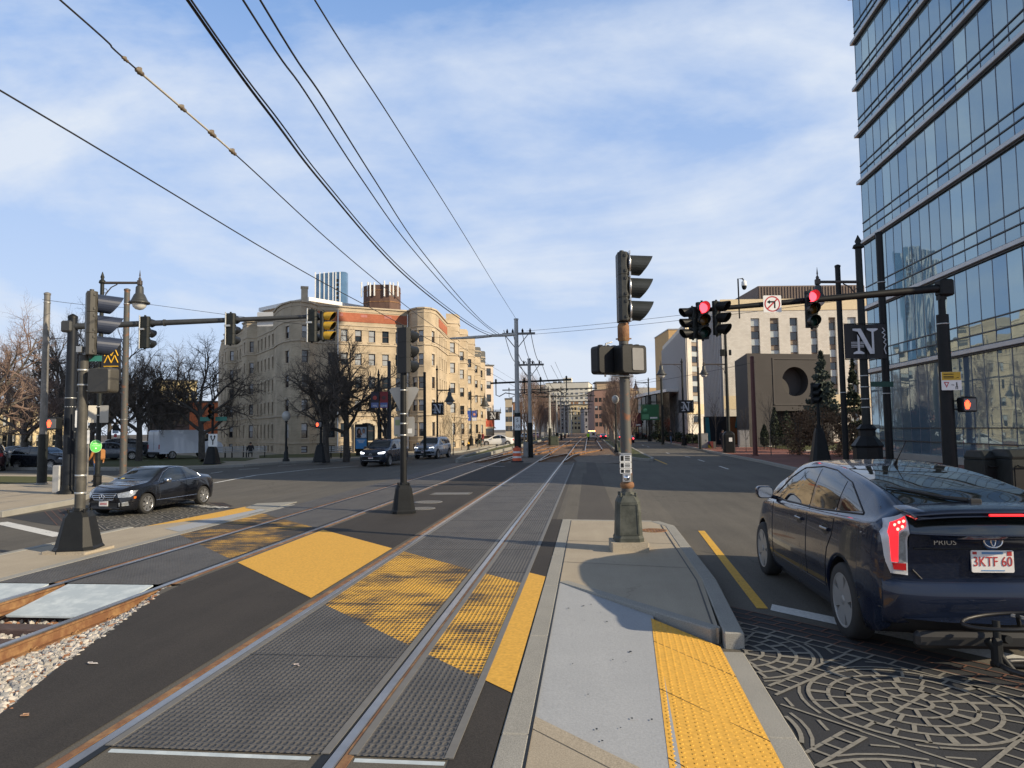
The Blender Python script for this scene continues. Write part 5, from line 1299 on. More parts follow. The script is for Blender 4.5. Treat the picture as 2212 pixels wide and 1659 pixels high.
class Body:
 """car body lofted from sections; front is +Y"""
 def __init__(s, L_, zt, zs, ws, wm, wt, zb, axles, rw, arch=.055, sag=0.0, ny=110, bow=.26):
  s.bow = bow; s.L = L_; s.axles = axles; s.rw = rw
  ys = [-L_ / 2 + L_ * k / ny for k in range(ny + 1)]
  ys += [-L_ / 2 + d for d in (.006, .015, .03)] + [L_ / 2 - d for d in (.006, .015, .03)]
  for a in axles:
   R_ = rw + arch
   ys += [a - R_ * math.cos(math.pi * k / 22) for k in range(23)] + [a - R_ - .004, a + R_ + .004]
  ys = sorted(set(round(y, 4) for y in ys))
  rings = []; s.mats = []
  for y in ys:
   b = interp(zb, y); R_ = rw + arch
   for a in axles:
    if abs(y - a) < R_: b = max(b, rw + math.sqrt(R_ * R_ - (y - a) ** 2))
   Z, S = interp(zt, y), interp(zs, y); W, Mw, T = interp(ws, y), interp(wm, y), interp(wt, y)
   b0 = interp(zb, y)
   hm = b0 + .42 * (S - b0); hh = b0 + .72 * (S - b0)
   def wd(z):
    k = (z - b0) / max(.05, S - b0)
    if k < .42: return Mw * (.93 + .07 * math.sin(math.pi / 2 * k / .42))
    return Mw + (W - Mw) * ((k - .42) / .58) ** 1.6
   zl = [b + (S - b) * f for f in (0, .1, .25, .45, .65, .82, .93)]
   half = [(0, b), (Mw * .55, b), (wd(b) - .03, b)] + [(wd(z), z) for z in zl] + [(W - .004, S)]
   g = max(Z - S, .012)
   rr = min(.5, .07 / max(g, .07))
   up = [(W - .03 - .012, S + min(.03, g * .25)), (W + (T - W) * .45, S + g * .45), (W + (T - W) * .82, S + g * .80), (T - .02, S + g * .93), (T * .86, Z - .014 * min(1, g / .2)), (T * .5, Z - .003), (0, Z)]
   lo = half
   hi = crspline([half[-1]] + up, 4)[1:]
   full = lo + hi
   rings.append([Vector((x, y, z)) for x, z in full] + [Vector((-x, y, z)) for x, z in reversed(full[1:-1])])
  def bow(y, x):
   for sg, a in ((-1, axles[0] - rw - arch - .03), (1, axles[1] + rw + arch + .03)):
    q = sg * (y - a)
    if q > 0: q /= (L_ / 2 - abs(a)); return -sg * s.bow * q * q * (3 - 2 * min(q, 1)) * (abs(x) / wm_max) ** 2.2
   return 0
  wm_max = max(k[1] for k in wm)
  for ring in rings:
   for v in ring: v.y += bow(v.y, v.x)
  s.ring_n = len(rings[0])
  mb = MB(); mb.loft(rings, 0, True, True)
  nlo = 3
  for i, f in enumerate(mb.f):
   cz = sum(mb.v[j][2] for j in f) / len(f); cxx = sum(abs(mb.v[j][0]) for j in f) / len(f)
   yy = sum(mb.v[j][1] for j in f) / len(f)
  s.mb = mb
  n = s.ring_n
  for i in range((len(rings) - 1) * n):
   k = i % n
   if k in (0, 1, n - 1, n - 2): mb.m[i] = 1
  s.bvh = BVHTree.FromPolygons([Vector(v) for v in mb.v], mb.f)
 def hit(s, axis, sg, u, v):
  if axis == 'x': o, d = Vector((sg * 4, u, v)), Vector((-sg, 0, 0))
  elif axis == 'y': o, d = Vector((u, sg * 8, v)), Vector((0, -sg, 0))
  else: o, d = Vector((u, v, 6)), Vector((0, 0, -1))
  r_ = s.bvh.ray_cast(o, d)
  return r_[0], r_[1]
 def patch(s, poly, axis, sg, name, mat, parent, off=.004, grid=.05, build=True, thick=0):
  """a panel cut to an outline and laid on the body's curved skin"""
  bm = bmesh.new()
  f = bm.faces.new([bm.verts.new((p[0], p[1], 0)) for p in poly])
  us = [p[0] for p in poly]; vs = [p[1] for p in poly]
  u = math.floor(min(us) / grid) * grid
  while u < max(us):
   bmesh.ops.bisect_plane(bm, geom=bm.verts[:] + bm.edges[:] + bm.faces[:], plane_co=(u, 0, 0), plane_no=(1, 0, 0)); u += grid
  v = math.floor(min(vs) / grid) * grid
  while v < max(vs):
   bmesh.ops.bisect_plane(bm, geom=bm.verts[:] + bm.edges[:] + bm.faces[:], plane_co=(0, v, 0), plane_no=(0, 1, 0)); v += grid
  bmesh.ops.triangulate(bm, faces=[f for f in bm.faces if len(f.verts) > 4])
  bm.verts.ensure_lookup_table(); bm.verts.index_update(); last = None
  vs3 = []
  for q in bm.verts:
   h, n_ = s.hit(axis, sg, q.co.x, q.co.y)
   if h is None: vs3.append(None); continue
   if n_ is not None:
    dirv = {'x': Vector((sg, 0, 0)), 'y': Vector((0, sg, 0)), 'z': Vector((0, 0, 1))}[axis]
    if n_.dot(dirv) < 0: n_ = -n_
    h = h + (n_ * .6 + dirv * .4) * off
   vs3.append(h)
  mb = MB(); fs = [tuple(q.index for q in fa.verts) for fa in bm.faces]; bm.free()
  fs = [fa for fa in fs if all(vs3[i] is not None for i in fa)]
  used = sorted({i for fa in fs for i in fa}); mp_ = {i: k for k, i in enumerate(used)}
  if not fs: return None
  mb.add([vs3[i] for i in used], [tuple(mp_[i] for i in fa) for fa in fs], 0, True)
  return mb.build(name, mat, parent) if build else mb
def strip(body, pts, axis, sg, w_, mb, off=.003, m=0):
 """thin band following the skin through 2-D points"""
 P_ = []
 for a, b in zip(pts, pts[1:]):
  n = max(1, int(math.dist(a, b) / .05))
  P_ += [(a[0] + (b[0] - a[0]) * k / n, a[1] + (b[1] - a[1]) * k / n) for k in range(n)]
 P_.append(pts[-1]); q = []
 for p in P_:
  h, n_ = body.hit(axis, sg, *p)
  if h is not None: q.append(h + Vector((sg if axis == 'x' else 0, sg if axis == 'y' else 0, 1 if axis == 'z' else 0)) * off)
 if len(q) > 1: mb.tube(q, w_ / 2, 5, m)
def mirror(poly): return [(-u, v) for u, v in poly]
def make_wheel(root, x, y, rw, width, spokes=7, style=0, rimmat=None, rimf=.66):
 s_ = 1 if x > 0 else -1
 mb = MB(); w2 = width / 2; ri = rw * rimf
 mb.lathe([(ri, -w2), (rw * .93, -w2), (rw * .985, -w2 * .75), (rw, -w2 * .4), (rw, w2 * .4), (rw * .985, w2 * .75), (rw * .93, w2), (ri, w2)], n=36, axis='x', cap=False)
 o = mb.build('wheel', K['rubber'], root, loc=(x - s_ * w2, y, rw))
 rm = MB(); e = s_ * w2 * .82
 rm.lathe([(ri * 1.02, s_ * w2 * 1.0), (ri * .97, s_ * w2 * 1.02), (ri * .93, e), (ri * .93, -s_ * w2 * .4)], n=36, axis='x', cap=False)
 rm.lathe([(ri * .2, e * .9), (ri * .17, e + s_ * .012), (.001, e + s_ * .014)], n=14, axis='x')
 for k in range(spokes):
  a = 2 * math.pi * k / spokes
  for da, f in ((0, 1),) if style == 0 else ((-.16, 1), (.16, 1)):
   p0 = Vector((e * .93, math.cos(a + da * .3) * ri * .15, math.sin(a + da * .3) * ri * .15)); p1 = Vector((e, math.cos(a + da) * ri * .95, math.sin(a + da) * ri * .95))
   t = (p1 - p0).normalized(); sd_ = Vector((s_, 0, 0)).cross(t).normalized(); w0, w1 = (ri * (.20 if spokes == 5 else .12), ri * ((.46 if spokes == 5 else .26) if style == 0 else .10))
   q = [p0 - sd_ * w0, p0 + sd_ * w0, p1 + sd_ * w1, p1 - sd_ * w1]; up = Vector((s_ * .014, 0, 0)); dn = Vector((-s_ * .03, 0, 0))
   rm.loft([[v + dn for v in q], [v + up for v in q]], 0, True)
 rm.build('rim', rimmat or K['rim'], o)
 bk = MB(); bk.lathe([(.001, e * .35), (ri * .92, e * .3)], n=24, axis='x'); bk.lathe([(.001, e * .5), (ri * .62, e * .5)], n=24, axis='x', m=1)
 bk.build('brake', [K['plastic'], K['dark']], o)
 return o
def number_plate(root, y, z, s_, text='', w_=.31, h_=.155, body=None, full=False):
 mb = MB(); mb.slab([(u, v) for u, v in rrect(w_, h_, .012)], 'y', -.006, .006)
 o = mb.build('number_plate', K['plate'], root, loc=(0, y, z))
 rot = (math.pi / 2, 0, math.pi if s_ > 0 else 0)
 if text:
  t_ = text_mesh('plate_number', text, h_ * .62, K['txt_red'], o, (0, s_ * .0075, -.004), rot, sx=.86)
  if full:
   b = MB(); b.box((0, s_ * .0075, h_ * .38), (w_ * .5, .002, h_ * .10)); b.build('plate_band', K['txt_blue'], o); b = MB(); b.box((0, s_ * .0075, -h_ * .41), (w_ * .55, .002, h_ * .045)); b.build('plate_band', K['txt_blue'], o)
   b = MB(); b.box((w_ * .40, s_ * .0075, h_ * .36), (w_ * .11, .002, h_ * .2)); b.box((-w_ * .42, s_ * .0075, h_ * .38), (w_ * .10, .002, h_ * .12)); b.build('plate_sticker', K['txt_red'], o)
 else:
  b = MB()
  for k in range(6): b.box((-.1 + .04 * k, s_ * .0075, -.005), (.022, .002, h_ * .42));
  b.build('plate_number', K['txt_red'], o)
 return o
def car_paint(name, c, flake=.2, rough=.22):
 m = bpy.data.materials.new(name); m.use_nodes = True; b = m.node_tree.nodes['Principled BSDF']
 b.inputs['Base Color'].default_value = (*c, 1); b.inputs['Metallic'].default_value = flake; b.inputs['Roughness'].default_value = rough
 b.inputs['Specular IOR Level'].default_value = .25; b.inputs['Coat Weight'].default_value = .75; b.inputs['Coat Roughness'].default_value = .03
 n = m.node_tree.nodes; l = m.node_tree.links; t = n.new('ShaderNodeTexCoord'); nz_ = n.new('ShaderNodeTexNoise'); nz_.inputs['Scale'].default_value = 2.5; nz_.inputs['Detail'].default_value = 6
 mr = n.new('ShaderNodeMapRange'); mr.inputs[1].default_value = .3; mr.inputs[2].default_value = .75; mr.inputs[3].default_value = rough * .8; mr.inputs[4].default_value = rough * 1.9
 l.new(t.outputs['Object'], nz_.inputs['Vector']); l.new(nz_.outputs['Fac'], mr.inputs[0]); l.new(mr.outputs[0], b.inputs['Roughness'])
 return m
def mirrors(root, body, y, z, w_=.96, mat=None):
 for s_ in (-1, 1):
  mb = MB(); c = Vector((s_ * (w_ + .09), y, z))
  rings = []
  for k, (dy, f) in enumerate(((.10, .45), (.07, .85), (0, 1.0), (-.07, .98), (-.085, .9))):
   rings.append([Vector((c.x + u * f * s_, c.y + dy, c.z + v * f)) for u, v in rrect(.21, .145, .05, 3)])
  mb.loft(rings, 0, True, True); mb.tube([(s_ * (w_ - .10), y + .03, z - .08), (s_ * (w_ + .02), y + .03, z - .05)], .025, 6)
  o = mb.build('wing_mirror', mat, root)
  g = MB(); g.add([Vector((c.x + u * .84, c.y - .088, c.z + v * .82)) for u, v in rrect(.21, .145, .05, 3)], [tuple(range(16))]); g.build('mirror_glass', K['chrome'], o)
# ---------------------------------------------------------------- the navy hatchback waiting at the line
COVER = M('grey_wheel_cover', (.27, .27, .265), .4, .2, var=.05)
def navy_hatchback(loc, rz):
 t = thing('hatchback_car', 'dark navy hatchback with lit red tail lamps waiting at the stop line', 'car', loc, rz)
 paint = car_paint('navy_paint', (.010, .016, .036), .3, .18)
 L_ = 4.62
 zt = [(-2.31, 1.02), (-2.29, 1.10), (-2.25, 1.155), (-2.17, 1.185), (-2.0, 1.215), (-1.6, 1.315), (-1.0, 1.415), (-.4, 1.465), (.12, 1.48), (.55, 1.44), (.95, 1.30), (1.3, 1.13), (1.5, 1.03), (1.8, .93), (2.1, .82), (2.24, .72), (2.31, .60)]
 zs = [(-2.31, 1.01), (-2.25, 1.06), (-2.1, 1.075), (-1.5, 1.05), (-.5, 1.01), (.6, .97), (1.3, .93), (1.8, .85), (2.15, .73), (2.31, .57)]
 ws = [(-2.31, .80), (-2.27, .825), (-2.1, .84), (-1.4, .855), (-.3, .865), (.8, .86), (1.5, .82), (2.0, .72), (2.22, .60), (2.31, .48)]
 wm = [(-2.31, .84), (-2.28, .87), (-2.15, .895), (-1.6, .91), (-.5, .91), (.8, .91), (1.5, .89), (2.0, .80), (2.22, .68), (2.31, .55)]
 wt = [(-2.31, .70), (-2.2, .68), (-2.0, .66), (-1.4, .63), (-.4, .61), (.3, .605), (.9, .62), (1.3, .70), (1.8, .66), (2.2, .5), (2.31, .38)]
 zb = [(-2.31, .38), (-2.2, .27), (-1.8, .20), (1.9, .18), (2.2, .22), (2.31, .3)]
 B = Body(L_, zt, zs, ws, wm, wt, zb, (-1.33, 1.42), .325, .05)
 B.mb.build('body', [paint, K['plastic']], t)
 for y in (-1.33, 1.42):
  for x in (-.90, .90): make_wheel(t, x, y, .325, .20, 5, 0, COVER, .70)
 G_ = K['glass_car']
 for s_ in (-1, 1):
  for nm_, poly in (('side_window', [(-.30, 1.035), (.62, 1.01), (.93, 1.03), (.64, 1.24), (.32, 1.365), (-.22, 1.405)]),
                          ('side_window', [(-1.05, 1.065), (-.38, 1.042), (-.31, 1.405), (-.62, 1.39), (-1.0, 1.33)]),
                          ('quarter_window', [(-1.62, 1.125), (-1.13, 1.075), (-1.08, 1.315), (-1.3, 1.255)]),
                          ('quarter_window', [(.71, 1.01), (1.18, 1.0), (.98, 1.035), (.74, 1.165)])):
   B.patch(poly, 'x', s_, nm_, G_, t, .004)
  tr_ = MB()
  strip(B, [(1.2, .985), (.3, 1.01), (-.6, 1.035), (-1.65, 1.105)], 'x', s_, .016, tr_, .003)
  strip(B, [(-1.65, 1.115), (-1.1, 1.33), (-.6, 1.41), (-.2, 1.425), (.3, 1.385), (.66, 1.26), (1.05, 1.05)], 'x', s_, .014, tr_, .003)
  tr_.build('window_trim', K['plastic'], t)
  for y0, y1 in ((-.335, -.335),):
   dm = MB(); strip(B, [(-.34, 1.02), (-.36, .6), (-.36, .36)], 'x', s_, .009, dm, .001); strip(B, [(.98, .95), (.90, .55), (.92, .36)], 'x', s_, .009, dm, .001)
   strip(B, [(-1.12, 1.05), (-1.08, .85), (-.98, .72)], 'x', s_, .009, dm, .001); strip(B, [(.92, .36), (-.9, .36)], 'x', s_, .009, dm, .001); strip(B, [(-.98, .72), (-.9, .36)], 'x', s_, .009, dm, .001)
   dm.build('door_seam', K['plastic'], t)
  for y in (-.12, -.92):
   h, n_ = B.hit('x', s_, y, .89); mb = MB()
   mb.box((h.x + s_ * .022, y, .89), (.018, .21, .028), b=.008); mb.box((h.x + s_ * .006, y + .09, .89), (.03, .03, .03)); mb.box((h.x + s_ * .006, y - .09, .89), (.03, .03, .03))
   mb.build('door_handle', paint, t)
   B.patch([(y + .1 * math.cos(a * .524), .885 + .05 * math.sin(a * .524)) for a in range(12)], 'x', s_, 'handle_cup', K['plastic'], t, .002, .03)
  # tail lamp: white rim, red column, clear block
  rimp = [(s_ * .80, 1.10), (s_ * .60, 1.075), (s_ * .605, .70), (s_ * .66, .645), (s_ * .805, .66), (s_ * .86, .75), (s_ * .87, .95)]
  lamp = [(-2.31, 1.06), (-2.20, 1.05), (-2.02, .98)]
  def lp(poly, nm_, mat, off, par): return B.patch([(s_ * u, v) for u, v in poly], 'y', -1, nm_, mat, par, off, .03)
  tl = lp([(.655, 1.165), (.66, .70), (.795, .715), (.825, .80), (.832, 1.02), (.785, 1.11)], 'tail_lamp', K['lamp_rim'], .012, t)
  B2 = [(.62, 1.06), (.64, .98), (.74, .93), (.745, .71), (.805, .72), (.812, .95), (.75, 1.015)]
  lp([(.665, 1.14), (.674, 1.07), (.728, 1.03), (.738, .80), (.788, .805), (.796, 1.02), (.765, 1.09)], 'lit_lens', K['lamp_red_on'], .018, tl)
  lp([(.674, 1.055), (.72, 1.015), (.73, .80), (.674, .80)], 'clear_lens', K['lamp_clear'], .018, tl)
  lp([(.674, .79), (.785, .795), (.775, .745), (.674, .735)], 'reflector', K['lamp_red'], .018, tl)
  sp = MB()
  for u, v in ((.685, 1.11), (.715, 1.10), (.745, 1.08), (.70, 1.07), (.732, 1.05)):
   h, _ = B.hit('y', -1, s_ * u, v)
   if h: sp.lathe([(.001, -.026), (.011, -.024), (.013, -.018)], (h.x, h.y, h.z), 8, axis='y')
  sp.build('lit_spot', K['lamp_spot'], tl)
  pass
 # rear glass, spoiler, lower glass panel, emblem, lettering, plate
 B.patch([(-.56, -1.98), (.56, -1.98), (.58, -1.4), (.55, -.72), (.3, -.66), (-.3, -.66), (-.55, -.72), (-.58, -1.4)], 'z', 1, 'rear_window', G_, t, .004)
 B.patch([(-.50, .42), (.50, .42), (.56, .62), (.60, .98), (.60, 1.22), (.45, 1.26), (-.45, 1.26), (-.60, 1.22), (-.60, .98), (-.56, .62)], 'z', 1, 'windscreen', G_, t, .004) if False else None
 B.patch([(-.64, 1.24), (.64, 1.24), (.58, .66), (.4, .58), (-.4, .58), (-.58, .66)], 'z', 1, 'windscreen', G_, t, .004)
 sp = MB(); rings = []
 for y, z, th, wd in ((-2.34, 1.175, .022, .66), (-2.37, 1.18, .03, .65), (-2.30, 1.20, .035, .67), (-2.12, 1.213, .035, .68), (-1.98, 1.222, .025, .66)):
  rings.append([Vector((x, y + .05 * (abs(x) / .7) ** 2, z + zz - .035 * (abs(x) / .7) ** 3)) for x, zz in [(wd * k / 6, th / 2) for k in range(-6, 7)] + [(wd * k / 6, -th / 2) for k in range(6, -7, -1)]])
 sp.loft(rings, 0, True, True); so_ = sp.build('spoiler', paint, t)
 bl = MB(); bl.box((0, -2.374, 1.18), (.26, .02, .016), b=.004); bl.build('brake_light', K['lamp_red_on'], so_)
 def rear(poly, nm_, mat, off=.008, par=t): return B.patch(poly, 'y', -1, nm_, mat, par, off, .06)
 rear([(-.645, 1.15), (.645, 1.15), (.645, 1.03), (-.645, 1.03)], 'lower_rear_glass', G_, .008)
 rear([(-.645, 1.018), (.645, 1.018), (.645, .91), (-.645, .91)], 'tailgate_panel', paint, .012)
 rear([(-.44, .895), (.44, .895), (.40, .70), (-.40, .70)], 'plate_recess', paint, .003)
 sm = MB()
 strip(B, [(-.60, .902), (.60, .902)], 'y', -1, .014, sm, .004); strip(B, [(-.62, .74), (-.5, .62), (-.3, .59), (.3, .59), (.5, .62), (.62, .74)], 'y', -1, .014, sm, .004)
 strip(B, [(-.86, .44), (.86, .44)], 'y', -1, .012, sm, .004); sm.build('tailgate_seam', K['plastic'], t)
 bp_ = MB(); rings = []
 for k in range(-12, 13):
  x = .85 * k / 12; h, _ = B.hit('y', -1, x, .52); e = 1 - .5 * (abs(k) / 12) ** 4
  rings.append([Vector((x, h.y - dy * e, z)) for z, dy in ((.68, -.02), (.67, .018), (.63, .045), (.56, .062), (.47, .066), (.40, .055), (.345, .03), (.33, -.02))])
 bp_.loft(rings, 0, True, True); bp_.build('rear_bumper', paint, t)
 h, _ = B.hit('y', -1, 0, .965)
 em = MB()
 def ell(cx, cz, a, b, r_, n=28): em.tube([(cx + a * math.cos(2 * math.pi * k / n), h.y - .04, cz + b * math.sin(2 * math.pi * k / n)) for k in range(n + 1)], r_, 6, 0, False)
 ell(0, .965, .072, .048, .007); ell(0, .988, .045, .014, .0055); ell(0, .967, .018, .040, .0055)
 em.build('emblem', K['chrome'], t)
 disc = MB(); disc.lathe([(.001, -.034), (.066, -.033), (.07, -.004)], (0, h.y, .965), 24, axis='y'); disc.build('emblem_disc', M('blue_emblem_glass', (.03, .10, .24), .1, coat=.5), t).scale = (1, 1, 1)
 h2, _ = B.hit('y', -1, -.37, .955)
 text_mesh('lettering', 'PRIUS', .058, K['chrome'], t, (-.37, h2.y - .018, .952), (math.pi / 2, 0, 0), .004, 1.25)
 h3, _ = B.hit('y', -1, 0, .81)
 number_plate(t, h3.y - .018, .81, -1, '3KTF 60', .33, .165, full=True)
 # wiper, aerial, mirrors
 wp = MB(); q = [B.hit('z', 1, x, y)[0] + Vector((0, 0, .025)) for x, y in ((-.02, -1.98), (-.20, -1.90), (-.38, -1.76), (-.53, -1.62))]
 wp.tube(q, [.022, .016, .011, .008], 6); wp.tube([q[1] + Vector((.05, 0, 0)), q[3] + Vector((-.02, .05, 0))], .007, 5); wp.box(tuple(q[0]), (.1, .07, .04), b=.01); wp.build('rear_wiper', K['plastic'], t)
 a0 = B.hit('z', 1, 0, -.55)[0]; an = MB(); an.tube([a0, a0 + Vector((0, -.05, .05))], [.022, .012], 8); an.tube([a0 + Vector((0, -.05, .05)), a0 + Vector((0, -.27, .24))], [.006, .003], 6); an.build('aerial', K['plastic'], t)
 mirrors(t, B, .92, 1.07, .90, paint)
 st = MB(); h4, _ = B.hit('x', -1, -1.78, 1.07);
 B.patch([(-1.93, 1.03), (-1.72, 1.06), (-1.72, 1.11), (-1.93, 1.09)], 'x', -1, 'sticker', K['wht_sticker'], t, .005) if False else None
 # dark interior seen through rear glass: head rests stand behind it in the photograph, the glass is too dark here
 lp_ = MB(); lp_.box((-.25, -2.27, .26), (.9, .1, .12), b=.03); lp_.tube([(.1, -2.3, .22), (.1, -2.18, .22)], .03, 8); lp_.build('rear_valance', K['plastic'], t)
 return t, B
PR = G(1850, 1378, ZR); PF = G(1678, 1248, ZR)
ang = math.atan2(PF.y - PR.y, PF.x - PR.x) - math.pi / 2
ax = Vector((math.cos(ang), math.sin(ang), 0)); fy = Vector((-math.sin(ang), math.cos(ang), 0))
CSC = (1.06, 1.12, 1.16)
ctr = PR + ax * .83 + fy * 1.33 * 1.12
prius, PB = navy_hatchback((ctr.x, ctr.y, ZR), ang)
prius.scale = CSC
# ---- folded bicycle carrier / bicycle wheel hanging low behind the hatchback
bk = thing('bicycle_rack', 'folded black bicycle carrier hanging behind the navy hatchback bumper', 'bike rack', (ctr.x, ctr.y, ZR), ang); bk.scale = CSC
mb = MB(); cy = -2.62
def hoop(mb, c, a, b, r_, tilt, n=24):
 mb.tube([(c[0] + a * math.cos(2 * math.pi * k / n), c[1] + b * math.sin(2 * math.pi * k / n), c[2] + tilt * math.cos(2 * math.pi * k / n)) for k in range(n + 1)], r_, 6, 0, False)
hoop(mb, (-.10, -2.55, .47), .36, .20, .014, .03); mb.build('tray_hoop', K['plastic'], bk)
mb = MB(); hoop(mb, (.12, -2.62, .15), .34, .22, .02, -.02); mb.build('tray_hoop', K['plastic'], bk)
mb = MB()
for a, b, r_ in (((-.2, -2.5, .46), (-.22, -2.55, .16), .028), ((-.05, -2.4, .30), (-.05, -2.3, .28), .03), ((-.25, -2.5, .16), (.45, -2.62, .15), .022), ((-.28, -2.52, .33), (-.12, -2.55, .12), .03), ((-.05, -2.52, .50), (.0, -2.45, .42), .016), ((.1, -2.55, .28), (.18, -2.6, .17), .02)): mb.tube([a, b], r_, 7)
mb.box((-.22, -2.53, .25), (.08, .07, .2), .2, b=.02); mb.build('carrier_arm', K['black'], bk)
mb = MB(); mb.box((-.02, -2.5, .485), (.035, .12, .02), .5, b=.004); mb.box((.42, -2.55, .14), (.07, .03, .03), b=.004, m=1); mb.build('buckle', [K['steel'], K['yellow']], bk)
# ---------------------------------------------------------------- saloon with grille, turning in
def saloon(name, label, loc, rz, paint, scale=1.0, detail=True, kind='saloon', group=None, lit=False, wheelstyle=1):
 t = thing(name, label, 'car', loc, rz, group); t.scale = (scale,) * 3
 if kind == 'saloon':
  L_ = 4.58; ax_ = (-1.38, 1.38); rw = .325
  zt = [(-2.29, .78), (-2.25, .93), (-2.1, 1.01), (-1.75, 1.06), (-1.45, 1.12), (-1.0, 1.31), (-.5, 1.42), (-.05, 1.445), (.3, 1.41), (.7, 1.23), (1.05, 1.04), (1.25, .985), (1.7, .93), (2.05, .83), (2.22, .72), (2.29, .58)]
  zs = [(-2.29, .76), (-2.2, .88), (-1.9, .955), (-1.2, .965), (0, .945), (1.1, .91), (1.7, .84), (2.1, .74), (2.29, .56)]
  ws = [(-2.29, .60), (-2.15, .72), (-1.5, .82), (-.2, .84), (.9, .83), (1.6, .80), (2.1, .70), (2.29, .52)]
  wm = [(-2.29, .66), (-2.2, .78), (-1.6, .875), (0, .885), (1.5, .87), (2.05, .78), (2.29, .58)]
  wt = [(-2.29, .52), (-2.0, .62), (-1.5, .60), (-.8, .57), (.2, .565), (.75, .61), (1.1, .70), (1.7, .64), (2.29, .42)]
  zb = [(-2.29, .35), (-2.1, .22), (1.9, .18), (2.2, .2), (2.29, .24)]
  front_w = [(-.15, 0)]
  sw = [[(-.42, .975), (.45, .95), (.78, .965), (.42, 1.23), (.12, 1.345), (-.38, 1.365)], [(-1.22, .99), (-.50, .978), (-.46, 1.365), (-.75, 1.32), (-1.05, 1.19)]]
  ws_ = [(-.67, 1.10), (.67, 1.10), (.565, .42), (.4, .30), (-.4, .30), (-.565, .42)]; rw_ = [(-.57, -.78), (.57, -.78), (.62, -1.50), (-.62, -1.50)]
  mir = (.62, 1.0, .86)
 elif kind == 'hatch':
  L_ = 4.1; ax_ = (-1.25, 1.25); rw = .31
  zt = [(-2.05, .8), (-2.02, 1.0), (-1.9, 1.25), (-1.6, 1.40), (-1.0, 1.47), (-.2, 1.49), (.3, 1.44), (.7, 1.25), (1.0, 1.06), (1.3, .98), (1.7, .88), (1.95, .74), (2.05, .58)]
  zs = [(-2.05, .78), (-1.9, .98), (-1.0, .97), (1.0, .92), (1.6, .83), (2.05, .56)]
  ws = [(-2.05, .62), (-1.9, .76), (-.3, .83), (1.3, .80), (1.8, .68), (2.05, .5)]
  wm = [(-2.05, .68), (-1.9, .82), (0, .87), (1.4, .86), (1.85, .75), (2.05, .55)]
  wt = [(-2.05, .54), (-1.7, .56), (0, .58), (.7, .62), (1.1, .7), (2.05, .4)]
  zb = [(-2.05, .35), (-1.9, .22), (1.8, .18), (2.05, .26)]
  sw = [[(-.38, .99), (.45, .96), (.75, .975), (.4, 1.26), (.1, 1.38), (-.34, 1.41)], [(-1.2, 1.0), (-.46, .992), (-.42, 1.41), (-1.1, 1.37)]]
  ws_ = [(-.67, 1.05), (.67, 1.05), (.57, .42), (.4, .32), (-.4, .32), (-.57, .42)]; rw_ = [(-.5, -1.62), (.5, -1.62), (.56, -1.92), (-.56, -1.92)]
  mir = (.6, 1.02, .85)
 else:                                     # suv
  L_ = 4.62; ax_ = (-1.36, 1.36); rw = .37
  zt = [(-2.31, .85), (-2.28, 1.05), (-2.18, 1.32), (-2.0, 1.55), (-1.6, 1.66), (-.6, 1.70), (0, 1.69), (.4, 1.62), (.8, 1.38), (1.1, 1.17), (1.3, 1.12), (1.8, 1.04), (2.1, .92), (2.25, .78), (2.31, .62)]
  zs = [(-2.31, .83), (-2.15, 1.06), (-1.2, 1.10), (0, 1.07), (1.2, 1.03), (1.8, .96), (2.15, .84), (2.31, .6)]
  ws = [(-2.31, .72), (-2.1, .82), (-.8, .87), (1.0, .86), (1.8, .82), (2.15, .74), (2.31, .6)]
  wm = [(-2.31, .76), (-2.15, .87), (-1, .92), (1.2, .92), (1.9, .87), (2.2, .77), (2.31, .66)]
  wt = [(-2.31, .62), (-2.0, .62), (-.5, .63), (.4, .63), (.9, .70), (1.2, .77), (2.31, .52)]
  zb = [(-2.31, .45), (-2.15, .30), (1.9, .26), (2.2, .3), (2.31, .36)]
  sw = [[(-.36, 1.12), (.55, 1.085), (.88, 1.10), (.52, 1.40), (.2, 1.57), (-.32, 1.60)], [(-1.18, 1.135), (-.45, 1.125), (-.41, 1.60), (-1.14, 1.585)], [(-1.85, 1.18), (-1.27, 1.145), (-1.23, 1.575), (-1.62, 1.54)]]
  ws_ = [(-.74, 1.14), (.74, 1.14), (.63, .56), (.45, .46), (-.45, .46), (-.63, .56)]; rw_ = [(-.55, -1.95), (.55, -1.95), (.62, -2.24), (-.62, -2.24)]
  mir = (.78, 1.16, .9)
 B = Body(L_, zt, zs, ws, wm, wt, zb, ax_, rw, .045, ny=70)
 B.mb.build('body', [paint, K['plastic']], t)
 h_ = L_ / 2
 for y in ax_:
  for x in (-1, 1): make_wheel(t, x * (interp(wm, y) - .005), y, rw, .22, 7, wheelstyle, None, .70 if kind == 'saloon' else .66)
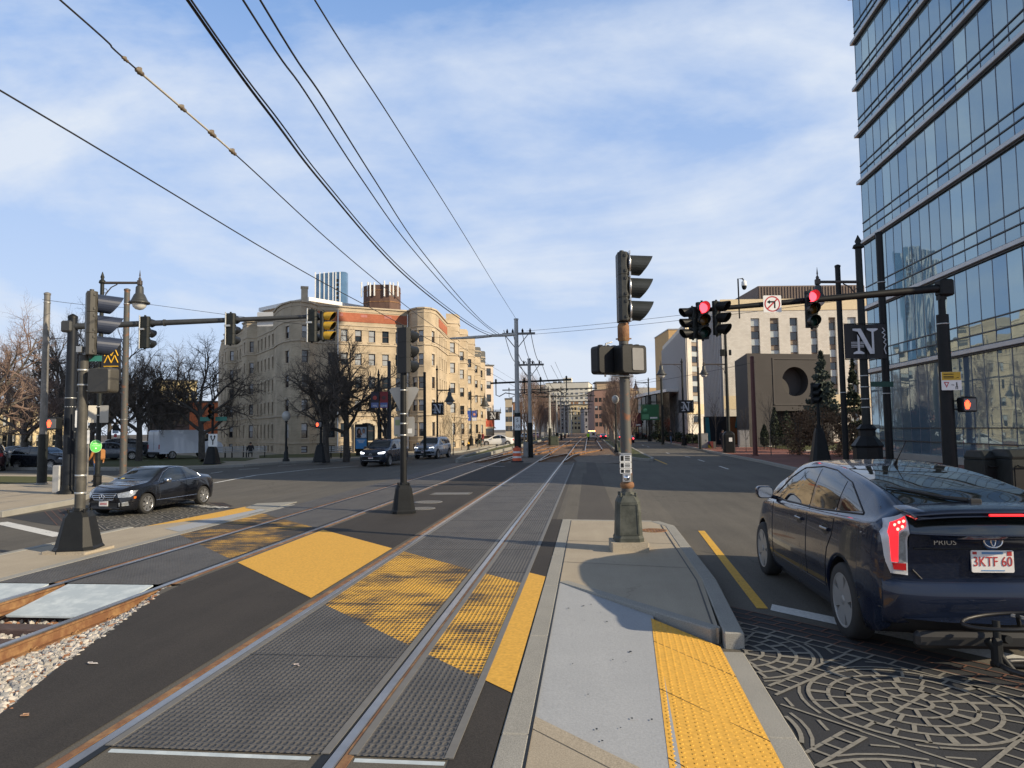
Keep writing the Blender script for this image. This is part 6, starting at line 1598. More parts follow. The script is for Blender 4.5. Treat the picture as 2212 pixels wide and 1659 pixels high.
 for s_ in (-1, 1):
  for poly in sw: B.patch(poly, 'x', s_, 'side_window', K['glass_car'], t, .004, .08)
  if detail:
   tr_ = MB(); strip(B, [(sw[0][2][0], sw[0][2][1] - .01), (0, sw[0][1][1] - .005), (sw[-1][0][0], sw[-1][0][1] - .012)], 'x', s_, .016, tr_, .004)
   if kind == 'saloon':
    strip(B, [(.86, .95), (.45, 1.255), (.12, 1.372), (-.4, 1.392), (-.8, 1.335), (-1.2, 1.15), (-1.3, 1.0)], 'x', s_, .016, tr_, .004); strip(B, [(1.0, .40), (-1.0, .40)], 'x', s_, .016, tr_, .004)
   tr_.build('chrome_trim', K['chrome'], t)
   dm = MB(); zl_ = zb[1][1] + .18
   strip(B, [(-.45, sw[0][0][1] - .02), (-.46, zl_)], 'x', s_, .01, dm, .001); strip(B, [(.86, sw[0][2][1] - .03), (.84, .5), (.9, zl_)], 'x', s_, .01, dm, .001); strip(B, [(-1.12, sw[1][0][1] - .02), (-1.0, .72)], 'x', s_, .01, dm, .001)
   dm.build('door_seam', K['plastic'], t)
   for y in (-.25, -1.0):
    z = sw[0][0][1] - .09; h, _ = B.hit('x', s_, y, z); mb = MB(); mb.box((h.x + s_ * .015, y, z), (.02, .2, .03), b=.008); mb.build('door_handle', paint, t)
 B.patch(ws_, 'z', 1, 'windscreen', K['glass_car'], t, .004, .08); B.patch(rw_, 'z', 1, 'rear_window', K['glass_car'], t, .004, .08)
 F = lambda poly, nm_, mat, off=.008: B.patch(poly, 'y', 1, nm_, mat, t, off, .06)
 Rr = lambda poly, nm_, mat, off=.008: B.patch(poly, 'y', -1, nm_, mat, t, off, .06)
 if kind == 'saloon':
  for s_ in (-1, 1):
   F([(s_ * .44, .70), (s_ * .70, .76), (s_ * .80, .78), (s_ * .795, .66), (s_ * .74, .585), (s_ * .50, .575)], 'headlamp', K['lamp_clear'], .01)
   h, _ = B.hit('x', s_, 1.86, .56); mk = MB(); mk.box((h.x, 1.86, .56), (.02, .13, .07), b=.01); mk.build('side_marker', K['amber'], t)
   F([(s_ * .52, .42), (s_ * .70, .45), (s_ * .72, .33), (s_ * .52, .31)], 'fog_lamp', K['lamp_clear'], .006)
   Rr([(s_ * .45, .90), (s_ * .72, .88), (s_ * .74, .70), (s_ * .48, .68)], 'tail_lamp', K['lamp_red'])
  F([(-.42, .715), (.42, .715), (.34, .50), (-.34, .50)], 'grille_back', K['plastic'], .006)
  gm = MB()
  for z in (.70, .645, .59, .53): strip(B, [(-.41 + (.7 - z) * .35, z), (.41 - (.7 - z) * .35, z)], 'y', 1, .028 if z < .7 else .02, gm, .014)
  strip(B, [(-.42, .715), (-.34, .50), (.34, .50), (.42, .715)], 'y', 1, .016, gm, .012); gm.build('grille_bar', K['chrome'], t)
  h, _ = B.hit('y', 1, 0, .61); st = MB(); st.tube([(.085 * math.cos(k * .2618), h.y + .03, .61 + .085 * math.sin(k * .2618)) for k in range(25)], .011, 6, 0, False)
  for a in (90, 210, 330): st.tube([(0, h.y + .03, .61), (.083 * math.cos(R(a)), h.y + .03, .61 + .083 * math.sin(R(a)))], [.017, .006], 6)
  st.build('emblem', K['chrome'], t)
  F([(-.5, .42), (.5, .42), (.46, .25), (-.46, .25)], 'lower_grille', K['plastic'], .005)
  h, _ = B.hit('y', 1, 0, .40); number_plate(t, h.y + .02, .40, 1)
  sk = MB(); h, _ = B.hit('z', 1, .42, .95); B.patch([(.36, 1.00), (.50, 1.00), (.49, .93), (.37, .93)], 'z', 1, 'windscreen_sticker', M('yellow_sticker', (.5, .42, .12), .6), t, .008)
  number_plate(t, -h_ + .02, .72, -1)
 elif kind == 'suv':
  for s_ in (-1, 1):
   F([(s_ * .42, .86), (s_ * .78, .93), (s_ * .82, .90), (s_ * .76, .80), (s_ * .48, .79)], 'headlamp', K['head_on'] if lit == 1 else K['lamp_clear'], .012)
   if lit == 2:
    dl_ = MB(); strip(B, [(s_ * .45, .865), (s_ * .75, .92), (s_ * .77, .83)], 'y', 1, .035, dl_, .02); dl_.build('daytime_light', K['head_on'], t)
   F([(s_ * .60, .56), (s_ * .80, .58), (s_ * .80, .46), (s_ * .62, .44)], 'fog_lamp', K['plastic'], .006)
   Rr([(s_ * .55, 1.12), (s_ * .80, 1.12), (s_ * .80, .92), (s_ * .6, .90)], 'tail_lamp', K['lamp_red'])
   rl = MB(); x = .60; q = [B.hit('z', 1, s_ * x, y)[0] for y in (-1.6, -.9, -.2, .25)]; rl.tube([q[0], q[0] + Vector((0, .06, .05)), q[1] + Vector((0, 0, .06)), q[2] + Vector((0, 0, .06)), q[3]], .018, 6); rl.build('roof_rail', K['pole_pale'] if lit == 2 else K['plastic'], t)
  F([(-.42, .85), (.42, .85), (.36, .68), (-.36, .68)], 'grille', K['plastic'], .008)
  gm = MB()
  for z in (.82, .765, .71): strip(B, [(-.40, z), (.40, z)], 'y', 1, .018, gm, .014)
  gm.build('grille_bar', K['chrome'] if lit == 2 else K['plastic'], t)
  h, _ = B.hit('y', 1, 0, .765); st = MB(); st.tube([(.075 * math.cos(k * .2618), h.y + .025, .765 + .06 * math.sin(k * .2618)) for k in range(25)], .01, 6, 0, False); st.tube([(0, h.y + .025, .70), (0, h.y + .025, .825)], .008, 5); st.build('emblem', K['chrome'], t)
  F([(-.70, .62), (.70, .62), (.62, .40), (-.62, .40)], 'lower_grille', K['plastic'], .005)
  gm = MB(); strip(B, [(-.55, .40), (.55, .40)], 'y', 1, .03, gm, .012); gm.build('skid_strip', K['pole_pale'], t)
  h, _ = B.hit('y', 1, 0, .58); number_plate(t, h.y + .02, .58, 1)
  number_plate(t, -h_ - .01, .8, -1)
 else:
  for s_ in (-1, 1):
   F([(s_ * .40, .74), (s_ * .68, .78), (s_ * .74, .68), (s_ * .46, .62)], 'headlamp', K['lamp_clear'], .01)
   Rr([(s_ * .5, 1.0), (s_ * .72, 1.0), (s_ * .74, .75), (s_ * .54, .74)], 'tail_lamp', K['lamp_red'])
  F([(-.4, .62), (.4, .62), (.36, .42), (-.36, .42)], 'grille', K['plastic'], .006)
  number_plate(t, h_ - .0, .45, 1); number_plate(t, -h_ - .01, .7, -1)
 mirrors(t, B, mir[0], mir[1], mir[2], K['chrome'] if name == 'saloon_car' and detail else paint)
 return t
def drive(px, py, z=ZR): p = G(px, py, z); return (p.x, p.y, z)
MF, MR = G(320, 1110, ZR), G(441, 1089.5, ZR)     # near-side wheels of the turning saloon
a_ = math.atan2(MF.y - MR.y, MF.x - MR.x) - math.pi / 2; sc_ = (MF - MR).length / 2.76
axm = Vector((math.cos(a_), math.sin(a_), 0)); fm = Vector((-math.sin(a_), math.cos(a_), 0))
cm = (MF + MR) / 2
side = axm if axm.dot(Vector((-1, 0, 0))) > 0 else -axm
cm = cm + side * .88 * sc_
saloon('saloon_car', 'glossy black saloon with chrome grille crossing the patterned crosswalk on the left', (cm.x, cm.y, ZR), a_, car_paint('black_paint_gloss', (.008, .009, .013), .15, .15), sc_)
p = G(808, 1009, ZR)
rv = saloon('suv_car', 'dark slate crossover with lit headlamps coming down the avenue', (p.x, p.y + 2.2, ZR), math.pi - .10, car_paint('slate_paint', (.020, .027, .045), .3), .98, True, 'suv', None, 1)
p = G(920, 992.5, ZR)
saloon('suv_car', 'silver crossover with roof rails behind the dark crossover', (p.x, p.y + 2.4, ZR), math.pi - .12, car_paint('silver_paint', (.36, .40, .47), .5, .25), .98, True, 'suv', None, 2)
p = G(1074, 963, ZR)
saloon('saloon_car', 'white saloon crossing in front of the red shopfront', (p.x, p.y, ZR), math.pi / 2 + .1, car_paint('white_paint', (.70, .71, .72), 0, .25), 1.0, False)
p = G(1043, 962, ZR)
saloon('saloon_car', 'dark saloon partly behind the white saloon by the shopfront', (p.x, p.y + 4, ZR), math.pi / 2, car_paint('charcoal_paint', (.03, .03, .033), .2), .9, False)
# parked cars at far left
lot = [((-22, 1016), 'suv', (.045, .02, .022), .1, 'dark maroon crossover at the left edge of the photo, tail lamp showing', math.pi / 2 - .9),
       ((95, 1013), 'hatch', (.012, .014, .02), .1, 'black hatchback side on behind the leftmost grey pole', -math.pi / 2 - .05),
       ((45, 1003), 'saloon', (.025, .027, .03), .1, 'black saloon half hidden behind the side-on black hatchback', -math.pi / 2 - .05),
       ((240, 994), 'saloon', (.10, .12, .15), .3, 'blue grey saloon parked behind the green disc sign', -math.pi / 2 + .7),
       ((285, 991), 'suv', (.02, .022, .025), .2, 'black parked crossover right of the rusty left pole', -math.pi / 2 + .7),
       ((318, 990), 'saloon', (.30, .31, .33), .3, 'silver parked saloon nearest the white van', -math.pi / 2 + .7)]
for (px, py), kd, c, fl_, lab, rz in lot:
 p = G(px, py, ZR if py > 1000 else 0); nm_ = {'suv': 'suv_car', 'hatch': 'hatchback_car', 'saloon': 'saloon_car'}[kd]
 saloon(nm_, lab, (p.x, p.y, p.z), rz, car_paint('parked_paint', c, fl_, .25), .98, False, kd, 'parked cars beyond the corner')
# ---- vans and the work truck
def box_van(name, label, loc, rz, paint, L_=5.2, W_=1.95, H_=2.3, cab=1.7, scale=1.0, beacons=False):
 t = thing(name, label, 'van' if not beacons else 'truck', loc, rz); t.scale = (scale,) * 3
 mb = MB(); y0 = -L_ / 2
 prof = [(y0, .45), (y0, H_ - .12), (y0 + .12, H_), (L_ / 2 - cab, H_), (L_ / 2 - cab + .25, H_ - .03), (L_ / 2 - cab + .75, 1.55), (L_ / 2 - .12, 1.2), (L_ / 2, .95), (L_ / 2, .45)]
 w = W_ / 2
 ins = lambda y, z, x: Vector((x * (1 - .10 * max(0, (z - 1.2)) / 1.1), y, z))
 mb.loft([[ins(y, z, -w) for y, z in prof], [ins(y, z, w) for y, z in prof]], 0, True)
 mb.build('body', paint, t)
 for y in (-L_ / 2 + 1.0, L_ / 2 - .95):
  for x in (-1, 1): make_wheel(t, x * (w + .01), y, .34, .22, 6, 0)
 for s_ in (-1, 1):
  g = MB(); g.slab([(L_ / 2 - cab + .15, 1.35), (L_ / 2 - cab + .15, 1.95), (L_ / 2 - cab + .42, 1.95), (L_ / 2 - cab + .72, 1.45)], 'x', s_ * (w * .97), s_ * (w * .99)); g.build('side_window', K['glass_car'], t)
  tl = MB(); tl.box((s_ * (w - .08), y0 - .01, 1.0), (.12, .03, .35), b=.01); tl.build('tail_lamp', K['lamp_red'], t)
 g = MB(); g.quad((-w * .85, L_ / 2 - cab + .32, 2.15 if H_ > 2.2 else H_ - .15), (w * .85, L_ / 2 - cab + .32, H_ - .18), (w * .9, L_ / 2 - cab + .78, 1.62), (-w * .9, L_ / 2 - cab + .78, 1.62)); g.build('windscreen', K['glass_car'], t)
 bp_ = MB(); bp_.box((0, y0 - .05, .5), (W_, .14, .2), b=.03); bp_.build('bumper', K['plastic'], t)
 sm = MB(); sm.box((0, y0 - .004, 1.4), (.02, .012, 1.5)); sm.box((0, y0 - .004, .72), (.3, .012, .12), m=1); sm.build('rear_door_seam', [K['plastic'], K['plate']], t)
 return t
p = G(402, 990)
box_van('white_van', 'white panel van parked in front of the orange red building', (p.x, p.y, 0), -.55, car_paint('van_white', (.62, .66, .72), 0, .35))
p = G(1277, 951.5, -.12)
wt_ = box_van('work_truck', 'white work truck on the siding track with a lit orange roof bar', (.55, p.y, -.05), 0, car_paint('truck_white', (.58, .58, .58), 0, .4), 4.6, 1.9, 1.75, 1.4, .82, True)
lb = MB(); lb.box((0, -1.4, 1.9), (1.5, .2, .2), b=.04); lb.build('light_bar', K['amber'], wt_)
for x in (-.55, -.2, .2, .55):
 b_ = MB(); b_.lathe([(.001, -.02), (.13, 0), (.13, .03)], (x, -1.53, 1.9), 10, axis='y'); b_.build('beacon', M('lit_amber', (1.0, .45, .15), emit=7), wt_)
wd = MB(); wd.box((.35, -2.31, 1.25), (.5, .02, .5), b=.01); wd.build('rear_window', K['glass_car'], wt_)
# far traffic with red lamps
for px, py, lab in ((1297, 949, 'small far car with red tail lamps right of the work truck'), (1338, 951, 'far car with red tail lamps glimpsed between the right hand trees'), (1352, 956, 'dark far car beyond the tree strip, left of the island pole')):
 p = G(px, py, ZR); c = saloon('saloon_car', lab, (p.x + .5, p.y, ZR), 0, car_paint('far_paint', (.05, .05, .06), .2), .75, False, 'saloon', 'far cars on the right carriageway')
 for s_ in (-1, 1):
  b_ = MB(); b_.lathe([(.001, -.06), (.13, -.05), (.13, 0)], (s_ * .62, -2.3, .82), 10, axis='y'); b_.build('lit_tail_lamp', K['lens_red'], c)
for px, py, lab, c_ in ((1208, 947, 'far red car glimpsed behind the left row of trees', (.4, .03, .03)), (1180, 950, 'far dark red car behind the left row of trees', (.25, .02, .02)), (1150, 952, 'far grey car behind the left row of trees', (.2, .2, .2))):
 p = G(px, py, ZR); saloon('saloon_car', lab, (min(p.x, -11.6), p.y, ZR), math.pi, car_paint('far_paint', c_, .1), .95, False, 'saloon', 'far cars behind the left trees')
# ================================================================== SIGNALS, LAMPS, POLES
def Rz(a): return Matrix.Rotation(a, 3, 'Z')
def signal_head(root, p, rz, vis=K['black'], body=K['dark'], lit=None, n=3, s=1.0, back=None, sec=.36):
 """three-section head; looks along local -Y turned by rz"""
 mb = MB(); w_, d_ = .34 * s, .16 * s
 for k in range(n):
  z = (n / 2 - .5 - k) * sec * s
  mb.loft([ring8((0, 0), w_ * .98, d_ * .98, .045 * s, z - sec * s * .495), ring8((0, 0), w_, d_, .045 * s, z - sec * s * .46), ring8((0, 0), w_, d_, .045 * s, z + sec * s * .46), ring8((0, 0), w_ * .98, d_ * .98, .045 * s, z + sec * s * .495)])
 for z in (-n / 2 * sec * s, n / 2 * sec * s): mb.tube([(0, .0, z - .05 * s), (0, 0, z + .05 * s)], .035 * s, 8)
 for k in range(n):
  z = (n / 2 - .5 - k) * sec * s
  for sx in (-1, 1):
   for dz in (-.12, .12): mb.box((sx * w_ * .51, -.03 * s, z + dz * s), (.02 * s, .03 * s, .04 * s))
 o = mb.build('signal_head', body, root, loc=p, rz=rz)
 cols = (K['lens_off_r'], K['lens_off_y'], K['lens_off_g'])
 for k in range(n):
  z = (n / 2 - .5 - k) * sec * s; r_ = .155 * s; y0 = -d_ / 2
  v = MB(); m_ = 22; L0 = .40 * s
  out = []; inn = []
  for i in range(m_ + 1):
   th = R(-155) + R(310) * i / m_
   f = .40 + .60 * (.5 + .5 * math.cos(th)) ** .6
   for rr, lst in ((r_, out), (r_ - .006 * s, inn)):
    lst.append((Vector((rr * math.sin(th), y0, z + rr * math.cos(th))), Vector((rr * math.sin(th), y0 - L0 * f, z + rr * math.cos(th) - .02 * s))))
  for a, b in zip(out, out[1:]): v.add([a[0], b[0], b[1], a[1]], [(0, 1, 2, 3)], 0, True)
  for a, b in zip(inn, inn[1:]): v.add([a[0], a[1], b[1], b[0]], [(0, 1, 2, 3)], 1, True)
  for (a, b), (c, d) in zip(zip(out, out[1:]), zip(inn, inn[1:])): v.add([a[1], b[1], d[1], c[1]], [(0, 1, 2, 3)], 0)
  for a, c in ((out[0], inn[0]), (out[-1], inn[-1])): v.add([a[0], a[1], c[1], c[0]], [(0, 1, 2, 3)], 0)
  v.build('visor', [vis, K['black']], o, fix=False)
  l_ = MB(); l_.lathe([(.001, y0 - .022 * s), (r_ * .5, y0 - .019 * s), (r_ * .93, y0 - .004 * s), (r_ * .95, y0 + .002)], (0, 0, z), 20, axis='y')
  l_.build('lens', K['lens_red'] if lit == k else cols[min(k, 2)], o)
 return o
def ped_head(root, p, rz, hand=False, s=1.0, mat=K['black']):
 mb = MB(); a = .46 * s; b = .42 * s
 rr = rrect(a, b, .05 * s)
 mb.loft([[Vector((u * .92, .12 * s, v * .92)) for u, v in rr], [Vector((u, .09 * s, v)) for u, v in rr], [Vector((u, -.09 * s, v)) for u, v in rr], [Vector((u * .95, -.10 * s, v * .95)) for u, v in rr]], 0, True)
 for k in range(3): mb.box((-.12 * s + .12 * s * k, 0, b / 2 + .005), (.05 * s, .06 * s, .03 * s))
 o = mb.build('pedestrian_signal', mat, root, loc=p, rz=rz)
 f = MB(); f.slab([(u + (a * .12 if not hand else 0), v) for u, v in rrect(a * (.82 if hand else .45), b * .78, .02 * s)], 'y', -.112 * s, -.10 * s); f.build('signal_face', M('signal_face_grey', (.16, .16, .16), .4), o)
 if hand:
  h = MB(); q = [(-.045, -.11), (.03, -.11), (.07, -.03), (.085, .035), (.07, .04), (.045, -.005), (.045, .09), (.027, .095), (.02, .02), (.012, .11), (-.006, .11), (-.012, .02), (-.025, .10), (-.042, .095), (-.043, .01), (-.058, .06), (-.073, .055), (-.07, -.03)]
  h.slab([(-.09 * s + u * s * 1.15, v * s * 1.15) for u, v in q], 'y', -.122 * s, -.114 * s); h.build('lit_hand', K['lens_hand'], o)
 return o
def bands(root, zs_, r_, mat=K['steel']):
 mb = MB()
 for z in zs_: mb.lathe([(r_ + .001, -.018), (r_ + .006, -.016), (r_ + .006, .016), (r_ + .001, .018)], (0, 0, z), 14); mb.box((r_ + .012, 0, z), (.03, .04, .03))
 mb.build('steel_band', mat, root)
def pedestal(root, wb, wt, h_, mat, rz=0, name='pedestal', panel=False):
 mb = MB(); c = lambda w_: w_ * .17
 mb.loft([ring8((0, 0), wb, wb, c(wb), 0), ring8((0, 0), wb, wb, c(wb), .06), ring8((0, 0), wb * .93, wb * .93, c(wb), .10), ring8((0, 0), wt * 1.06, wt * 1.06, c(wt), h_ * .80), ring8((0, 0), wt * .82, wt * .82, c(wt), h_ * .92), ring8((0, 0), wt * .60, wt * .60, c(wt), h_ * .93), ring8((0, 0), wt * .56, wt * .56, c(wt), h_)])
 for sx in (-1, 1):
  for sy in (-1, 1): mb.tube([(sx * wt * .34, sy * wt * .34, h_ * .90), (sx * wt * .34, sy * wt * .34, h_ * .985)], .022, 6)
 o = mb.build(name, mat, root, rz=rz)
 if panel:
  p_ = MB()
  f = lambda z: (wb * .93 + (wt * 1.06 - wb * .93) * ((z - .10) / (h_ * .8 - .10))) / 2
  z0, z1 = h_ * .16, h_ * .74
  for sgn in (-1,):
   a, b = f(z0) * .62, f(z1) * .62
   e = .008
   outer = [Vector((-a * 1.18, sgn * (f(z0) + e), z0 - .02)), Vector((a * 1.18, sgn * (f(z0) + e), z0 - .02)), Vector((b * 1.2, sgn * (f(z1) + e), z1 + .02)), Vector((-b * 1.2, sgn * (f(z1) + e), z1 + .02))]
   inner = [Vector((-a, sgn * (f(z0) + e), z0)), Vector((a, sgn * (f(z0) + e), z0)), Vector((b, sgn * (f(z1) + e), z1)), Vector((-b, sgn * (f(z1) + e), z1))]
   p_.loft([[v + Vector((0, .012, 0)) for v in outer], outer, inner, [v + Vector((0, .01, 0)) for v in inner]])
  p_.build('access_frame', mat, o)
 return o
def cyl(root, z0, z1, r0, r1, mat, name='pole', n=16):
 mb = MB(); mb.tube([(0, 0, z0), (0, 0, z1)], [r0, r1], n); return mb.build(name, mat, root)
def plate_sign(root, p, rz, outline, mat, name='sign_plate', th=.006):
 mb = MB(); mb.slab(outline, 'y', -th, 0); return mb.build(name, mat, root, loc=p, rz=rz)
mppx = lambda p: depth(p) / 1500.0                       # metres per photo pixel at that place
# ---- the signal on the near island
p = G(1358, 1187); t = thing('traffic_signal', 'rust streaked signal pole on the near island, lamps turned to the right', 'traffic light', tuple(p))
h_ = hz(p, 547)
blk = MB(); blk.prism([(u, v) for u, v in rrect(.60, .56, .02, 2)], 0, .15); blk.build('plinth', K['concrete'], t, rz=.06)
K['ped_green'] = M('weathered_green_black_iron', (.055, .060, .050), .55, .2, c2=(.10, .105, .09), sc=5, bump=.1)
ped = pedestal(t, .47, .36, .80, K['ped_green'], .06, panel=True); ped.location = (0, 0, .15)
zt_ = hz(p, 697)
cyl(t, .9, zt_, .092, .078, K['pole_rust'])
cl = MB(); cl.lathe([(.079, 0), (.098, .02), (.098, .26), (.085, .30)], (0, 0, hz(p, 738)), 14); cl.tube([(-.13, 0, hz(p, 732)), (.13, 0, hz(p, 732))], .012, 6); cl.build('collar', K['rail_side'], t); cl = MB(); cl.lathe([(.092, 0), (.115, .03), (.115, .08), (.09, .11)], (0, 0, 1.0), 14); cl.build('collar', K['rail_side'], t)
K['grey_green'] = M('sun_bleached_casing', (.19, .195, .19), .5, .2, sc=9, c2=(.30, .30, .29))
vis_i = M('visor_dark', (.022, .026, .026), .5, sc=8, var=.3)
signal_head(t, (0, 0, (h_ + zt_) / 2), math.pi / 2 + .10, vis_i, M('sooty_casing', (.022, .024, .022), .5, sc=6, c2=(.05, .052, .048), th=(.5, .7)), None, 3, (h_ - zt_) / (3 * .36) * .98)
rm = MB(); s1 = (h_ - zt_) / 1.08
for k in range(3):
 z = zt_ + (h_ - zt_) * (k + .5) / 3
 rm.lathe([(.160 * s1, 0), (.174 * s1, .006), (.172 * s1, .03), (.158 * s1, .034)], (.085 * s1, 0, z), 24, axis='x', cap=False)
 for dz in (-.16, .16): rm.box((.10 * s1, -.13 * s1, z + dz * s1), (.03, .04, .05), b=.005); rm.box((.10 * s1, .13 * s1, z + dz * s1), (.03, .04, .05), b=.005)
rm.build('lens_door', K['alu'], t, rz=.10)
zc_ = hz(p, 778)
bx_ = ped_head(t, (-.28, -.02, zc_), math.pi + .55, False, 1.12, K['black']); bx2 = ped_head(t, (.10, -.08, zc_), .62, False, 1.12, K['black'])
br = MB(); br.tube([(-.32, -.1, zc_ - .28), (-.34, -.16, zc_), (-.30, -.14, zc_ + .27), (-.20, -.08, zc_ + .30)], .016, 6); br.tube([(-.2, -.12, zc_ - .27), (.14, -.14, zc_ - .285)], .016, 6); br.box((0, 0, zc_), (.30, .10, .10)); br.build('bracket', K['steel'], t)
for k, (y0, y1) in enumerate(((982, 997), (998, 1011), (1012, 1022))):
 z0_, z1_ = hz(p, y1), hz(p, y0)
 o = plate_sign(t, (-.02, -.095, (z0_ + z1_) / 2), 0, rrect(.19, z1_ - z0_, .012), K['white'], 'instruction_plate')
 mb = MB(); mb.slab([(u - .055, v) for u, v in rrect(.05, (z1_ - z0_) * .72, .004)], 'y', -.0085, -.006);
 for q in (-.24, 0, .24): mb.box((.03, -.0075, q * (z1_ - z0_)), (.08, .003, .012 if k else .018))
 mb.build('plate_print', K['black'], o)
cp = MB(); cp.box((-.01, -.09, hz(p, 980)), (.17, .05, .03), b=.006); cp.box((-.01, -.10, hz(p, 1031)), (.13, .07, .15), b=.012); cp.build('button_casing', K['alu'], t)
bt = MB(); bt.lathe([(.001, -.05), (.035, -.045), (.045, -.02), (.055, 0), (.06, .01)], (-.01, -.13, hz(p, 1031)), 16, axis='y'); bt.build('push_button', K['chrome'], t)
# ---- dark signal seen from behind, between the tracks
p = G(872, 1108); t = thing('traffic_signal', 'black signal seen from behind between the tracks, with triangular and square sign backs', 'traffic light', tuple(p))
pedestal(t, .56, .36, .74, K['black'], .35); zb_, zt_ = hz(p, 806), hz(p, 708)
cyl(t, .7, zb_, .082, .072, K['black'])
signal_head(t, (.02, 0, (zb_ + zt_) / 2), math.pi - .35, K['black'], M('matt_black_casing', (.030, .030, .029), .7), None, 3, (zt_ - zb_) / 1.08)
lm = MB()
for k in range(3): lm.lathe([(.001, 0), (.12, 0), (.13, .02)], (.20, .03, zb_ + (zt_ - zb_) * (k + .5) / 3), 12, axis='x')
z0_, z1_ = hz(p, 836), hz(p, 897); w_ = 33 * mppx(p)
plate_sign(t, (0, .085, 0), 0, [(-w_ + .06, z0_ - .0), (w_ - .06, z0_), (w_, z0_ - .07), (.05, z1_), (-.05, z1_), (-w_, z0_ - .07)], K['sign_back'], 'triangular_sign')
z0_, z1_ = hz(p, 900), hz(p, 943); o = plate_sign(t, (.0, .085, (z0_ + z1_) / 2), 0, rrect(46 * mppx(p), z0_ - z1_, .05), K['sign_back'], 'square_sign')
stk = MB(); stk.box((.14, -.009, -.11), (.11, .004, .12)); stk.box((-.17, -.009, .1), (.12, .004, .14), m=1); stk.box((-.2, -.009, -.21), (.06, .004, .03), m=1); stk.build('sticker', [K['white'], M('faded_green_sticker', (.25, .30, .16), .6)], o)
bands(t, [hz(p, y) for y in (843, 864 + 30, 915, 940)], .078)
# ---- signal on the left island
p = G(170, 1190); t = thing('traffic_signal', 'olive grey signal on the left island, lamps facing right, pedestrian signal below', 'traffic light', tuple(p))
pl_ = MB(); pl_.prism(rrect(.82, .74, .03, 2), 0, .04); pl_.build('plinth', K['concrete'], t)
pedestal(t, .66, .38, .74, K['black'], .25); zb_, zt_ = hz(p, 768), hz(p, 632)
cyl(t, .7, zb_, .085, .075, K['pole_grey'] if False else M('olive_grey_pole', (.050, .048, .042), .6, sc=4, c2=(.085, .08, .068)))
signal_head(t, (.12, 0, (zb_ + zt_) / 2), math.pi / 2 + .75, M('blue_black_visor', (.03, .04, .07), .35), K['olive_box'], None, 3, (zt_ - zb_) / 1.08)
zc_ = (hz(p, 797) + hz(p, 850)) / 2
ped_head(t, (.40, -.02, zc_), math.pi - .15, False, 1.02, K['olive_box'])
br = MB()
for z in (zc_ - .17, zc_ + .17): br.tube([(0, 0, z), (.26, -.02, z)], .016, 6)
br.box((.0, -.09, zb_ + .1), (.1, .08, .1)); br.build('bracket', K['steel'], t)
bands(t, [hz(p, y) for y in (1027, 1065, 800, 832)], .085)
gb = MB(); gb.box((.11, .02, hz(p, 774)), (.34, .02, .10)); gb.build('street_sign', M('street_sign_green', (.03, .17, .15), .5), t, rz=.3)
# ---- mast arm over the left road
def arm_signal(root, arm0, dirv, dist, zc, lit=None, rz=0, vis=K['black'], body=K['dark'], s=1.0, drop=0.0):
 p_ = arm0 + dirv * dist
 return signal_head(root, (p_.x, p_.y, zc), rz, vis, body, lit, 3, s)
D1 = 24.0
b = onD(147, 1060, D1); b.z = 0.0; t = thing('mast_arm_signal', 'long grey mast arm on the left carrying three signals seen from behind', 'traffic light', tuple(b))
cyl(t, 0, hz(b, 688), .20, .15, M('blue_black_pole', (.010, .013, .019), .5, sc=4, var=.3, spec=.25)); cpp = MB(); cpp.lathe([(.16, 0), (.16, .08), (.03, .16)], (0, 0, hz(b, 688)), 14); cpp.build('pole_cap', K['black'], t); cpp = MB(); cpp.lathe([(.34, -.02), (.34, .08), (.22, .14), (.2, .3)], (0, 0, 0), 14); cpp.build('base_flange', K['black'], t)
e0, e1 = onD(150, 706, D1), onD(690, 683, D1)
mb = MB(); mb.tube([e0 - b, e0.lerp(e1, .33) - b, e0.lerp(e1, .66) - b, e1 - b], [.115, .10, .085, .065], 12)
mb.tube([e0.lerp(e1, .38) - b - Vector((.03, 0, 0)), e0.lerp(e1, .38) - b + Vector((.03, 0, 0))], .12, 12); mb.box(tuple(e0 - b), (.4, .4, .4), b=.05); mb.build('arm', M('grey_arm', (.05, .053, .055), .55, .1, sc=3, var=.2), t)
for px, y0, y1, nm_ in ((313, 684, 752, 0), (498, 677, 744, 1), (674, 669, 738, 2)):
 q0, q1 = onD(px, y0, D1 - .1), onD(px, y1, D1 - .1); c = (q0 + q1) / 2 - b
 signal_head(t, tuple(c), YAW + math.pi - .15, K['black'], K['dark'], None, 3, (q0.z - q1.z) / 1.08)
 bm_ = MB(); bm_.box((c.x - .12, c.y - .13, c.z), (.04, .03, (q0.z - q1.z) * 1.06), YAW, b=.005); bm_.box((c.x - .06, c.y - .12, c.z + .1), (.2, .05, .06), YAW); bm_.build('bracket', K['steel'], t)
q0, q1 = onD(705, 672, D1), onD(705, 736, D1); c = (q0 + q1) / 2 - b
signal_head(t, tuple(c - CRX * .10), YAW + math.pi / 2 - .25, K['visor_y'], K['dark'], None, 3, (q0.z - q1.z) / 1.08 * .98)
c0, c1 = onD(570, 674, D1), onD(570, 703, D1); o = plate_sign(t, tuple((c0 + c1) / 2 - b + Vector((0, .10, 0))), YAW, rrect(.56, .50, .03), M('pale_sign_back', (.52, .52, .51), .4, .3, var=.06), 'sign_plate')
ped_head(t, tuple(onD(117, 915, D1 - .3) - b), YAW - .25, True, 1.0)
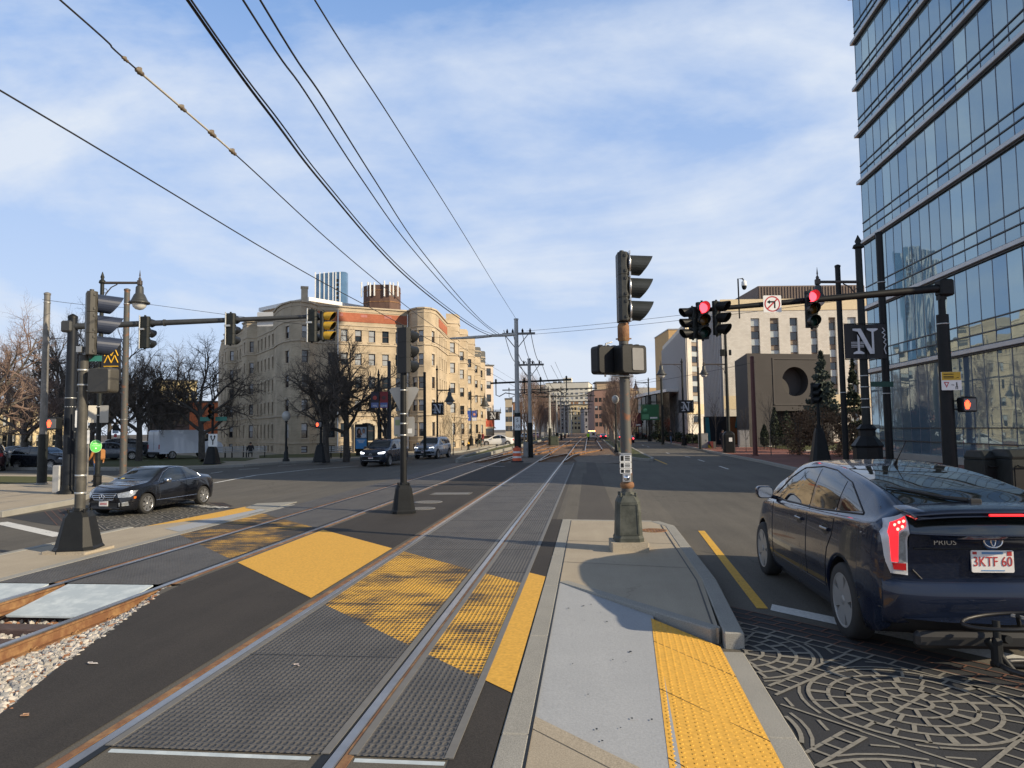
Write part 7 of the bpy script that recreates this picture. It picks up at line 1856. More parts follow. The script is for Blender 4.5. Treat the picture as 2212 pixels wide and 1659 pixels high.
for x0, y0, w_, h_, mt in ((168, 905, 11, 36, 'white'), (187, 944, 13, 29, 'white'), (171, 946, 9, 36, 'sign_back'), (184, 917, 12, 18, 'white')):
 c0 = onD(x0, y0 - h_ / 2, D1 - .4); c1 = onD(x0, y0 + h_ / 2, D1 - .4); plate_sign(t, tuple((c0 + c1) / 2 - b), YAW, rrect(w_ * D1 / 1500, h_ * D1 / 1500, .02), K[mt], 'sign_plate')
sp = MB(); q = onD(187, 1000, D1 - .4) - b; sp.tube([(q.x, q.y + .05, 0), (q.x, q.y + .05, onD(187, 925, D1).z)], .03, 8); q = onD(170, 1000, D1 - .4) - b; sp.tube([(q.x, q.y + .05, 0), (q.x, q.y + .05, onD(170, 880, D1).z)], .03, 8); sp.build('sign_post', K['pole_grey'], t)
bands(t, [hz(b, y) for y in (860, 879, 918, 933)], .17)
mt_ = MB(); q = onD(128, 1000, D1) - b; mt_.box((q.x, q.y, .5), (.28, .3, .95), b=.03); mt_.build('control_cabinet', K['pole_pale'], t)
# ---- mast arm over the right road
D2 = 20.6
b = onD(2056, 1060, D2); b.z = 0.0; t = thing('mast_arm_signal', 'black mast arm on the right with red lit signals and a no left turn sign', 'traffic light', tuple(b))
cyl(t, 0, hz(b, 680), .20, .165, K['black'], 'pole'); cyl(t, hz(b, 690), onD(2040, 625, D2).z, .10, .09, K['black'], 'upper_pole')
e0, e1 = onD(2040, 622, D2), onD(1525, 669, D2)
mb = MB(); mb.tube([e0 - b, e0.lerp(e1, .4) - b, e0.lerp(e1, .75) - b, e1 - b], [.125, .10, .08, .06], 12); q = e0 - b; mb.box((q.x, q.y, q.z), (.42, .36, .5), YAW, b=.05); mb.box((q.x - .1, q.y, q.z - .3), (.2, .2, .12), YAW); mb.build('arm', K['black'], t)
def arm_head(px, y0, y1, rz, lit, dx=0):
 q0, q1 = onD(px, y0, D2 - .12), onD(px, y1, D2 - .12); c = (q0 + q1) / 2 - b
 return signal_head(t, tuple(c), rz, K['black'], K['dark'], lit, 3, (q0.z - q1.z) / 1.08)
arm_head(1752, 629, 708, YAW - .12, 0); arm_head(1517, 653, 733, YAW - .05, 0)
arm_head(1496, 664, 732, YAW - math.pi / 2 + .3, None); arm_head(1548, 651, 724, YAW + .75, None)
c0 = onD(1666, 658, D2) - b
o = plate_sign(t, tuple(c0 + Vector((0, -.12, 0))), YAW, rrect(39 * D2 / 1500, 37 * D2 / 1500, .03), K['white'], 'no_left_turn_sign')
mb = MB(); n = 28; r1, r0 = .235, .20
for k in range(n):
 a0_, a1_ = 2 * math.pi * k / n, 2 * math.pi * (k + 1) / n; mb.add([(r_ * math.cos(a), -.009, r_ * math.sin(a)) for r_, a in ((r0, a0_), (r1, a0_), (r1, a1_), (r0, a1_))], [(0, 1, 2, 3)])
mb.add([(-.165, -.0095, -.13), (-.135, -.0095, -.16), (.165, -.0095, .13), (.135, -.0095, .16)], [(0, 1, 2, 3)]); mb.build('sign_ring', K['brick_red'], o, fix=False)
mb = MB(); mb.add([(x, -.0105, z) for x, z in ((-.16, .06), (-.07, .12), (-.07, .085), (.09, .085), (.09, -.13), (.05, -.13), (.05, .04), (-.07, .04), (-.07, .0))], [(0, 1, 2, 6, 7, 8), (2, 3, 4, 5, 6)]); mb.build('sign_arrow', K['black'], o, fix=False)
q0 = onD(1597, 670, D2) - b; q1 = onD(1594, 602, D2) - b; mb = MB(); mb.tube([(q0.x, q0.y, q0.z - .25), q1, q1 + CRX * .14 + Vector((0, 0, .0)), q1 + CRX * .18 + Vector((0, 0, -.08))], .022, 6); mb.build('camera_post', K['black'], t)
mb = MB(); c = q1 + CRX * .18; mb.lathe([(.03, -.06), (.075, -.10), (.08, -.2), (.075, -.22)], (c.x, c.y, c.z), 14); mb.build('camera_housing', K['white'], t); mb = MB(); mb.lathe([(.075, -.22), (.07, -.28), (.04, -.33), (.001, -.345)], (c.x, c.y, c.z), 14); mb.build('camera_dome', K['black'], t)
ped_head(t, tuple(onD(2089, 874, D2 - .2) - b), YAW + .15, True, 1.05)
br = MB()
for y in (866, 884): br.tube([onD(2050, y, D2) - b, onD(2078, y, D2 - .2) - b], .02, 6)
br.build('bracket', K['black'], t); bands(t, [hz(b, y) for y in (866, 884, 700)], .17)
c0 = onD(2055, 813, D2 - .35); c1 = onD(2055, 843, D2 - .35)
o = plate_sign(t, tuple(onD(2055, 823, D2 - .3) - b), YAW, rrect(43 * D2 / 1500, 39 * D2 / 1500, .02), K['white'], 'yield_sign')
mb = MB(); mb.box((0, -.009, .145), (.56, .004, .24)); mb.build('sign_header', M('sign_amber', (.55, .34, .02), .5), o)
mb = MB()
for z in (.20, .13, .09): mb.box((-.08, -.0125, z), (.30, .003, .022))
mb.add([(.1, -.0125, .07), (.22, -.0125, .12), (.21, -.0125, .09)], [(0, 1, 2)]); mb.lathe([(.001, -.012), (.022, -.012), (.022, -.009)], (.15, 0, -.06), 8, axis='y'); mb.box((.15, -.011, -.13), (.03, .003, .09)); mb.box((.12, -.011, -.2), (.02, .003, .08), rz=0); mb.box((.17, -.011, -.2), (.02, .003, .08)); mb.build('sign_print', K['black'], o, fix=False)
text_mesh('sign_text', 'TO', .06, K['black'], o, (.03, -.010, -.12), (math.pi / 2, 0, 0))
mb = MB(); mb.add([(-.23, -.010, -.03), (-.07, -.010, -.03), (-.15, -.010, -.20)], [(0, 2, 1)]); mb.build('yield_triangle', K['brick_red'], o, fix=False); mb = MB(); mb.add([(-.19, -.0125, -.055), (-.11, -.0125, -.055), (-.15, -.0125, -.14)], [(0, 2, 1)]); mb.build('yield_inner', K['white'], o, fix=False)
# ---- plain poles
def plain(px, py, D, y_top, r0, r1, mat, name, label, cat='pole', z=0, group=None, skirt=None):
 b = G(px, py, z) if D is None else onD(px, py, D); b.z = z
 t = thing(name, label, cat, tuple(b), group=group); H_ = hz(b, y_top) - z
 cyl(t, 0, H_, r0, r1, mat); c = MB(); c.lathe([(r1 * 1.15, -.02), (r1 * 1.15, .05), (r1 * .4, .09)], (0, 0, H_), 12); c.build('pole_cap', mat, t); c = MB(); c.lathe([(r0 * 1.5, 0), (r0 * 1.5, .05), (r0 * 1.05, .08)], n=12); c.build('base_ring', mat, t)
 if skirt: cyl(t, 0, hz(b, skirt) - z, r0 * 1.22, r0 * 1.15, K['dark'], 'skirt')
 return t, b, H_
t, b, H_ = plain(90, 1046, None, 636, .15, .115, K['pole_grey'], 'utility_pole', 'tall grey steel pole at far left with a dark lower skirt', 'pole', skirt=938)
bands(t, [H_ - .35, hz(b, 908)], .13)
t, b, H_ = plain(266, 1011, 34, 627, .165, .13, K['pole_rust'], 'utility_pole', 'rust streaked grey pole just right of the left street lamp'); bands(t, [H_ - .7, hz(b, 906)], .15)
t, b, H_ = plain(1923, 1010, 25, 506, .135, .12, K['black'], 'utility_pole', 'thick black pole standing in front of the glass tower'); bands(t, [hz(b, 610), hz(b, 850)], .135)
t, b, H_ = plain(1828, 1000, 30, 576, .125, .11, K['black'], 'utility_pole', 'slim black pole left of the large N banner'); bands(t, [hz(b, 648), hz(b, 848)], .125)
plain(1632, 987, 47, 772, .16, .13, M('red_brown_pole', (.11, .035, .03), .6), 'utility_pole', 'red brown pole in front of the brown round-window hall')
plain(1513, 966, 62, 795, .12, .10, K['dark'], 'utility_pole', 'dark pole left of the ribbed white block, right of the small N banner')
plain(1432, 962, 80, 810, .15, .12, K['dark'], 'utility_pole', 'dark pole in front of the grey ribbed building corner')
plain(918, 985, 52, 806, .12, .10, K['dark'], 'utility_pole', 'slim dark pole beside the right rounded corner of the tan apartments')
plain(841, 985, 50, 782, .17, .12, M('blue_black_pole_b', (.03, .035, .045), .5), 'utility_pole', 'stout dark blue pole behind the dark signal, before the tan apartments')
# small signal seen from behind on the right, with a cast base
p = G(1772, 1003); t = thing('traffic_signal', 'small black signal turned away on a slim post, right pavement', 'traffic light', tuple(p))
pedestal(t, 1.0, .42, 2.0, K['black']); cyl(t, 1.8, hz(p, 830), .085, .07, K['black']); signal_head(t, (-.2, 0, (hz(p, 829) + hz(p, 869)) / 2), YAW + .6, K['black'], K['black'], None, 3, .95)
# signals across the junction on the left
def far_signal(px, py, y0, y1, label, D=None, hand=False, lampc=None):
 p = G(px, py) if D is None else onD(px, py, D); p.z = 0; t = thing('traffic_signal', label, 'traffic light', tuple(p)); pedestal(t, .95, .5, 1.25, K['black']); cyl(t, 1.1, hz(p, y0), .085, .07, K['black'])
 signal_head(t, (0, -.15, (hz(p, y0) + hz(p, y1)) / 2), .3, K['black'], K['black'], None, 3, (hz(p, y0) - hz(p, y1)) / 1.08)
 return t, p
t, p = far_signal(458, 1003, 872, 905, 'black signal with lane arrow sign and green street signs across the junction')
z_ = hz(p, 951); o = plate_sign(t, (.15, -.2, z_), 0, rrect(.62, .82, .04), K['white'], 'lane_arrow_sign'); mb = MB()
for sg in (-1, 1): mb.tube([(.05 * 0 + sg * .0, -.012, -.28), (0, -.012, -.05), (sg * .12, -.012, .15), (sg * .12, -.012, .22)], .03, 5); mb.add([(sg * .12 - .08, -.014, .2), (sg * .12 + .08, -.014, .2), (sg * .12, -.014, .34)], [(0, 1, 2)])
mb.build('sign_arrow', K['black'], o, fix=False)
for sx in (-1, 1):
 mb = MB(); mb.box((sx * .55, 0, hz(p, 905)), (.75, .03, .26)); mb.build('street_sign', M('street_sign_green_b', (.03, .19, .15), .5), t, rz=.1 * sx)
t, p = far_signal(693, 984, 909, 923, 'signal showing a red hand in front of the tan apartments', 46)
ped_head(t, (0, -.3, hz(p, 917)), 0, True, .95)
t, p = far_signal(822, 985, 905, 930, 'dark signal post behind the dark crossover, before the entrance', 48)
# ---- street lamps with a bell lantern on a bracket
def bell(root, p, s=1.0):
 mb = MB(); mb.tube([(p.x, p.y, p.z + .30 * s), (p.x, p.y, p.z)], .03 * s, 8); mb.lathe([(.10 * s, 0), (.14 * s, -.06 * s), (.15 * s, -.30 * s), (.20 * s, -.36 * s), (.29 * s, -.56 * s), (.31 * s, -.60 * s), (.38 * s, -.64 * s), (.38 * s, -.70 * s), (.30 * s, -.72 * s)], (p.x, p.y, p.z), 20)
 o = mb.build('lantern', M('lantern_grey', (.06, .063, .063), .45, .3), root)
 g = MB(); g.lathe([(.27 * s, -.70 * s), (.24 * s, -.82 * s), (.14 * s, -.92 * s), (.001, -.96 * s)], (p.x, p.y, p.z), 16); g.build('lamp_globe', M('milky_glass', (.62, .62, .60), .15, spec=.8), o)
def street_lamp(px, py, D, y_top, y_arm, px_lamp, y_lamp, label, group=None, basey=None, r=.10, big=False, base=True):
 b = G(px, py) if D is None else onD(px, py, D); b.z = 0
 t = thing('street_lamp', label, 'street lamp', tuple(b), group=group); H_ = hz(b, y_top); Da = depth(b)
 mb = MB(); mb.tube([(0, 0, 0), (0, 0, H_)], [r, r * .72], 14); mb.lathe([(r * .9, 0), (r * 1.3, .03), (r * 1.1, .12), (r * .5, .18), (r * .75, .26), (.01, .48)], (0, 0, H_), 12); mb.build('pole', K['dark'], t)
 bs = MB(); q = 1.6 if big else (1.0 if base else .52)
 bs.loft([[Vector((rr * q * math.cos(k * .7854 + .39), rr * q * math.sin(k * .7854 + .39), z * q)) for k in range(8)] for rr, z in ((.34, 0), (.34, .10), (.29, .14), (.29, .75), (.32, .80), (.26, .88), (.17, 1.0), (.17, 1.12), (.20, 1.16), (.12, 1.25))]); bs.build('cast_base', K['black'], t)
 za = hz(b, y_arm); e = onD(px_lamp, y_arm, Da) - b; e.z = onD(px_lamp, y_arm, Da).z; a0 = Vector((0, 0, za))
 ar = MB(); ar.tube([a0, e], [.055, .05], 10); ar.box(tuple(e), (.16, .16, .2), YAW, b=.02); ar.lathe([(.05, .1), (.06, .16), (.015, .24), (.03, .28), (.004, .52)], tuple(e), 8)
 dv = (e - a0); L_ = dv.length; dv.normalize()
 cv = [a0 + Vector((0, 0, -.95)) + dv * .05, a0 + Vector((0, 0, -.45)) + dv * L_ * .10, a0 + Vector((0, 0, -.18)) + dv * L_ * .24, a0 + Vector((0, 0, -.06)) + dv * L_ * .40]
 ar.tube(cv, .022, 6); ar.tube([a0 + Vector((0, 0, -.5)) + dv * .05] + [a0 + Vector((0, 0, -.32)) + dv * (L_ * .08) + Vector((0, 0, .09)) * math.sin(k) + dv * .09 * math.cos(k) for k in (3, 2, 1, 0, -1, -2)], .014, 5)
 ar.build('bracket', K['rail_side'] if False else M('bracket_iron', (.06, .05, .045), .6), t)
 bell(t, e + Vector((0, 0, -.12)), (onD(px_lamp, y_arm, Da).z - onD(px_lamp, y_lamp, Da).z) / .95)
 return t, b, Da
def emblem_N(mb, s, x0, m):
 """a serif N drawn as flat bars: mb gets quads in x,z at y=-.012"""
 def q(pts): mb.add([(x0 + u * s, -.012, v * s) for u, v in pts], [tuple(range(len(pts)))], m)
 q([(-.36, .40), (-.10, .40), (.30, -.40), (.16, -.40), (-.20, .30), (-.36, .34)])
 q([(-.22, .22), (-.15, .10), (-.15, -.30), (-.22, -.30)])
 q([(-.36, -.40), (-.02, -.40), (-.02, -.36), (-.13, -.30), (-.24, -.30), (-.36, -.36)])
 q([(.23, -.34), (.30, -.40), (.30, .30), (.23, .30)])
 q([(.09, .40), (.43, .40), (.43, .36), (.32, .30), (.21, .30), (.09, .36)])
 for k in range(4): q([(-.42, -.02 - k * .05), (-.02, -.02 - k * .05), (-.02, -.04 - k * .05), (-.42, -.04 - k * .05)])
def n_banner(t, b, Da, x0, x1, y0, y1, split=True):
 a, c = onD(x0, y0, Da - .15), onD(x1, y1, Da - .15); W_, H_ = (c - a).xy.length, a.z - c.z; ctr = (a + c) / 2 - b
 mb = MB()
 n = 10
 for i in range(n):
  u0, u1 = -W_ / 2 + W_ * i / n, -W_ / 2 + W_ * (i + 1) / n; f = lambda u: .05 * math.cos(u / W_ * 9)
  mb.add([(u0, f(u0), -H_ / 2), (u1, f(u1), -H_ / 2), (u1, f(u1), H_ / 2), (u0, f(u0), H_ / 2)], [(0, 1, 2, 3)], 0, True); mb.add([(u0, f(u0) + .012, -H_ / 2), (u1, f(u1) + .012, -H_ / 2), (u1, f(u1) + .012, H_ / 2), (u0, f(u0) + .012, H_ / 2)], [(0, 3, 2, 1)], 0, True)
 o = mb.build('banner', [M('black_banner', (.015, .015, .017), .6)], t, loc=tuple(ctr), rz=YAW, fix=False)
 lm = MB(); emblem_N(lm, H_ * .92, -W_ * .04, 0)
 dog = [(.40, .38), (.45, .30), (.38, .24), (.46, .18), (.40, .10), (.47, .04), (.41, -.04), (.47, -.10), (.42, -.22), (.46, -.38)]
 for (u0, v0), (u1, v1) in zip(dog, dog[1:]): lm.tube([(W_ * u0, -.014, H_ * v0), (W_ * u1, -.014, H_ * v1)], H_ * .014, 4)
 for v in lm.v: pass
 lm.v = [(x, y - .055 + .05 * math.cos(x / W_ * 9) * 0 - 0.0, z) for x, y, z in lm.v]
 lm.build('banner_letter', M('banner_white', (.60, .62, .66), .6), o, fix=False)
 rd = MB()
 for z in (-H_ / 2 - .02, H_ / 2 + .02): rd.tube([(-W_ / 2, 0, z), (W_ / 2, 0, z)], .015, 6)
 rd.build('banner_rod', K['black'], o)
 return o
t, b, Da = street_lamp(210, 1051, None, 613, 611, 302, 663, 'street lamp with a grey bell lantern on a scrolled bracket at left', base=False)
# a dark banner with a plain yellow zigzag on it
a, c = onD(220, 735, Da - .1), onD(261, 822, Da - .1); W_, H_ = (c - a).xy.length, a.z - c.z
mb = MB(); mb.slab([(u, v) for u, v in ((-W_ / 2, -H_ / 2), (W_ / 2, -H_ / 2), (W_ / 2 * .92, H_ / 2), (-W_ / 2 * .98, H_ / 2))], 'y', -.008, .008); o = mb.build('banner', M('dark_banner', (.018, .018, .02), .6), t, loc=tuple((a + c) / 2 - b), rz=YAW)
mb = MB(); zz = [(-.34, -.06), (-.17, .12), (0, -.06), (.17, .12), (.34, -.06)]
for z_ in (0, .17):
 for (u0, v0), (u1, v1) in zip(zz, zz[1:]): mb.tube([(W_ * u0, -.016, H_ * (v0 + z_)), (W_ * u1, -.016, H_ * (v1 + z_))], .022, 5)
mb.tube([(-W_ * .36, -.016, -H_ * .15), (W_ * .36, -.016, -H_ * .15)], .022, 5); mb.build('banner_zigzag', M('banner_yellow', (.70, .40, .02), .6), o, fix=False)
for x0, x1 in ((196, 207), (216, 234)):
 c0 = onD(x0, 876, Da - .15); c1 = onD(x1, 913, Da - .15); plate_sign(t, tuple((c0 + c1) / 2 - b), YAW + (.7 if x0 < 200 else 0), rrect((c1 - c0).xy.length * (1.6 if x0 < 200 else 1), c0.z - c1.z, .03), K['sign_back'], 'sign_plate')
bands(t, [hz(b, 879), hz(b, 897), hz(b, 750), hz(b, 818)], .11)
c0 = onD(207, 964, Da - .2) - b; mb = MB(); mb.lathe([(.001, -.01), (.24, -.01), (.255, -.005), (.255, .005), (.001, .005)], n=28, axis='y'); o = mb.build('round_sign', M('bright_green_sign', (.10, .55, .11), .5), t, loc=tuple(c0), rz=YAW + .72); o.scale = (.82, 1, .98)
mb = MB(); mb.lathe([(.236, -.0135), (.246, -.0135), (.246, -.009)], n=28, axis='y', cap=False); mb.box((0, -.013, .02), (.34, .003, .008)); mb.box((0, -.013, .1), (.24, .003, .012)); mb.box((0, -.013, -.08), (.06, .003, .05)); mb.build('sign_print', K['white'], o, fix=False)
# small parking signs on a post further left
p = G(249, 985); t = thing('sign_post', 'slim post with small blue white parking signs behind the black saloon', 'sign', tuple(p)); cyl(t, 0, hz(p, 917), .03, .03, K['pole_grey'])
plate_sign(t, (0, -.04, hz(p, 925)), .0, rrect(.62, .6, .03), K['dark']); plate_sign(t, (0, -.045, hz(p, 933)), 0, rrect(.62, .26, .02), M('pale_blue_sign', (.42, .50, .62), .5), 'sign_plate'); plate_sign(t, (0, -.05, hz(p, 941)), 0, rrect(.3, .3, .02), K['brick_red'], 'sign_plate')
plate_sign(t, (0, -.05, hz(p, 949)), 0, rrect(.26, .35, .02), K['white'], 'sign_plate')
t, b, Da = street_lamp(1876, 1010, 24, 537, 609, 1766, 655, 'street lamp with a large black N banner beside the glass tower', r=.15, big=True)
n_banner(t, b, Da, 1822, 1916, 701, 774)
gs = MB(); q = onD(1905, 830, Da - .1) - b; gs.box(tuple(q), (.9, .02, .18), YAW + .2); gs.build('street_sign', M('street_sign_green_c', (.012, .06, .045), .5), t)
bands(t, [hz(b, y) for y in (812, 836, 862, 880)], .14)
t, b, Da = street_lamp(1575, 978, None, 722, 787, 1520, 812, 'street lamp rising from a black cast box in front of the large white block', r=.14)
cb = MB(); cb.loft([ring8((0, 0), .82, .82, .1, 0), ring8((0, 0), .82, .82, .1, 1.35), ring8((0, 0), .70, .70, .1, 1.5), ring8((0, 0), .4, .4, .05, 1.62)]); cb.build('base_box', K['black'], t)
nt_ = MB(); nt_.box((.06, -.425, 1.0), (.24, .012, .3)); nt_.build('notice', K['white'], t)
bx2 = MB(); bx2.box((-.28, -.1, hz(b, 762)), (.35, .3, .5), b=.03); bx2.box((.3, -.1, hz(b, 762)), (.18, .2, .42), b=.03); bx2.build('control_box', K['dark'], t)
t, b, Da = street_lamp(1478, 965, 75, 783, 787, 1428, 815, 'street lamp carrying the small N banner before the grey ribbed building', r=.12); n_banner(t, b, Da, 1465, 1499, 865, 891)
for px, py, D, yt, pl, yl, lab in ((1404, 958, 100, 822, 1373, 842, 'lamp with a green portrait banner along the right pavement'), (1376, 955, 125, 840, 1360, 852, 'lamp with a dark red banner along the right pavement'), (1354, 952, 150, 850, 1345, 860, 'lamp with a pale blue banner furthest along the right pavement')):
 t, b, Da = street_lamp(px, py, D, yt, yt + 4, pl, yl, lab, 'lamps along the right pavement', r=.12)
 k = 0 if 'green' in lab else (1 if 'red' in lab else 2); c_ = ((.03, .14, .06), (.10, .015, .02), (.12, .20, .42))[k]
 a, c = onD((px - 20 if k == 0 else px - 14), (874, 892, 904)[k], Da - .2), onD((px + 20 if k == 0 else px + 10), (907, 922, 928)[k], Da - .2); W_, H_ = (c - a).xy.length, a.z - c.z
 mb = MB(); mb.box((0, 0, 0), (W_, .02, H_), m=0); mb.lathe([(.001, -.02), (W_ * .12, -.018), (W_ * .12, -.012)], (-W_ * .25, 0, H_ * .12), 12, 1, axis='y'); mb.box((-W_ * .25, -.015, -H_ * .28), (W_ * .36, .01, H_ * .3), m=1); mb.box((W_ * .2, -.015, -H_ * .36), (W_ * .4, .01, H_ * .1), m=2)
 mb.build('banner', [M('banner_tone', c_, .6), M('banner_figure', tuple(min(1, v * 2 + .06) for v in c_), .6), K['white']], t, loc=tuple((a + c) / 2 - b), rz=YAW)
for px, py, D, yt, pl, yl, lab, bn in ((945, 980, 56, 800, 971, 872, 'lamp with a black N banner in front of the right wing of the tan apartments', 'N'), (1018, 968, 88, 850, 1047, 882, 'lamp with a blue portrait banner near the white saloon', 'B'), (1066, 962, 112, 880, 1081, 892, 'lamp with an N banner in front of the red shopfront', 'N'), (818, 984, 47, 812, 800, 830, 'lamp with red and blue portrait banners before the entrance', 'R')):
 t, b, Da = street_lamp(px, py, D, yt, 843 if px == 945 else yt + 6, pl, yl, lab, None, r=.085)
 if bn == 'N':
  if px == 945: n_banner(t, b, Da, 932, 959, 870, 896)
  else: n_banner(t, b, Da, 1052, 1080, 889, 907)
 else:
  x0, x1, y0, y1 = (1006, 1030, 887, 909) if bn == 'B' else (801, 838, 846, 881)
  for side_ in (0, 1):
   xa, xb = (x0, (x0 + x1) / 2 - 1) if side_ == 0 else ((x0 + x1) / 2 + 1, x1)
   a, c = onD(xa, y0, Da - .15), onD(xb, y1, Da - .15); W_, H_ = (c - a).xy.length, a.z - c.z
   bgc, fc, sc__ = (((.04, .10, .42), (.75, .75, .78), (.2, .3, .6)), ((.05, .08, .30), (.55, .26, .18), (.65, .68, .75)))[side_] if bn == 'B' else (((.025, .02, .035), (.42, .07, .05), (.12, .16, .34)), ((.22, .02, .025), (.09, .035, .035), (.10, .14, .34)))[side_]
   mb = MB(); mb.box((0, 0, 0), (W_, .02, H_), m=0)
   if not (bn == 'B' and side_ == 0): mb.lathe([(.001, -.022), (W_ * .22, -.018), (W_ * .26, -.011)], (0, 0, H_ * .12), 14, 1, axis='y'); mb.box((0, -.013, -H_ * .33), (W_ * .9, .006, H_ * .3), m=2)
   o = mb.build('banner', [M('portrait_ground', bgc, .6), M('portrait_face', fc, .6), M('portrait_shirt', sc__, .6)], t, loc=tuple((a + c) / 2 - b), rz=YAW)
   if bn == 'R': text_mesh('banner_text', 'MA' if side_ == 0 else 'GINE', H_ * .17, K['white'], o, (0, -.02, -H_ * .38), (math.pi / 2, 0, 0))
# globe lamps
def globe_lamp(px, py, y_top, label, D=None, group=None, s=1.0):
 b = G(px, py) if D is None else onD(px, py, D); b.z = 0; t = thing('globe_lamp', label, 'street lamp', tuple(b), group=group); H_ = hz(b, y_top)
 mb = MB(); mb.tube([(0, 0, .6), (0, 0, H_ - .75)], [.085, .06], 10); mb.lathe([(.24, 0), (.24, .12), (.17, .2), (.15, .6), (.09, .75)], n=12); mb.lathe([(.06, 0), (.12, .04), (.08, .1)], (0, 0, H_ - .85), 10); mb.build('pole', K['dark'], t)
 g = MB(); g.lathe([(.1, -.75), (.24, -.62), (.30, -.42), (.26, -.22), (.14, -.10), (.05, -.06)], (0, 0, H_), 14); g.build('lamp_globe', M('pale_globe', (.42, .42, .40), .3), t)
 f = MB(); f.lathe([(.09, -.1), (.05, -.03), (.015, .02), (.001, .1)], (0, 0, H_), 8); f.build('finial', K['dark'], t)
globe_lamp(618, 985, 886, 'globe topped lamp in front of the left wing of the tan apartments', 48)
globe_lamp(1332, 978, 852, 'globe topped lamp at the end of the right tree strip', 57)
# ---- tram line poles
def line_pole(px, D, y_top, y_skirt, y_arm, armw, label, group='tram wire poles between the tracks', r=.15, plate=False, ins=True, mat='pole_pale'):
 b = onD(px, 985, D); b.z = -.12; t = thing('catenary_pole', label, 'pole', tuple(b), group=group); H_ = hz(b, y_top) + .12
 cyl(t, 0, H_, r, r * .8, K[mat]); cyl(t, 0, hz(b, y_skirt) + .12, r * 1.45, r * 1.25, K['dark'], 'skirt')
 za = hz(b, y_arm) + .12; mb = MB()
 mb.box((armw[0] + (armw[1] - armw[0]) / 2, 0, za), (armw[1] - armw[0], .12, .14), YAW * .3, b=.01)
 for sg in (-1, 1): mb.tube([(0, 0, za - 1.0), (sg * .75, 0, za - .05)], .03, 6)
 mb.build('cross_arm', K['pole_grey'] if D > 46 else K['pole_grey'], t)
 if ins:
  iso = MB()
  for u in (.15, .32, .62, .85): x = armw[0] + (armw[1] - armw[0]) * u; iso.lathe([(.04, 0), (.08, .03), (.05, .07), (.09, .1), (.05, .16), (.02, .26)], (x, 0, za + .07), 8)
  iso.build('insulator', K['black'], t)
 cp = MB(); cp.lathe([(r * .95, -.03), (r * .95, .05), (.03, .07)], (0, 0, H_), 12); cp.build('pole_cap', K[mat], t)
 return t, b, H_, za
S10, S10b, S10h, S10a = line_pole(1119, 44, 690, 892, 721, (-.9, 1.2), 'first tram wire pole with a white number plate, rising behind the orange barrel', None, .16)
o = plate_sign(S10, (0.02, -.26, hz(S10b, 915) + .12), YAW * .5, rrect(.36, .84, .02), K['white'], 'number_plate')
text_mesh('plate_text', 'S', .30, K['black'], o, (0, -.009, .2), (math.pi / 2, 0, 0)); text_mesh('plate_text', '10', .30, K['black'], o, (0, -.009, -.18), (math.pi / 2, 0, 0))
mb = MB(); q = [onD(x, y, 44) - S10b for x, y in ((1117, 722), (1090, 724), (1063, 725), (1058, 726), (1032, 728), (1000, 730), (972, 731))]
mb.tube(q, [.10, .10, .09, .085, .10, .08, .05], 8); o = mb.build('wrapped_arm', M('white_wrapping', (.62, .60, .55), .7, sc=6, c2=(.35, .33, .30), stretch=(4, 1, 1)), S10)
line_pole(1146, 51.6, 776, 913, 788, (-1.1, 1.1), 'second tram wire pole with a short dark cross arm at the crossing', None, .15)
for px, D, yt, ys, lab in ((1189, 88, 836, 925, 'third tram wire pole beside the grey mesh cabinet'), (1204, 108, 850, 935, 'tram wire pole further down the line'), (1213, 130, 860, 938, 'tram wire pole further down the line'), (1221, 150, 868, 938, 'tram wire pole further down the line'), (1229, 180, 875, 940, 'tram wire pole further down the line'), (1236, 215, 882, 940, 'tram wire pole further down the line')):
 line_pole(px, D, yt, ys, yt + 8, (-1.6, 1.6), lab, 'tram wire poles between the tracks' if 'further' in lab else None, .16)
# long registration arms over both tracks
def reg_arm(root, b, D, x0, x1, y0, y1):
 a, c = onD(x0, y0, D) - b, onD(x1, y1, D) - b; mb = MB(); mb.tube([a, c], .07, 8)
 for f in (.07, .42, .62, .94):
  q = a.lerp(c, f); mb.tube([q, q + Vector((0, 0, -.9)), q + Vector((.25 if f < .5 else -.25, 0, -1.0)), q + Vector((.7 if f < .5 else -.7, 0, -.75)), q + Vector((1.9 if f < .5 else -1.9, .1, -.95))], .035, 6); mb.lathe([(.05, 0), (.09, .05), (.05, .1), (.09, .15), (.04, .25)], tuple(q + Vector((0, 0, .05))), 8)
 mb.build('registration_arm', K['dark'], root)
for o in [o for o in col.objects if o.name.startswith('catenary_pole')]:
 D = depth(o.location)
 if 50 < D < 55: reg_arm(o, o.location, D, 1059, 1234, 828, 820)
 elif D > 80:
  u0, z0 = pj((o.location.x - 6.0, o.location.y, 7.0)); u1, z1 = pj((o.location.x + 6.0, o.location.y, 7.0)); reg_arm(o, o.location, D, u0, u1, z0, z1)
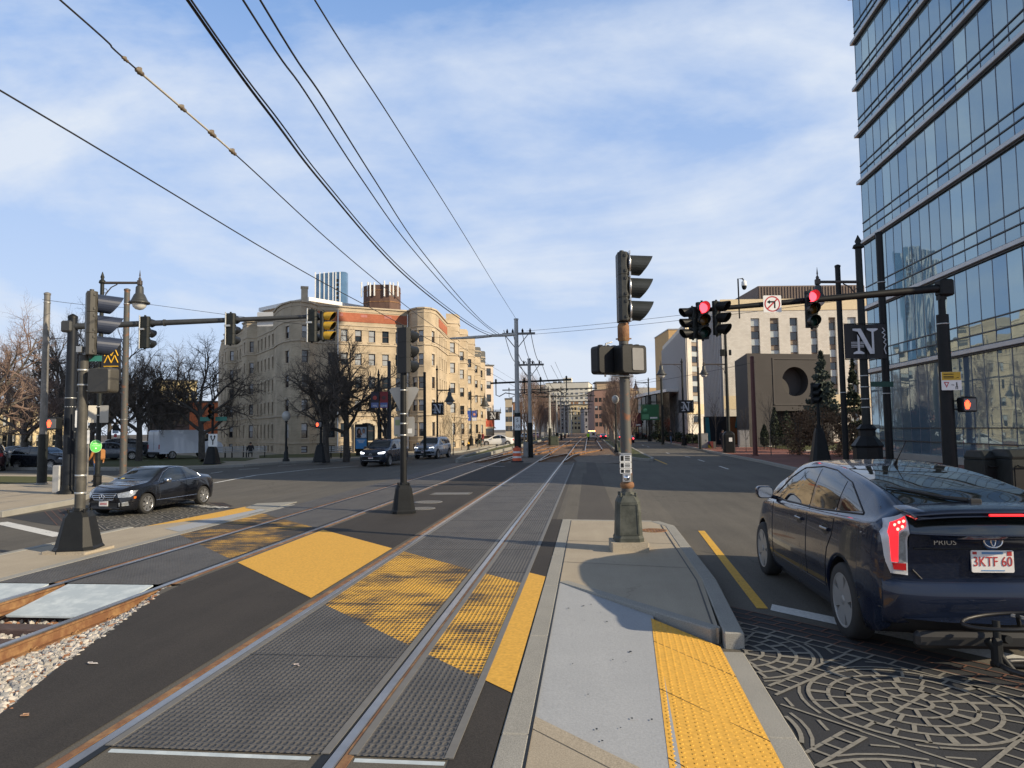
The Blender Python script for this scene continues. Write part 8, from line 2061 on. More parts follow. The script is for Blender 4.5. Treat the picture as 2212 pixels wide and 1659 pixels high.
# ================================================================== OVERHEAD WIRES
def spl(pts, n=8):
 out = []
 for i in range(len(pts) - 1):
  p0, p1, p2, p3 = pts[max(i - 1, 0)], pts[i], pts[i + 1], pts[min(i + 2, len(pts) - 1)]
  for k in range(n):
   t = k / n; out.append(.5 * (2 * p1 + (p2 - p0) * t + (2 * p0 - 5 * p1 + 4 * p2 - p3) * t * t + (3 * p1 - p0 - 3 * p2 + p3) * t ** 3))
 return out + [pts[-1]]
K['wire'] = M('dark_wire', (.022, .022, .024), .5, var=.1); K['cable'] = M('black_cable', (.016, .015, .016), .55, var=.2)
def wire(pts, r, label, mat=None, group=None, sag=0.0, name='overhead_wire', n=8):
 pts = [Vector(p) for p in pts]
 q = spl(pts, n) if len(pts) > 2 else [pts[0].lerp(pts[1], k / 14) - Vector((0, 0, sag * 4 * (k / 14) * (1 - k / 14))) for k in range(15)]
 mb = MB(); mb.tube(q, r, 6); o = mb.build(name, mat or K['wire']); return tag(o, label, 'wire', group)
W1 = [onD(0, 195, 0)] if False else None
wire([(-6.4, -4, 5.9), (-6.4, 6.8, 5.82), (-6.4, 14.7, 5.66), (-6.4, 24, 5.69), (-6.4, 51, 5.75), (-6.4, 110, 5.7), (-6.4, 240, 5.7)], .011, 'contact wire over the far track, lowest of the lines at the left edge')
pA = [onD(130, 0, 4.9), onD(270, 128, 5.75), onD(510, 335, 8.0), onD(700, 510, 10.6), onD(820, 612, 13.4), onD(930, 700, 21), onD(1060, 790, 52), onD(1190, 868, 110)]
wire([onD(130, 0, 4.9) - Vector((0, 5, -.2))] + pA, .0075, 'thin wire strung with pale insulators at upper left')
iw = thing('wire_insulator', 'string of pale brown insulators and rods on the thin wire, upper left', 'insulator', tuple(onD(388, 233, 6.65)))
def along(px, py):
 best = None
 q = spl([onD(130, 0, 4.9) - Vector((0, 5, -.2))] + pA, 30)
 for a in q:
  if a.y < .5: continue
  u, v = pj(a); d_ = math.hypot(u - px, v - py)
  if best is None or d_ < best[0]: best = (d_, a)
 return best[1]
org = Vector(iw.location)
K['iso_tan'] = M('tan_insulator', (.20, .17, .12), .5, sc=30, c2=(.12, .08, .06)); K['iso_rod'] = M('pale_rod', (.45, .43, .38), .45, sc=20)
for a, b in (((312, 164), (380, 226)), ((396, 240), (448, 286)), ((466, 300), (494, 325))):
 mb = MB(); mb.tube([along(*a) - org, along(*b) - org], .011, 8); mb.build('insulator_rod', K['iso_rod'], iw)
for px, py, s_ in ((270, 127, .5), (305, 157, .8), (389, 232, .72), (457, 292, .85), (500, 330, .8)):
 p0, p1 = along(px - 7, py - 6) - org, along(px + 8, py + 7) - org; mb = MB(); c = (p0 + p1) / 2
 q = [p0.lerp(p1, k / 6) for k in range(7)]; mb.tube(q, [.012 * s_, .03 * s_, .024 * s_, .036 * s_, .022 * s_, .028 * s_, .010 * s_], 8); mb.box(tuple(c + Vector((.0, 0, .03 * s_))), (.05 * s_, .03 * s_, .05 * s_), .6, b=.008); mb.build('insulator', K['iso_tan'], iw)
F_ = [(405, 0, 8), (600, 270, 11), (700, 400, 14), (850, 572, 20), (960, 665, 28), (1030, 712, 38), (1062, 726, 44)]
cb_lab = ['thickest black feeder cable, left of the twisted pair', 'black feeder cable running just right of the thickest one', 'left cable of the pair crossing the top edge further right', 'right cable of the pair crossing the top edge further right']
for k, (dx, dr) in enumerate(((0, .020), (16, .013))):
 P_ = [onD(x + dx * (1 - i / 6) * .5 + (3 * k if i == 6 else 0), y - (4 * k if i > 0 else 0), D) for i, (x, y, D) in enumerate(F_)]
 wire([P_[0] + Vector((.8, -9, .9))] + P_, dr, cb_lab[k], K['cable'], None)
F2 = [(525, 0, 8.5), (660, 200, 11), (780, 385, 15.5), (880, 525, 22), (985, 645, 31), (1040, 697, 39), (1072, 722, 44)]
F3 = [(562, 0, 8.5), (700, 215, 11), (810, 390, 15.5), (900, 528, 22), (995, 645, 31), (1045, 697, 39), (1078, 721, 44)]
for k, f in enumerate((F2, F3)):
 P_ = [onD(*q) for q in f]; wire([P_[0] + Vector((.5, -9, .9))] + P_, .0145, cb_lab[2 + k], K['cable'])
P_ = [onD(680, 0, 7), onD(850, 265, 11), onD(1000, 503, 20), onD(1070, 618, 31), onD(1118, 694, 44)]
wire([P_[0] + Vector((.4, -6, -.4))] + P_, .0095, 'single wire rising to the top of the first tram pole')
wire([onD(1137, 715, 44), onD(1828, 634, 30)], .010, 'upper span wire from the first tram pole to the right hand poles', sag=.12)
wire([onD(1139, 723, 44), onD(1828, 648, 30)], .010, 'lower span wire from the first tram pole to the right hand poles', sag=.12)
wire([onD(267, 650, 34), onD(676, 703, 37), onD(972, 731, 44)], .010, 'span wire from the rusty left pole to the wrapped tram pole arm')
wire([onD(92, 647, 27), onD(267, 664, 34)], .010, 'short span wire between the two left hand poles', sag=.05)
wire([onD(1146, 862, 51.6), onD(1632, 782, 47)], .012, 'span wire from the second tram pole to the red brown pole', sag=.2)
wire([onD(1160, 850, 70), onD(1432, 815, 80)], .016, 'upper far span wire ending at the pole by the ribbed building', sag=.1)
prev = [S10b + Vector((x, 0, S10a + .3 - .12)) for x in (-.6, -.2, .5, .95)]
pole_list = sorted([o for o in col.objects if o.name.startswith('catenary_pole')], key=lambda o: depth(o.location))
wl = ['dark feeder line looping down from the first tram pole, one of four', 'dark feeder line running on between the further tram poles']
for i, (o, q) in enumerate(zip(pole_list, pole_list[1:])):
 D0, D1_ = depth(o.location), depth(q.location)
 za, zb_ = (hz(o.location, (721, 788, 844, 858, 868, 876, 883, 890)[i]), hz(q.location, (721, 788, 844, 858, 868, 876, 883, 890)[i + 1]))
 for k, x in enumerate((-.8, -.25, .35, .9)):
  wire([Vector((o.location.x + x, o.location.y, za + .25)), Vector((q.location.x + x, q.location.y, zb_ + .25))], .022 if D0 < 60 else .025, wl[0] if i == 0 else wl[1], K['cable'], 'feeder lines between tram poles', sag=.7 if i < 2 else .5)
wire([Vector((-2.4, 46, 6.2)), Vector((-2.4, 110, 5.6)), Vector((-2.4, 240, 5.6))], .013, 'contact wire over the near track beyond the crossing')
wire([Vector((-2.4, 52, 7.0)), Vector((-2.4, 240, 6.6))], .012, 'upper support wire over the near track beyond the crossing', sag=.5)
# ================================================================== TREES
def grow(rnd, trunk, crown, p, d, L_, r, lv, cfg, thick=2):
 n = cfg['seg'][lv]; pts = [p]; rs = [r]; q = p.copy(); dd = d.copy(); taper = cfg['taper'][lv]
 for k in range(n):
  j = cfg['jit'][lv]
  dd = (dd + Vector((rnd.uniform(-j, j), rnd.uniform(-j, j), rnd.uniform(-j, j))) + Vector((0, 0, cfg['up'][lv]))).normalized()
  q = q + dd * (L_ / n); pts.append(q); rs.append(r * (1 - (1 - taper) * (k + 1) / n))
 (trunk if lv < thick else crown).tube(pts, rs, cfg['sides'][lv], 0, lv == 0, lv < 3)
 if lv + 1 >= len(cfg['num']): return
 m = cfg['num'][lv + 1]
 for c in range(m):
  f = cfg['from'][lv] + (1 - cfg['from'][lv]) * (c + rnd.random()) / m
  x = f * n; i = min(int(x), n - 1); a = pts[i].lerp(pts[i + 1], x - i); ax_ = (pts[i + 1] - pts[i]).normalized(); rr = rs[i] + (rs[i + 1] - rs[i]) * (x - i)
  o1 = ax_.orthogonal().normalized(); ph = rnd.uniform(0, 6.283) if lv else c * 2.4 + rnd.uniform(-.4, .4)
  side = (Matrix.Rotation(ph, 3, ax_) @ o1); an = R(cfg['ang'][lv] * rnd.uniform(.7, 1.25))
  nd = (ax_ * math.cos(an) + side * math.sin(an)).normalized()
  grow(rnd, trunk, crown, a, nd, L_ * cfg['len'][lv] * rnd.uniform(.7, 1.15) * (1 - .35 * f if lv == 0 and cfg.get('cone') else 1), min(rr * .8, r * cfg['rad'][lv]) , lv + 1, cfg, thick)
SPREAD = dict(num=(1, 8, 7, 6, 6, 4), seg=(5, 6, 5, 4, 3, 2), sides=(10, 7, 5, 3, 3, 3), taper=(.55, .3, .3, .35, .4, .5), jit=(.06, .22, .28, .3, .32, .3), up=(0, .05, .02, .02, .03, .03), ang=(48, 48, 46, 44, 42), len=(.95, .55, .5, .5, .55), rad=(.52, .48, .5, .5, .55))
SPREAD['from'] = (.45, .25, .2, .15, .1)
COLUMN = dict(num=(1, 28, 7, 6, 4), seg=(6, 5, 4, 3, 2), sides=(8, 4, 3, 3, 3), taper=(.2, .25, .3, .4, .5), jit=(.02, .06, .10, .12, .15), up=(0, .16, .10, .08, .05), ang=(24, 20, 20, 22), len=(.42, .5, .5, .5), rad=(.26, .5, .55, .6), cone=True)
COLUMN['from'] = (.14, .2, .15, .1)
YOUNG = dict(num=(1, 13, 6, 4), seg=(5, 4, 3, 2), sides=(7, 4, 3, 3), taper=(.3, .3, .4, .5), jit=(.04, .12, .15, .18), up=(0, .10, .06, .03), ang=(38, 34, 34), len=(.5, .5, .5), rad=(.4, .5, .6), cone=True)
YOUNG['from'] = (.3, .25, .15)
def tree_pair(seed, cfg, L0, r0, thick=2, lean=.0):
 rnd = random.Random(seed); a, b = MB(), MB(); grow(rnd, a, b, Vector((0, 0, -.1)), Vector((lean, 0, 1)).normalized(), L0, r0, 0, cfg, thick)
 return a, b
def norm(a, b):
 """scale to unit height"""
 zm = max(v[2] for v in a.v + b.v); k = 1 / zm
 for m in (a, b): m.v = [(x * k, y * k, z * k) for x, y, z in m.v]
 return max(max(abs(v[0]), abs(v[1])) for v in a.v + b.v)
def make_variant(name, seed, cfg, L0, r0, mt, mc, thick=2, lean=0):
 a, b = tree_pair(seed, cfg, L0, r0, thick, lean); wd = norm(a, b)
 me = []
 for m_, nm_, mm in ((a, 'trunk', mt), (b, 'crown', mc)):
  o = m_.build(nm_, mm, fix=False); me.append(o.data); bpy.data.objects.remove(o)
 return me, wd
def plant(var, name, label, b, H_, group=None, wide=None, rz=None, cat='tree'):
 (mt, mc), wd = var; t = thing(name, label, cat, tuple(b), random.uniform(0, 6.28) if rz is None else rz, group)
 f = H_ if wide is None else wide * 1.25 / (2 * wd); t.scale = (f, f, H_)
 for me, nm_ in ((mt, 'trunk'), (mc, 'crown')):
  o = bpy.data.objects.new(nm_, me); col.objects.link(o); o.parent = t
 return t
BIG = [make_variant('big', s, SPREAD, 3.2, .22, K['bark_dark'], K['twig_dark']) for s in (3, 8)]
BIGR = [(lambda v: v)(make_variant('bigr', 15, SPREAD, 3.0, .2, K['bark'], K['twig_red']))]
COLV = [make_variant('col', s, COLUMN, 9.0, .15, K['bark_pale'], K['twig_red'], 1) for s in (4, 9)]
YNG = [make_variant('young', s, YOUNG, 5.0, .06, K['bark'], K['twig_dark'], 1) for s in (6, 12)]
def tree_at(var, name, label, px, py, D, y_top, wpx=None, group=None, rz=None):
 b = onD(px, 985, D) if D else G(px, py); b.z = 0
 return plant(var, name, label, b, hz(b, y_top), group, None if wpx is None else wpx * depth(b) / 1500, rz)
tree_at(BIG[0], 'bare_tree', 'bare spreading tree between the orange building and the left apartment wing', 436, 992, None, 705, 250, None, .4)
tree_at(BIG[1], 'bare_tree', 'left of two dark bare trees before the tan apartment front', 705, 988, 48, 700, 250, None, 1.1)
tree_at(BIG[0], 'bare_tree', 'right of two dark bare trees before the tan apartment front, by the advertising panel', 748, 988, 49, 690, 265, None, 2.6)
tree_at(BIG[1], 'bare_tree', 'slimmer bare tree behind the dark signal between the entrance and the corner', 832, 985, 55, 770, 130, None, 4)
tree_at(BIG[1], 'bare_tree', 'bare park tree behind the rusty left pole', 300, 1000, 52, 690, 220, None, 3.3)
tree_at(BIG[0], 'bare_tree', 'bare park tree behind the left lamp post', 195, 1000, 46, 640, 250, None, 5.1)
tree_at(BIG[1], 'bare_tree', 'bare park tree rising behind the mast arm pole', 128, 1000, 60, 630, 240, None, 1.9)
tree_at(BIG[0], 'bare_tree', 'bare park tree far back before the yellow building', 372, 990, 75, 725, 170, None, .9)
tree_at(BIG[1], 'bare_tree', 'far bare park tree left of the white van', 325, 988, 90, 790, 120, None, 2.2)
for i, (px, D, yt, wp) in enumerate(((20, 75, 740, 170), (95, 80, 720, 170), (165, 72, 735, 150), (235, 82, 742, 150), (268, 66, 760, 150), (345, 60, 800, 110))):
 tree_at(BIG[i % 2], 'bare_tree', 'bare tree in the thicket at the back of the park', px, 985, D, yt, wp, 'trees at the back of the park')
tree_at(BIGR[0], 'bare_tree', 'reddish brown bare tree filling the left edge of the photo', -35, 1020, 38, 622, 290, None, 2.0)
tree_at(BIGR[0], 'bare_tree', 'reddish brown bare tree with low dense twigs behind the leftmost grey pole', 55, 1010, 50, 740, 260, None, 4.4)
k = 0
for y in (56, 63, 71, 79, 88, 97, 107, 118, 130, 143, 158, 175, 195, 215):
 x = 2.95 + .012 * (y - 55) + random.uniform(-.3, .3); b = Vector((x, y, 0)); H_ = random.uniform(8.0, 9.6) * (1.0 if y < 100 else 1.15)
 plant(COLV[k % 2], 'columnar_tree', 'bare columnar tree in the strip right of the tracks', b, H_, 'columnar trees right of the tracks', random.uniform(2.4, 3.0)); k += 1
for y in (100, 107, 114, 121, 129, 137, 146, 156, 167, 180, 195, 212):
 x = -9.3 + random.uniform(-.3, .3); H_ = random.uniform(10.0, 12.5); plant(COLV[k % 2], 'columnar_tree', 'bare columnar tree in the strip left of the tracks', Vector((x, y, 0)), H_, 'columnar trees left of the tracks', random.uniform(3.0, 4.0)); k += 1
for px, py, D, yt, wp, lab in ((979, 978, 58, 850, 62, 'young bare tree before the right wing of the tan apartments, right of the N banner'), (997, 972, 70, 880, 40, 'smaller young tree next along the right wing of the tan apartments'), (960, 976, 62, 868, 40, 'young bare tree left of the N banner, right wing'),
                           (1548, 960, 68, 836, 52, 'young bare tree in front of the ribbed side of the white block'), (1612, 984, 55, 872, 40, 'thin young tree before the grey cabinet on the right'), (1666, 992, 47, 838, 66, 'young bare tree on the red paving before the round-window hall'),
                           (1497, 962, 80, 855, 55, 'young bare tree beside the dark window strip of the grey block'), (1458, 960, 90, 850, 60, 'young bare tree before the grey ribbed side, left'), (1437, 958, 100, 860, 50, 'young bare tree nearest the glazed pavilion'), (1410, 956, 115, 870, 45, 'young bare tree before the glazed pavilion')):
 tree_at(YNG[int(px) % 2], 'young_tree', lab, px, py, D, yt, wp)
# leafy masses built of many small leaves
def leafy(name, label, b, rx, rz_, z0, n, mat, leaf, seed, shape='blob', trunk=None, cat='shrub', group=None):
 rnd = random.Random(seed); t = thing(name, label, cat, tuple(b), 0, group); mb = MB(); cl = [(rnd.gauss(0, .5), rnd.gauss(0, .5), rnd.random()) for _ in range(max(8, n // 60))]
 cnt = 0
 while cnt < n:
  c = rnd.choice(cl)
  if shape == 'cone':
   f = c[2] ** 1.3; rad = rx * (1 - f) * (.55 + .45 * ((f * 9) % 1)); a = math.atan2(c[1], c[0]) + rnd.gauss(0, .35); q = rad * math.sqrt(rnd.uniform(.25, 1)); p = Vector((q * math.cos(a), q * math.sin(a), z0 + f * rz_ - q * .12 + rnd.gauss(0, .06)))
  elif shape == 'spire':
   f = rnd.random(); rad = rx * min(1, 6 * f + .5) * min(1.0, (1 - f) * 2.2 + .05); a = rnd.uniform(0, 6.28); q = rad * math.sqrt(rnd.uniform(.4, 1)); p = Vector((q * math.cos(a), q * math.sin(a), z0 + f * rz_))
  else:
   p = Vector((c[0] * rx * .8 + rnd.gauss(0, rx * .17), c[1] * rx * .8 + rnd.gauss(0, rx * .17), z0 + c[2] * rz_ * .85 + rnd.gauss(0, rz_ * .08)))
   if p.z < .02: continue
  s_ = leaf * rnd.uniform(.6, 1.3); u = Vector((rnd.gauss(0, 1), rnd.gauss(0, 1), rnd.gauss(0, .6))).normalized(); v = u.orthogonal().normalized(); v = Matrix.Rotation(rnd.uniform(0, 6.28), 3, u) @ v; w_ = u.cross(v)
  mb.add([p - v * s_, p + w_ * s_ * .45, p + v * s_, p - w_ * s_ * .45], [(0, 1, 2, 3)]); cnt += 1
 mb.build('foliage', mat, t, fix=False)
 tk = MB()
 if trunk: tk.tube([(0, 0, -.1), (0, 0, z0 + rz_ * .8)], [trunk, trunk * .3], 8)
 else:
  for k in range(7): a = rnd.uniform(0, 6.28); tk.tube([(0, 0, -.05), (rx * .3 * math.cos(a), rx * .3 * math.sin(a), z0 + rz_ * .35), (rx * .6 * math.cos(a + .3), rx * .6 * math.sin(a + .3), z0 + rz_ * .75)], [.035, .025, .01], 5)
 tk.build('stem', K['bark'], t); return t
def leaf_at(name, label, px, D, ytop, ybot, wpx, n, mat, leaf, seed, shape, trunk=None, cat='shrub', group=None):
 b = onD(px, 985, D); b.z = 0; z1, z0 = hz(b, ytop), max(.02, hz(b, ybot)); return leafy(name, label, b, wpx * D / 1500 / 2, z1 - z0, z0, n, mat, leaf, seed, shape, trunk, cat, group)
leaf_at('conifer', 'grey green conifer before the round window of the brown hall', 1782, 52, 762, 905, 105, 5200, K['leaf_blue'], .17, 21, 'cone', .12, 'tree')
leaf_at('conifer', 'dark green conifer behind the large N banner', 1850, 50, 780, 960, 90, 4200, K['leaf_dark'], .16, 22, 'cone', .12, 'tree')
for px, yt, wp, lab in ((1653, 918, 17, 'small dark cypress left of three by the brown hall'), (1676, 880, 20, 'tall narrow cypress beside the brown hall corner'), (1702, 888, 34, 'broadest dark cypress in front of the brown hall'), (1727, 916, 15, 'small dark cypress right of the broad one')):
 leaf_at('cypress', lab, px, 60, yt, 962, wp, 1500, K['leaf_dark'], .11, px, 'spire', .06, 'tree')
for px, D, yt, wp, sd_, lab in ((1728, 47, 878, 60, 1, 'dry brown leaved shrub left of the small dark signal'), (1780, 45, 872, 75, 2, 'large dry brown shrub behind the small dark signal'), (1825, 44, 885, 60, 3, 'dry brown shrub under the N banner')):
 leaf_at('dry_shrub', lab, px, D, yt, 975, wp, 2600, K['leaf_brown'], .075, sd_, 'blob')
for px, D, yt, wp, sd_ in ((1450, 98, 930, 60, 4), (1478, 92, 936, 40, 5), (1502, 84, 938, 36, 6), (1395, 128, 900, 46, 7), (1425, 112, 898, 44, 8)):
 leaf_at('dark_shrub', 'dark evergreen shrub along the right pavement', px, D, yt, 960, wp, 900, K['leaf_dark'], .2, sd_ + 40, 'blob', None, 'shrub', 'dark shrubs along the right pavement')
# ================================================================== PEOPLE
def person(label, loc, rz, h_=1.72, pose='walk', top=(.05, .05, .06), legs=(.03, .04, .07), hair=(.03, .02, .015), skin=(.45, .27, .19), hivis=None, bag=None, seed=1):
 t = thing('person', label, 'person', loc, rz); k = h_ / 1.75
 J = dict(pel=(0, 0, .95), sp=(0, .01, 1.18), ch=(0, 0, 1.38), nk=(0, .01, 1.52), hd=(0, .03, 1.62), tp=(0, .02, 1.74))
 if pose == 'sit': J = {a: (x, y, z - .48) for a, (x, y, z) in J.items()}
 zz = -.48 if pose == 'sit' else 0
 for s_, S in ((-1, 'l'), (1, 'r')):
  st = .26 * s_ if pose == 'walk' else .02
  J['hip' + S] = (s_ * .10, 0, .90 + zz)
  if pose == 'sit': J['kn' + S] = (s_ * .13, .42, .46); J['an' + S] = (s_ * .13, .45, .08); J['to' + S] = (s_ * .14, .60, .03)
  else: J['kn' + S] = (s_ * .10, st * .55 + .05, .50); J['an' + S] = (s_ * .09, st - (.06 if st < 0 else 0), .09 + (.05 if st < 0 else 0)); J['to' + S] = (s_ * .10, st + .15, .035)
  J['sh' + S] = (s_ * .19, 0, 1.42 + zz); sw = -st * .7
  J['el' + S] = (s_ * .25, -.03 + sw * .4, 1.14 + zz); J['wr' + S] = (s_ * .25, .10 + sw, .92 + zz) if pose != 'sit' else (s_ * .15, .30, .56)
  J['ha' + S] = tuple(Vector(J['wr' + S]) + Vector((0, .03, -.09)))
 E_ = [('pel', 'sp'), ('sp', 'ch'), ('ch', 'nk'), ('nk', 'hd'), ('hd', 'tp')]
 for S in 'lr': E_ += [('pel', 'hip' + S), ('hip' + S, 'kn' + S), ('kn' + S, 'an' + S), ('an' + S, 'to' + S), ('ch', 'sh' + S), ('sh' + S, 'el' + S), ('el' + S, 'wr' + S), ('wr' + S, 'ha' + S)]
 rad = dict(pel=.145, sp=.135, ch=.15, nk=.055, hd=.088, tp=.06, hip=.095, kn=.062, an=.045, to=.04, sh=.07, el=.05, wr=.038, ha=.032)
 names = list(J); me = bpy.data.meshes.new('body'); me.from_pydata([Vector(J[n]) * k for n in names], [(names.index(a), names.index(b)) for a, b in E_], [])
 o = bpy.data.objects.new('body', me); col.objects.link(o)
 sk = o.modifiers.new('skin', 'SKIN'); ss = o.modifiers.new('sub', 'SUBSURF'); ss.levels = 1; ss.render_levels = 1
 for n, sv in zip(names, me.skin_vertices[0].data):
  key = n[:-1] if n not in rad else n; q = rad[key] * k * (1.12 if hivis and key in ('ch', 'sp', 'sh') else 1); sv.radius = (q, q * (.8 if key in ('pel', 'sp', 'ch') else 1)); sv.use_root = n == 'pel'
 dg = bpy.context.evaluated_depsgraph_get(); m2 = bpy.data.meshes.new_from_object(o.evaluated_get(dg)); bpy.data.objects.remove(o)
 o = bpy.data.objects.new('body', m2); col.objects.link(o); o.parent = t
 m2.materials.clear()
 for nm_, c in (('clothing_top', top), ('clothing_legs', legs), ('skin_tone', skin), ('shoe', (.02, .02, .02))): m2.materials.append(M(nm_, c, .8, sc=8, var=.2))
 for p in m2.polygons:
  z = p.center.z / k; x = abs(p.center.x) / k; y = p.center.y / k; p.use_smooth = True
  hand = any((Vector(J['ha' + S]) * k - p.center).length < .075 * k for S in 'lr')
  p.material_index = 2 if z > 1.50 + zz or hand else (3 if z < .085 else (1 if (z < .90 + zz * .9 and x < .24) or (pose == 'sit' and y > .12 and z < .62) else 0))
 hr = MB(); c = Vector(J['hd']) * k; rings = []
 for f in range(6):
  a = R(-12 + 102 * f / 5); rings.append([c + Vector((math.cos(a) * .098 * k * math.cos(q * .6283), math.cos(a) * .112 * k * math.sin(q * .6283) - .018 * k, math.sin(a) * .115 * k + .03 * k)) for q in range(10)])
 hr.loft(rings, 0, True, True); hr.build('hair', M('hair', hair, .7), t)
 fc = MB(); fc.box((0, c.y + .092 * k, c.z - .005), (.028 * k, .035 * k, .04 * k), b=.008 * k)
 for s_ in (-1, 1): fc.box((s_ * .092 * k, c.y - .0, c.z), (.02 * k, .035 * k, .055 * k), b=.006 * k)
 fc.build('face_feature', m2.materials[2], t)
 ey = MB()
 for s_ in (-1, 1): ey.box((s_ * .034 * k, c.y + .084 * k, c.z + .022 * k), (.022 * k, .012 * k, .012 * k))
 ey.box((0, c.y + .085 * k, c.z - .05 * k), (.045 * k, .012 * k, .008 * k)); ey.build('eyes_and_mouth', M('eye_dark', (.05, .02, .02), .5), t)
 if bag:
  b_ = MB(); b_.box((0, -.24 * k, 1.22 * k), (.34 * k, .20 * k, .46 * k), b=.06 * k); b_.build('backpack', M('backpack', bag, .7), t)
 return t
p = G(152, 1054); person('person in dark clothes walking on the corner pavement behind the left signal', (p.x, p.y, 0), -1.2, 1.62, 'walk', (.03, .025, .03), (.025, .03, .045), (.20, .12, .06))
p = G(186, 1045); person('person in an orange brown jacket and blue jeans walking beside the left lamp post', (p.x, p.y + .6, 0), 1.35, 1.68, 'walk', (.36, .15, .04), (.05, .09, .18), (.05, .03, .02), bag=(.34, .15, .045))
p = G(541, 988); person('seated person in black on the bench before the left wing of the apartments', (p.x, p.y, 0), .5, 1.7, 'sit', (.02, .02, .022), (.02, .02, .022))
p = G(1036, 966); person('person in a dark coat on the pavement left of the white saloon', (p.x, p.y, 0), 2.6, 1.75, 'walk', (.04, .04, .045), (.03, .05, .04))
p = G(1043, 963.5); person('person with a red top beside the dark-coated walker by the white saloon', (p.x, p.y, 0), 2.4, 1.7, 'walk', (.25, .04, .05), (.03, .03, .04))
p = onD(1271, 952, 104); person('worker in a lime yellow hi-vis jacket behind the white work truck', (p.x, p.y, -.05), .0, 1.45, 'stand', (.35, .75, .03), (.02, .02, .025), (.03, .02, .02), hivis=True)
p = onD(1562, 965, 62); person('person in black standing on the red paving left of the cast lamp box', (p.x, p.y, 0), 2.9, 1.68, 'stand', (.018, .018, .022), (.018, .02, .03))
p = onD(1450, 958, 84); person('far person in jeans walking along the right pavement', (p.x, p.y, 0), .3, 1.7, 'walk', (.03, .03, .035), (.10, .15, .24))
# ================================================================== SMALL STREET THINGS
p = G(1117, 999, -.02); s_ = 20 * mppx(p) / .60
t = thing('traffic_barrel', 'orange traffic barrel with white bands in front of the first tram pole', 'traffic barrel', (p.x, p.y, 0)); t.scale = (s_,) * 3
prof = [(.30, .06), (.30, .24), (.285, .25), (.285, .40), (.27, .41), (.27, .56), (.255, .57), (.255, .72), (.24, .73), (.24, .86), (.22, .92), (.10, .94)]
mb = MB(); K['barrel'] = M('barrel_orange', (.62, .10, .03), .5, sc=6, var=.2); mb.lathe(prof, n=24); mb.build('drum', K['barrel'], t)
mb = MB(); mb.lathe([(.289, .27), (.289, .39)], n=24); mb.build('white_band', K['white'], t); mb = MB(); mb.lathe([(.259, .585), (.259, .705)], n=24); mb.build('white_band', K['white'], t)
mb = MB(); mb.lathe([(.42, 0), (.42, .05), (.33, .09), (.30, .1)], n=8); mb.build('rubber_base', K['rubber'], t)
mb = MB(); mb.tube([(-.09, 0, .93), (-.07, 0, 1.0), (.07, 0, 1.0), (.09, 0, .93)], .018, 6); mb.build('handle', K['barrel'], t)
def cabinet(px, py, D, w_, h_, d_, mat, label, rz=0):
 b = G(px, py) if D is None else onD(px, py, D); b.z = 0; mb = MB(); mb.box((0, 0, h_ / 2 + .05), (w_, d_, h_), b=.02); mb.box((0, 0, .03), (w_ * 1.06, d_ * 1.06, .06)); mb.box((0, 0, h_ + .06), (w_ * 1.06, d_ * 1.08, .05), b=.015)
 t = thing('utility_cabinet', label, 'cabinet', tuple(b), rz); mb.build('casing', mat, t)
 dr = MB(); dr.box((0, -d_ / 2 - .006, h_ * .52), (w_ * .86, .014, h_ * .82), b=.004); o = dr.build('door', mat, t); hd = MB(); hd.box((w_ * .3, -d_ / 2 - .025, h_ * .55), (.03, .03, .14), b=.006); hd.build('handle', K['plastic'], o)
 return t
K['cab'] = M('cabinet_grey', (.26, .26, .255), .55, .2, sc=4, var=.12)
cabinet(1519, 968, None, .80, 1.30, .6, K['cab'], 'small grey cabinet left of the painted planter wall'); cabinet(1607, 966, None, .95, 1.55, .6, K['cab'], 'larger grey cabinet right of the cast lamp box')
cabinet(277, 992, None, .95, 1.15, .6, K['cab'], 'grey green cabinet on the park lawn behind the black saloon'); cabinet(1198, 966, 84, .95, 1.0, .8, M('mesh_green', (.07, .085, .06), .7), 'green mesh cabinet between the tracks'); cabinet(1136, 986, 51, .35, .95, .3, K['cab'], 'narrow grey box at the foot of the second tram pole')
def bin_(px, D, w_, h_, label):
 b = onD(px, 1010, D); b.z = 0; t = thing('litter_bin', label, 'bin', tuple(b), .15); mb = MB(); mb.box((0, 0, h_ * .42), (w_, .75, h_ * .84), b=.03); mb.build('casing', K['dark'], t)
 tp = MB(); tp.loft([ring8((0, 0), w_, .75, .03, h_ * .84), ring8((0, 0), w_ * 1.02, .78, .05, h_ * .88), ring8((0, .06), w_ * .9, .55, .06, h_), ring8((0, .06), w_ * .8, .45, .06, h_ * 1.01)]); tp.build('hood', K['dark'], t)
 hn = MB(); hn.tube([(-w_ * .3, -.39, h_ * .72), (-w_ * .3, -.44, h_ * .70), (w_ * .3, -.44, h_ * .70), (w_ * .3, -.39, h_ * .72)], .02, 6); hn.box((0, -.38, h_ * .38), (w_ * .8, .02, h_ * .6), b=.004); hn.build('front_panel', K['black'], t)
bin_(2128, 18, .62, 1.28, 'left black bin of the pair by the mast arm pole, behind the hatchback'); bin_(2192, 17.5, .75, 1.32, 'right black bin of the pair, at the right edge behind the hatchback')
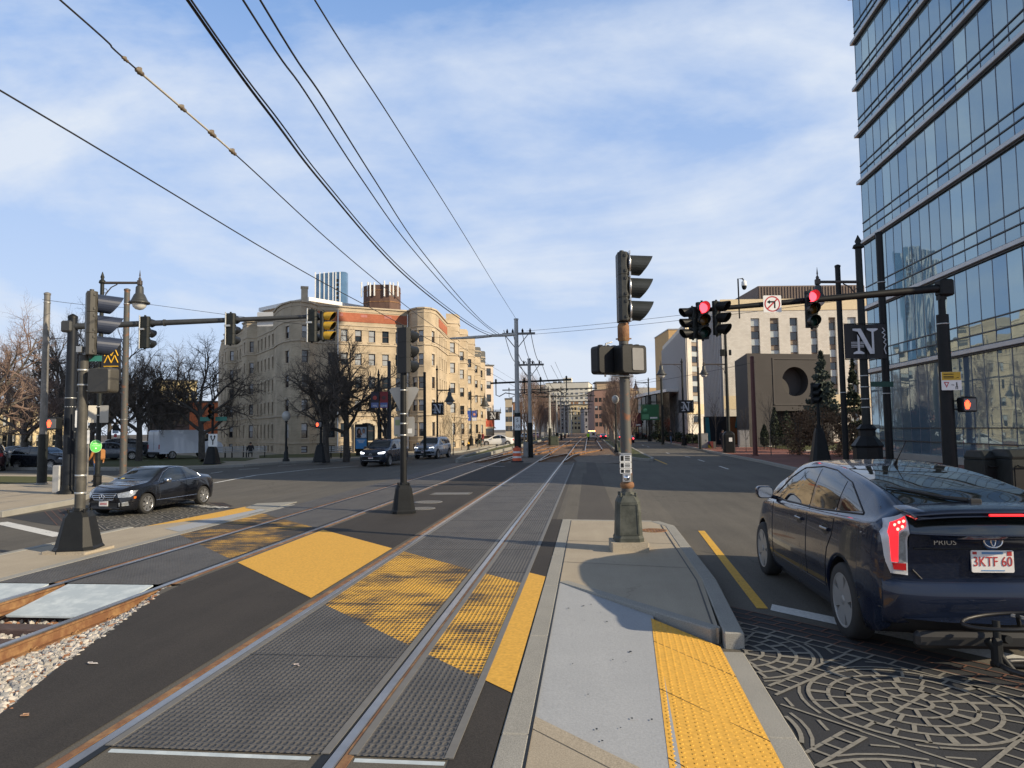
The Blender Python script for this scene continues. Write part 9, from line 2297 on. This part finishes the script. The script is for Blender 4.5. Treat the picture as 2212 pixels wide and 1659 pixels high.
# advertising panel
p = G(780, 984); D = depth(p) * .99; a, c = onD(765.5, 920, D), onD(794, 972, D); W_, H_ = (c - a).xy.length, a.z - c.z
t = thing('advertising_panel', 'lit advertising panel, two people above a blue field, before the apartment entrance', 'advertising panel', (p.x, p.y, 0), YAW)
zc_ = (a.z + c.z) / 2; mb = MB(); mb.box((0, .1, zc_), (W_, .2, H_ + .3), b=.03); mb.box((0, .1, .3), (W_ * .8, .18, .7), b=.02); mb.build('frame', K['black'], t)
mb = MB(); mb.box((0, -.006, zc_ - H_ * .24), (W_ * .84, .01, H_ * .42)); mb.build('blue_panel', M('blue_poster', (.05, .28, .62), .3, var=.05), t)
mb = MB(); mb.box((0, -.006, zc_ + H_ * .22), (W_ * .84, .01, H_ * .46), m=0)
def disc(mb, x, z, rx, rz_, m, y=-.013, n=14): mb.add([(x + rx * math.cos(6.283 * k / n), y, z + rz_ * math.sin(6.283 * k / n)) for k in range(n)], [tuple(range(n))], m)
zz = zc_ + H_ * .22
disc(mb, -W_ * .17, zz + H_ * .02, W_ * .17, H_ * .17, 2); disc(mb, -W_ * .13, zz + H_ * .04, W_ * .08, H_ * .085, 1, -.015); disc(mb, W_ * .2, zz + H_ * .07, W_ * .10, H_ * .11, 2); disc(mb, W_ * .2, zz + H_ * .05, W_ * .08, H_ * .085, 1, -.015); disc(mb, W_ * .18, zz - H_ * .13, W_ * .2, H_ * .09, 3, -.0145); disc(mb, -W_ * .16, zz - H_ * .15, W_ * .2, H_ * .07, 2, -.014); disc(mb, W_ * .03, zz - H_ * .06, W_ * .06, H_ * .06, 1, -.016)
mb.build('poster', [M('poster_sky', (.36, .42, .50), .3, var=.05), M('poster_skin', (.42, .22, .15), .4), M('poster_hair', (.03, .02, .02), .5), M('poster_white', (.62, .66, .72), .4)], t, fix=False)
for k in range(3):
 pass
ln = MB()
for k in range(3): ln.box((0, -.013, zc_ - H_ * (.10 + .05 * k)), (W_ * (.6 - .12 * k), .004, H_ * .02))
ln.build('poster_lines', K['white'], t)
# benches
def bench(px, py, label, rz, group=None, b=None):
 b = G(px, py); t = thing('park_bench', label, 'bench', tuple(b), rz, group); mb = MB()
 for k in range(4): mb.box((0, -.22 + k * .13, .45), (1.7, .09, .04), b=.008)
 mb.build('seat', K['pole_pale'], t); mb = MB()
 for k in range(3): mb.box((0, .27 + k * .03, .58 + k * .13), (1.7, .03, .09), b=.008)
 mb.build('backrest', K['pole_pale'], t)
 for sx in (-.7, .7): mb = MB(); mb.tube([(sx, -.25, 0), (sx, -.2, .43), (sx, .22, .43), (sx, .33, .88)], .03, 6); mb.tube([(sx, .22, .43), (sx, .3, 0)], .03, 6); mb.build('leg', K['black'], t)
bench(481, 989, 'pale bench nearest the lane arrow signal across the junction', .4); bench(506, 988, 'pale bench between the lane arrow signal and the seated person', .4); bench(552, 988, 'pale bench with the person in black sitting on it', .4)
bench(716, 990, 'left of two dark benches under the bare trees before the apartments', .2); bench(735, 990, 'right of two dark benches under the bare trees before the apartments', .2)
# hydrant, cone
p = G(1012, 972); t = thing('fire_hydrant', 'black fire hydrant with a yellow top before the right wing', 'hydrant', tuple(p)); mb = MB(); mb.lathe([(.16, 0), (.16, .06), (.11, .1), (.11, .5), (.14, .54), (.12, .6)], n=12); mb.tube([(-.2, 0, .42), (.2, 0, .42)], .06, 8); mb.build('barrel', K['black'], t); mb = MB(); mb.lathe([(.13, .6), (.11, .7), (.05, .76), (.04, .82), (.001, .83)], n=12); mb.build('bonnet', M('hydrant_yellow', (.6, .33, .02), .5), t)
p = G(366, 989); t = thing('traffic_cone', 'tall slim white and orange cone left of the white van', 'traffic cone', tuple(p)); mb = MB(); mb.lathe([(.24, .04), (.06, 1.05), (.05, 1.3), (.03, 1.34)], n=12); mb.build('cone', K['white'], t); mb = MB(); mb.box((0, 0, .03), (.7, .7, .06), b=.01); mb.build('base', K['barrel'], t); mb = MB(); mb.lathe([(.235, .10), (.2, .32)], n=12); mb.build('orange_band', K['barrel'], t)
# iron railing before the small cypresses
t = thing('iron_fence', 'low iron railing behind the cypresses on the right', 'fence', tuple(onD(1680, 985, 58).xy) + (0,)); a, c = onD(1640, 985, 58), onD(1740, 985, 57); a.z = c.z = 0; o0 = Vector(t.location); mb = MB()
for z in (.25, .95): mb.tube([a - o0 + Vector((0, 0, z)), c - o0 + Vector((0, 0, z))], .025, 5)
for k in range(32): q = a.lerp(c, k / 31) - o0; mb.tube([q, q + Vector((0, 0, 1.1))], .016, 4)
mb.build('railing', K['black'], t)
# litter on the ground
rndl = random.Random(4);
for px, py, c_, lab in ((56, 1545, (.5, .3, .18), 'tan leaf scrap on the dark asphalt at lower left'), (195, 1433, (.6, .55, .52), 'pale paper scrap on the dark asphalt beside the ballast'), (640, 1437, (.6, .5, .45), 'pale crumb on the studded panel between the near rails')):
 p = G(px, py, .012); mb = MB(); mb.add([(rndl.uniform(-.02, .05) + .03 * math.cos(k), .022 * math.sin(k), .004 * (k % 2)) for k in range(6)], [(0, 1, 2, 3, 4, 5)]); mb.add([(.03 * math.cos(k) * .8, .018 * math.sin(k), .008 + .004 * (k % 2)) for k in range(6)], [(5, 4, 3, 2, 1, 0)]); tag(mb.build('litter', M('litter_tone', c_, .8), loc=tuple(p), fix=False), lab, 'litter')
spt = MB()
for k in range(16):
 x, y = rndl.uniform(-.3, .4), rndl.uniform(4.3, 8.2); r_ = rndl.uniform(.006, .016); spt.add([(x + r_ * math.cos(q) * rndl.uniform(.6, 1.2), y + 1.4 * r_ * math.sin(q), .0005 - .05 * max(0, (x + .42) / 1.05)) for q in range(6)], [(0, 1, 2, 3, 4, 5)])
spt.v = [(x, y, z + .006) for x, y, z in spt.v]; struct('gum_spots', spt, K['black'], fix=False)
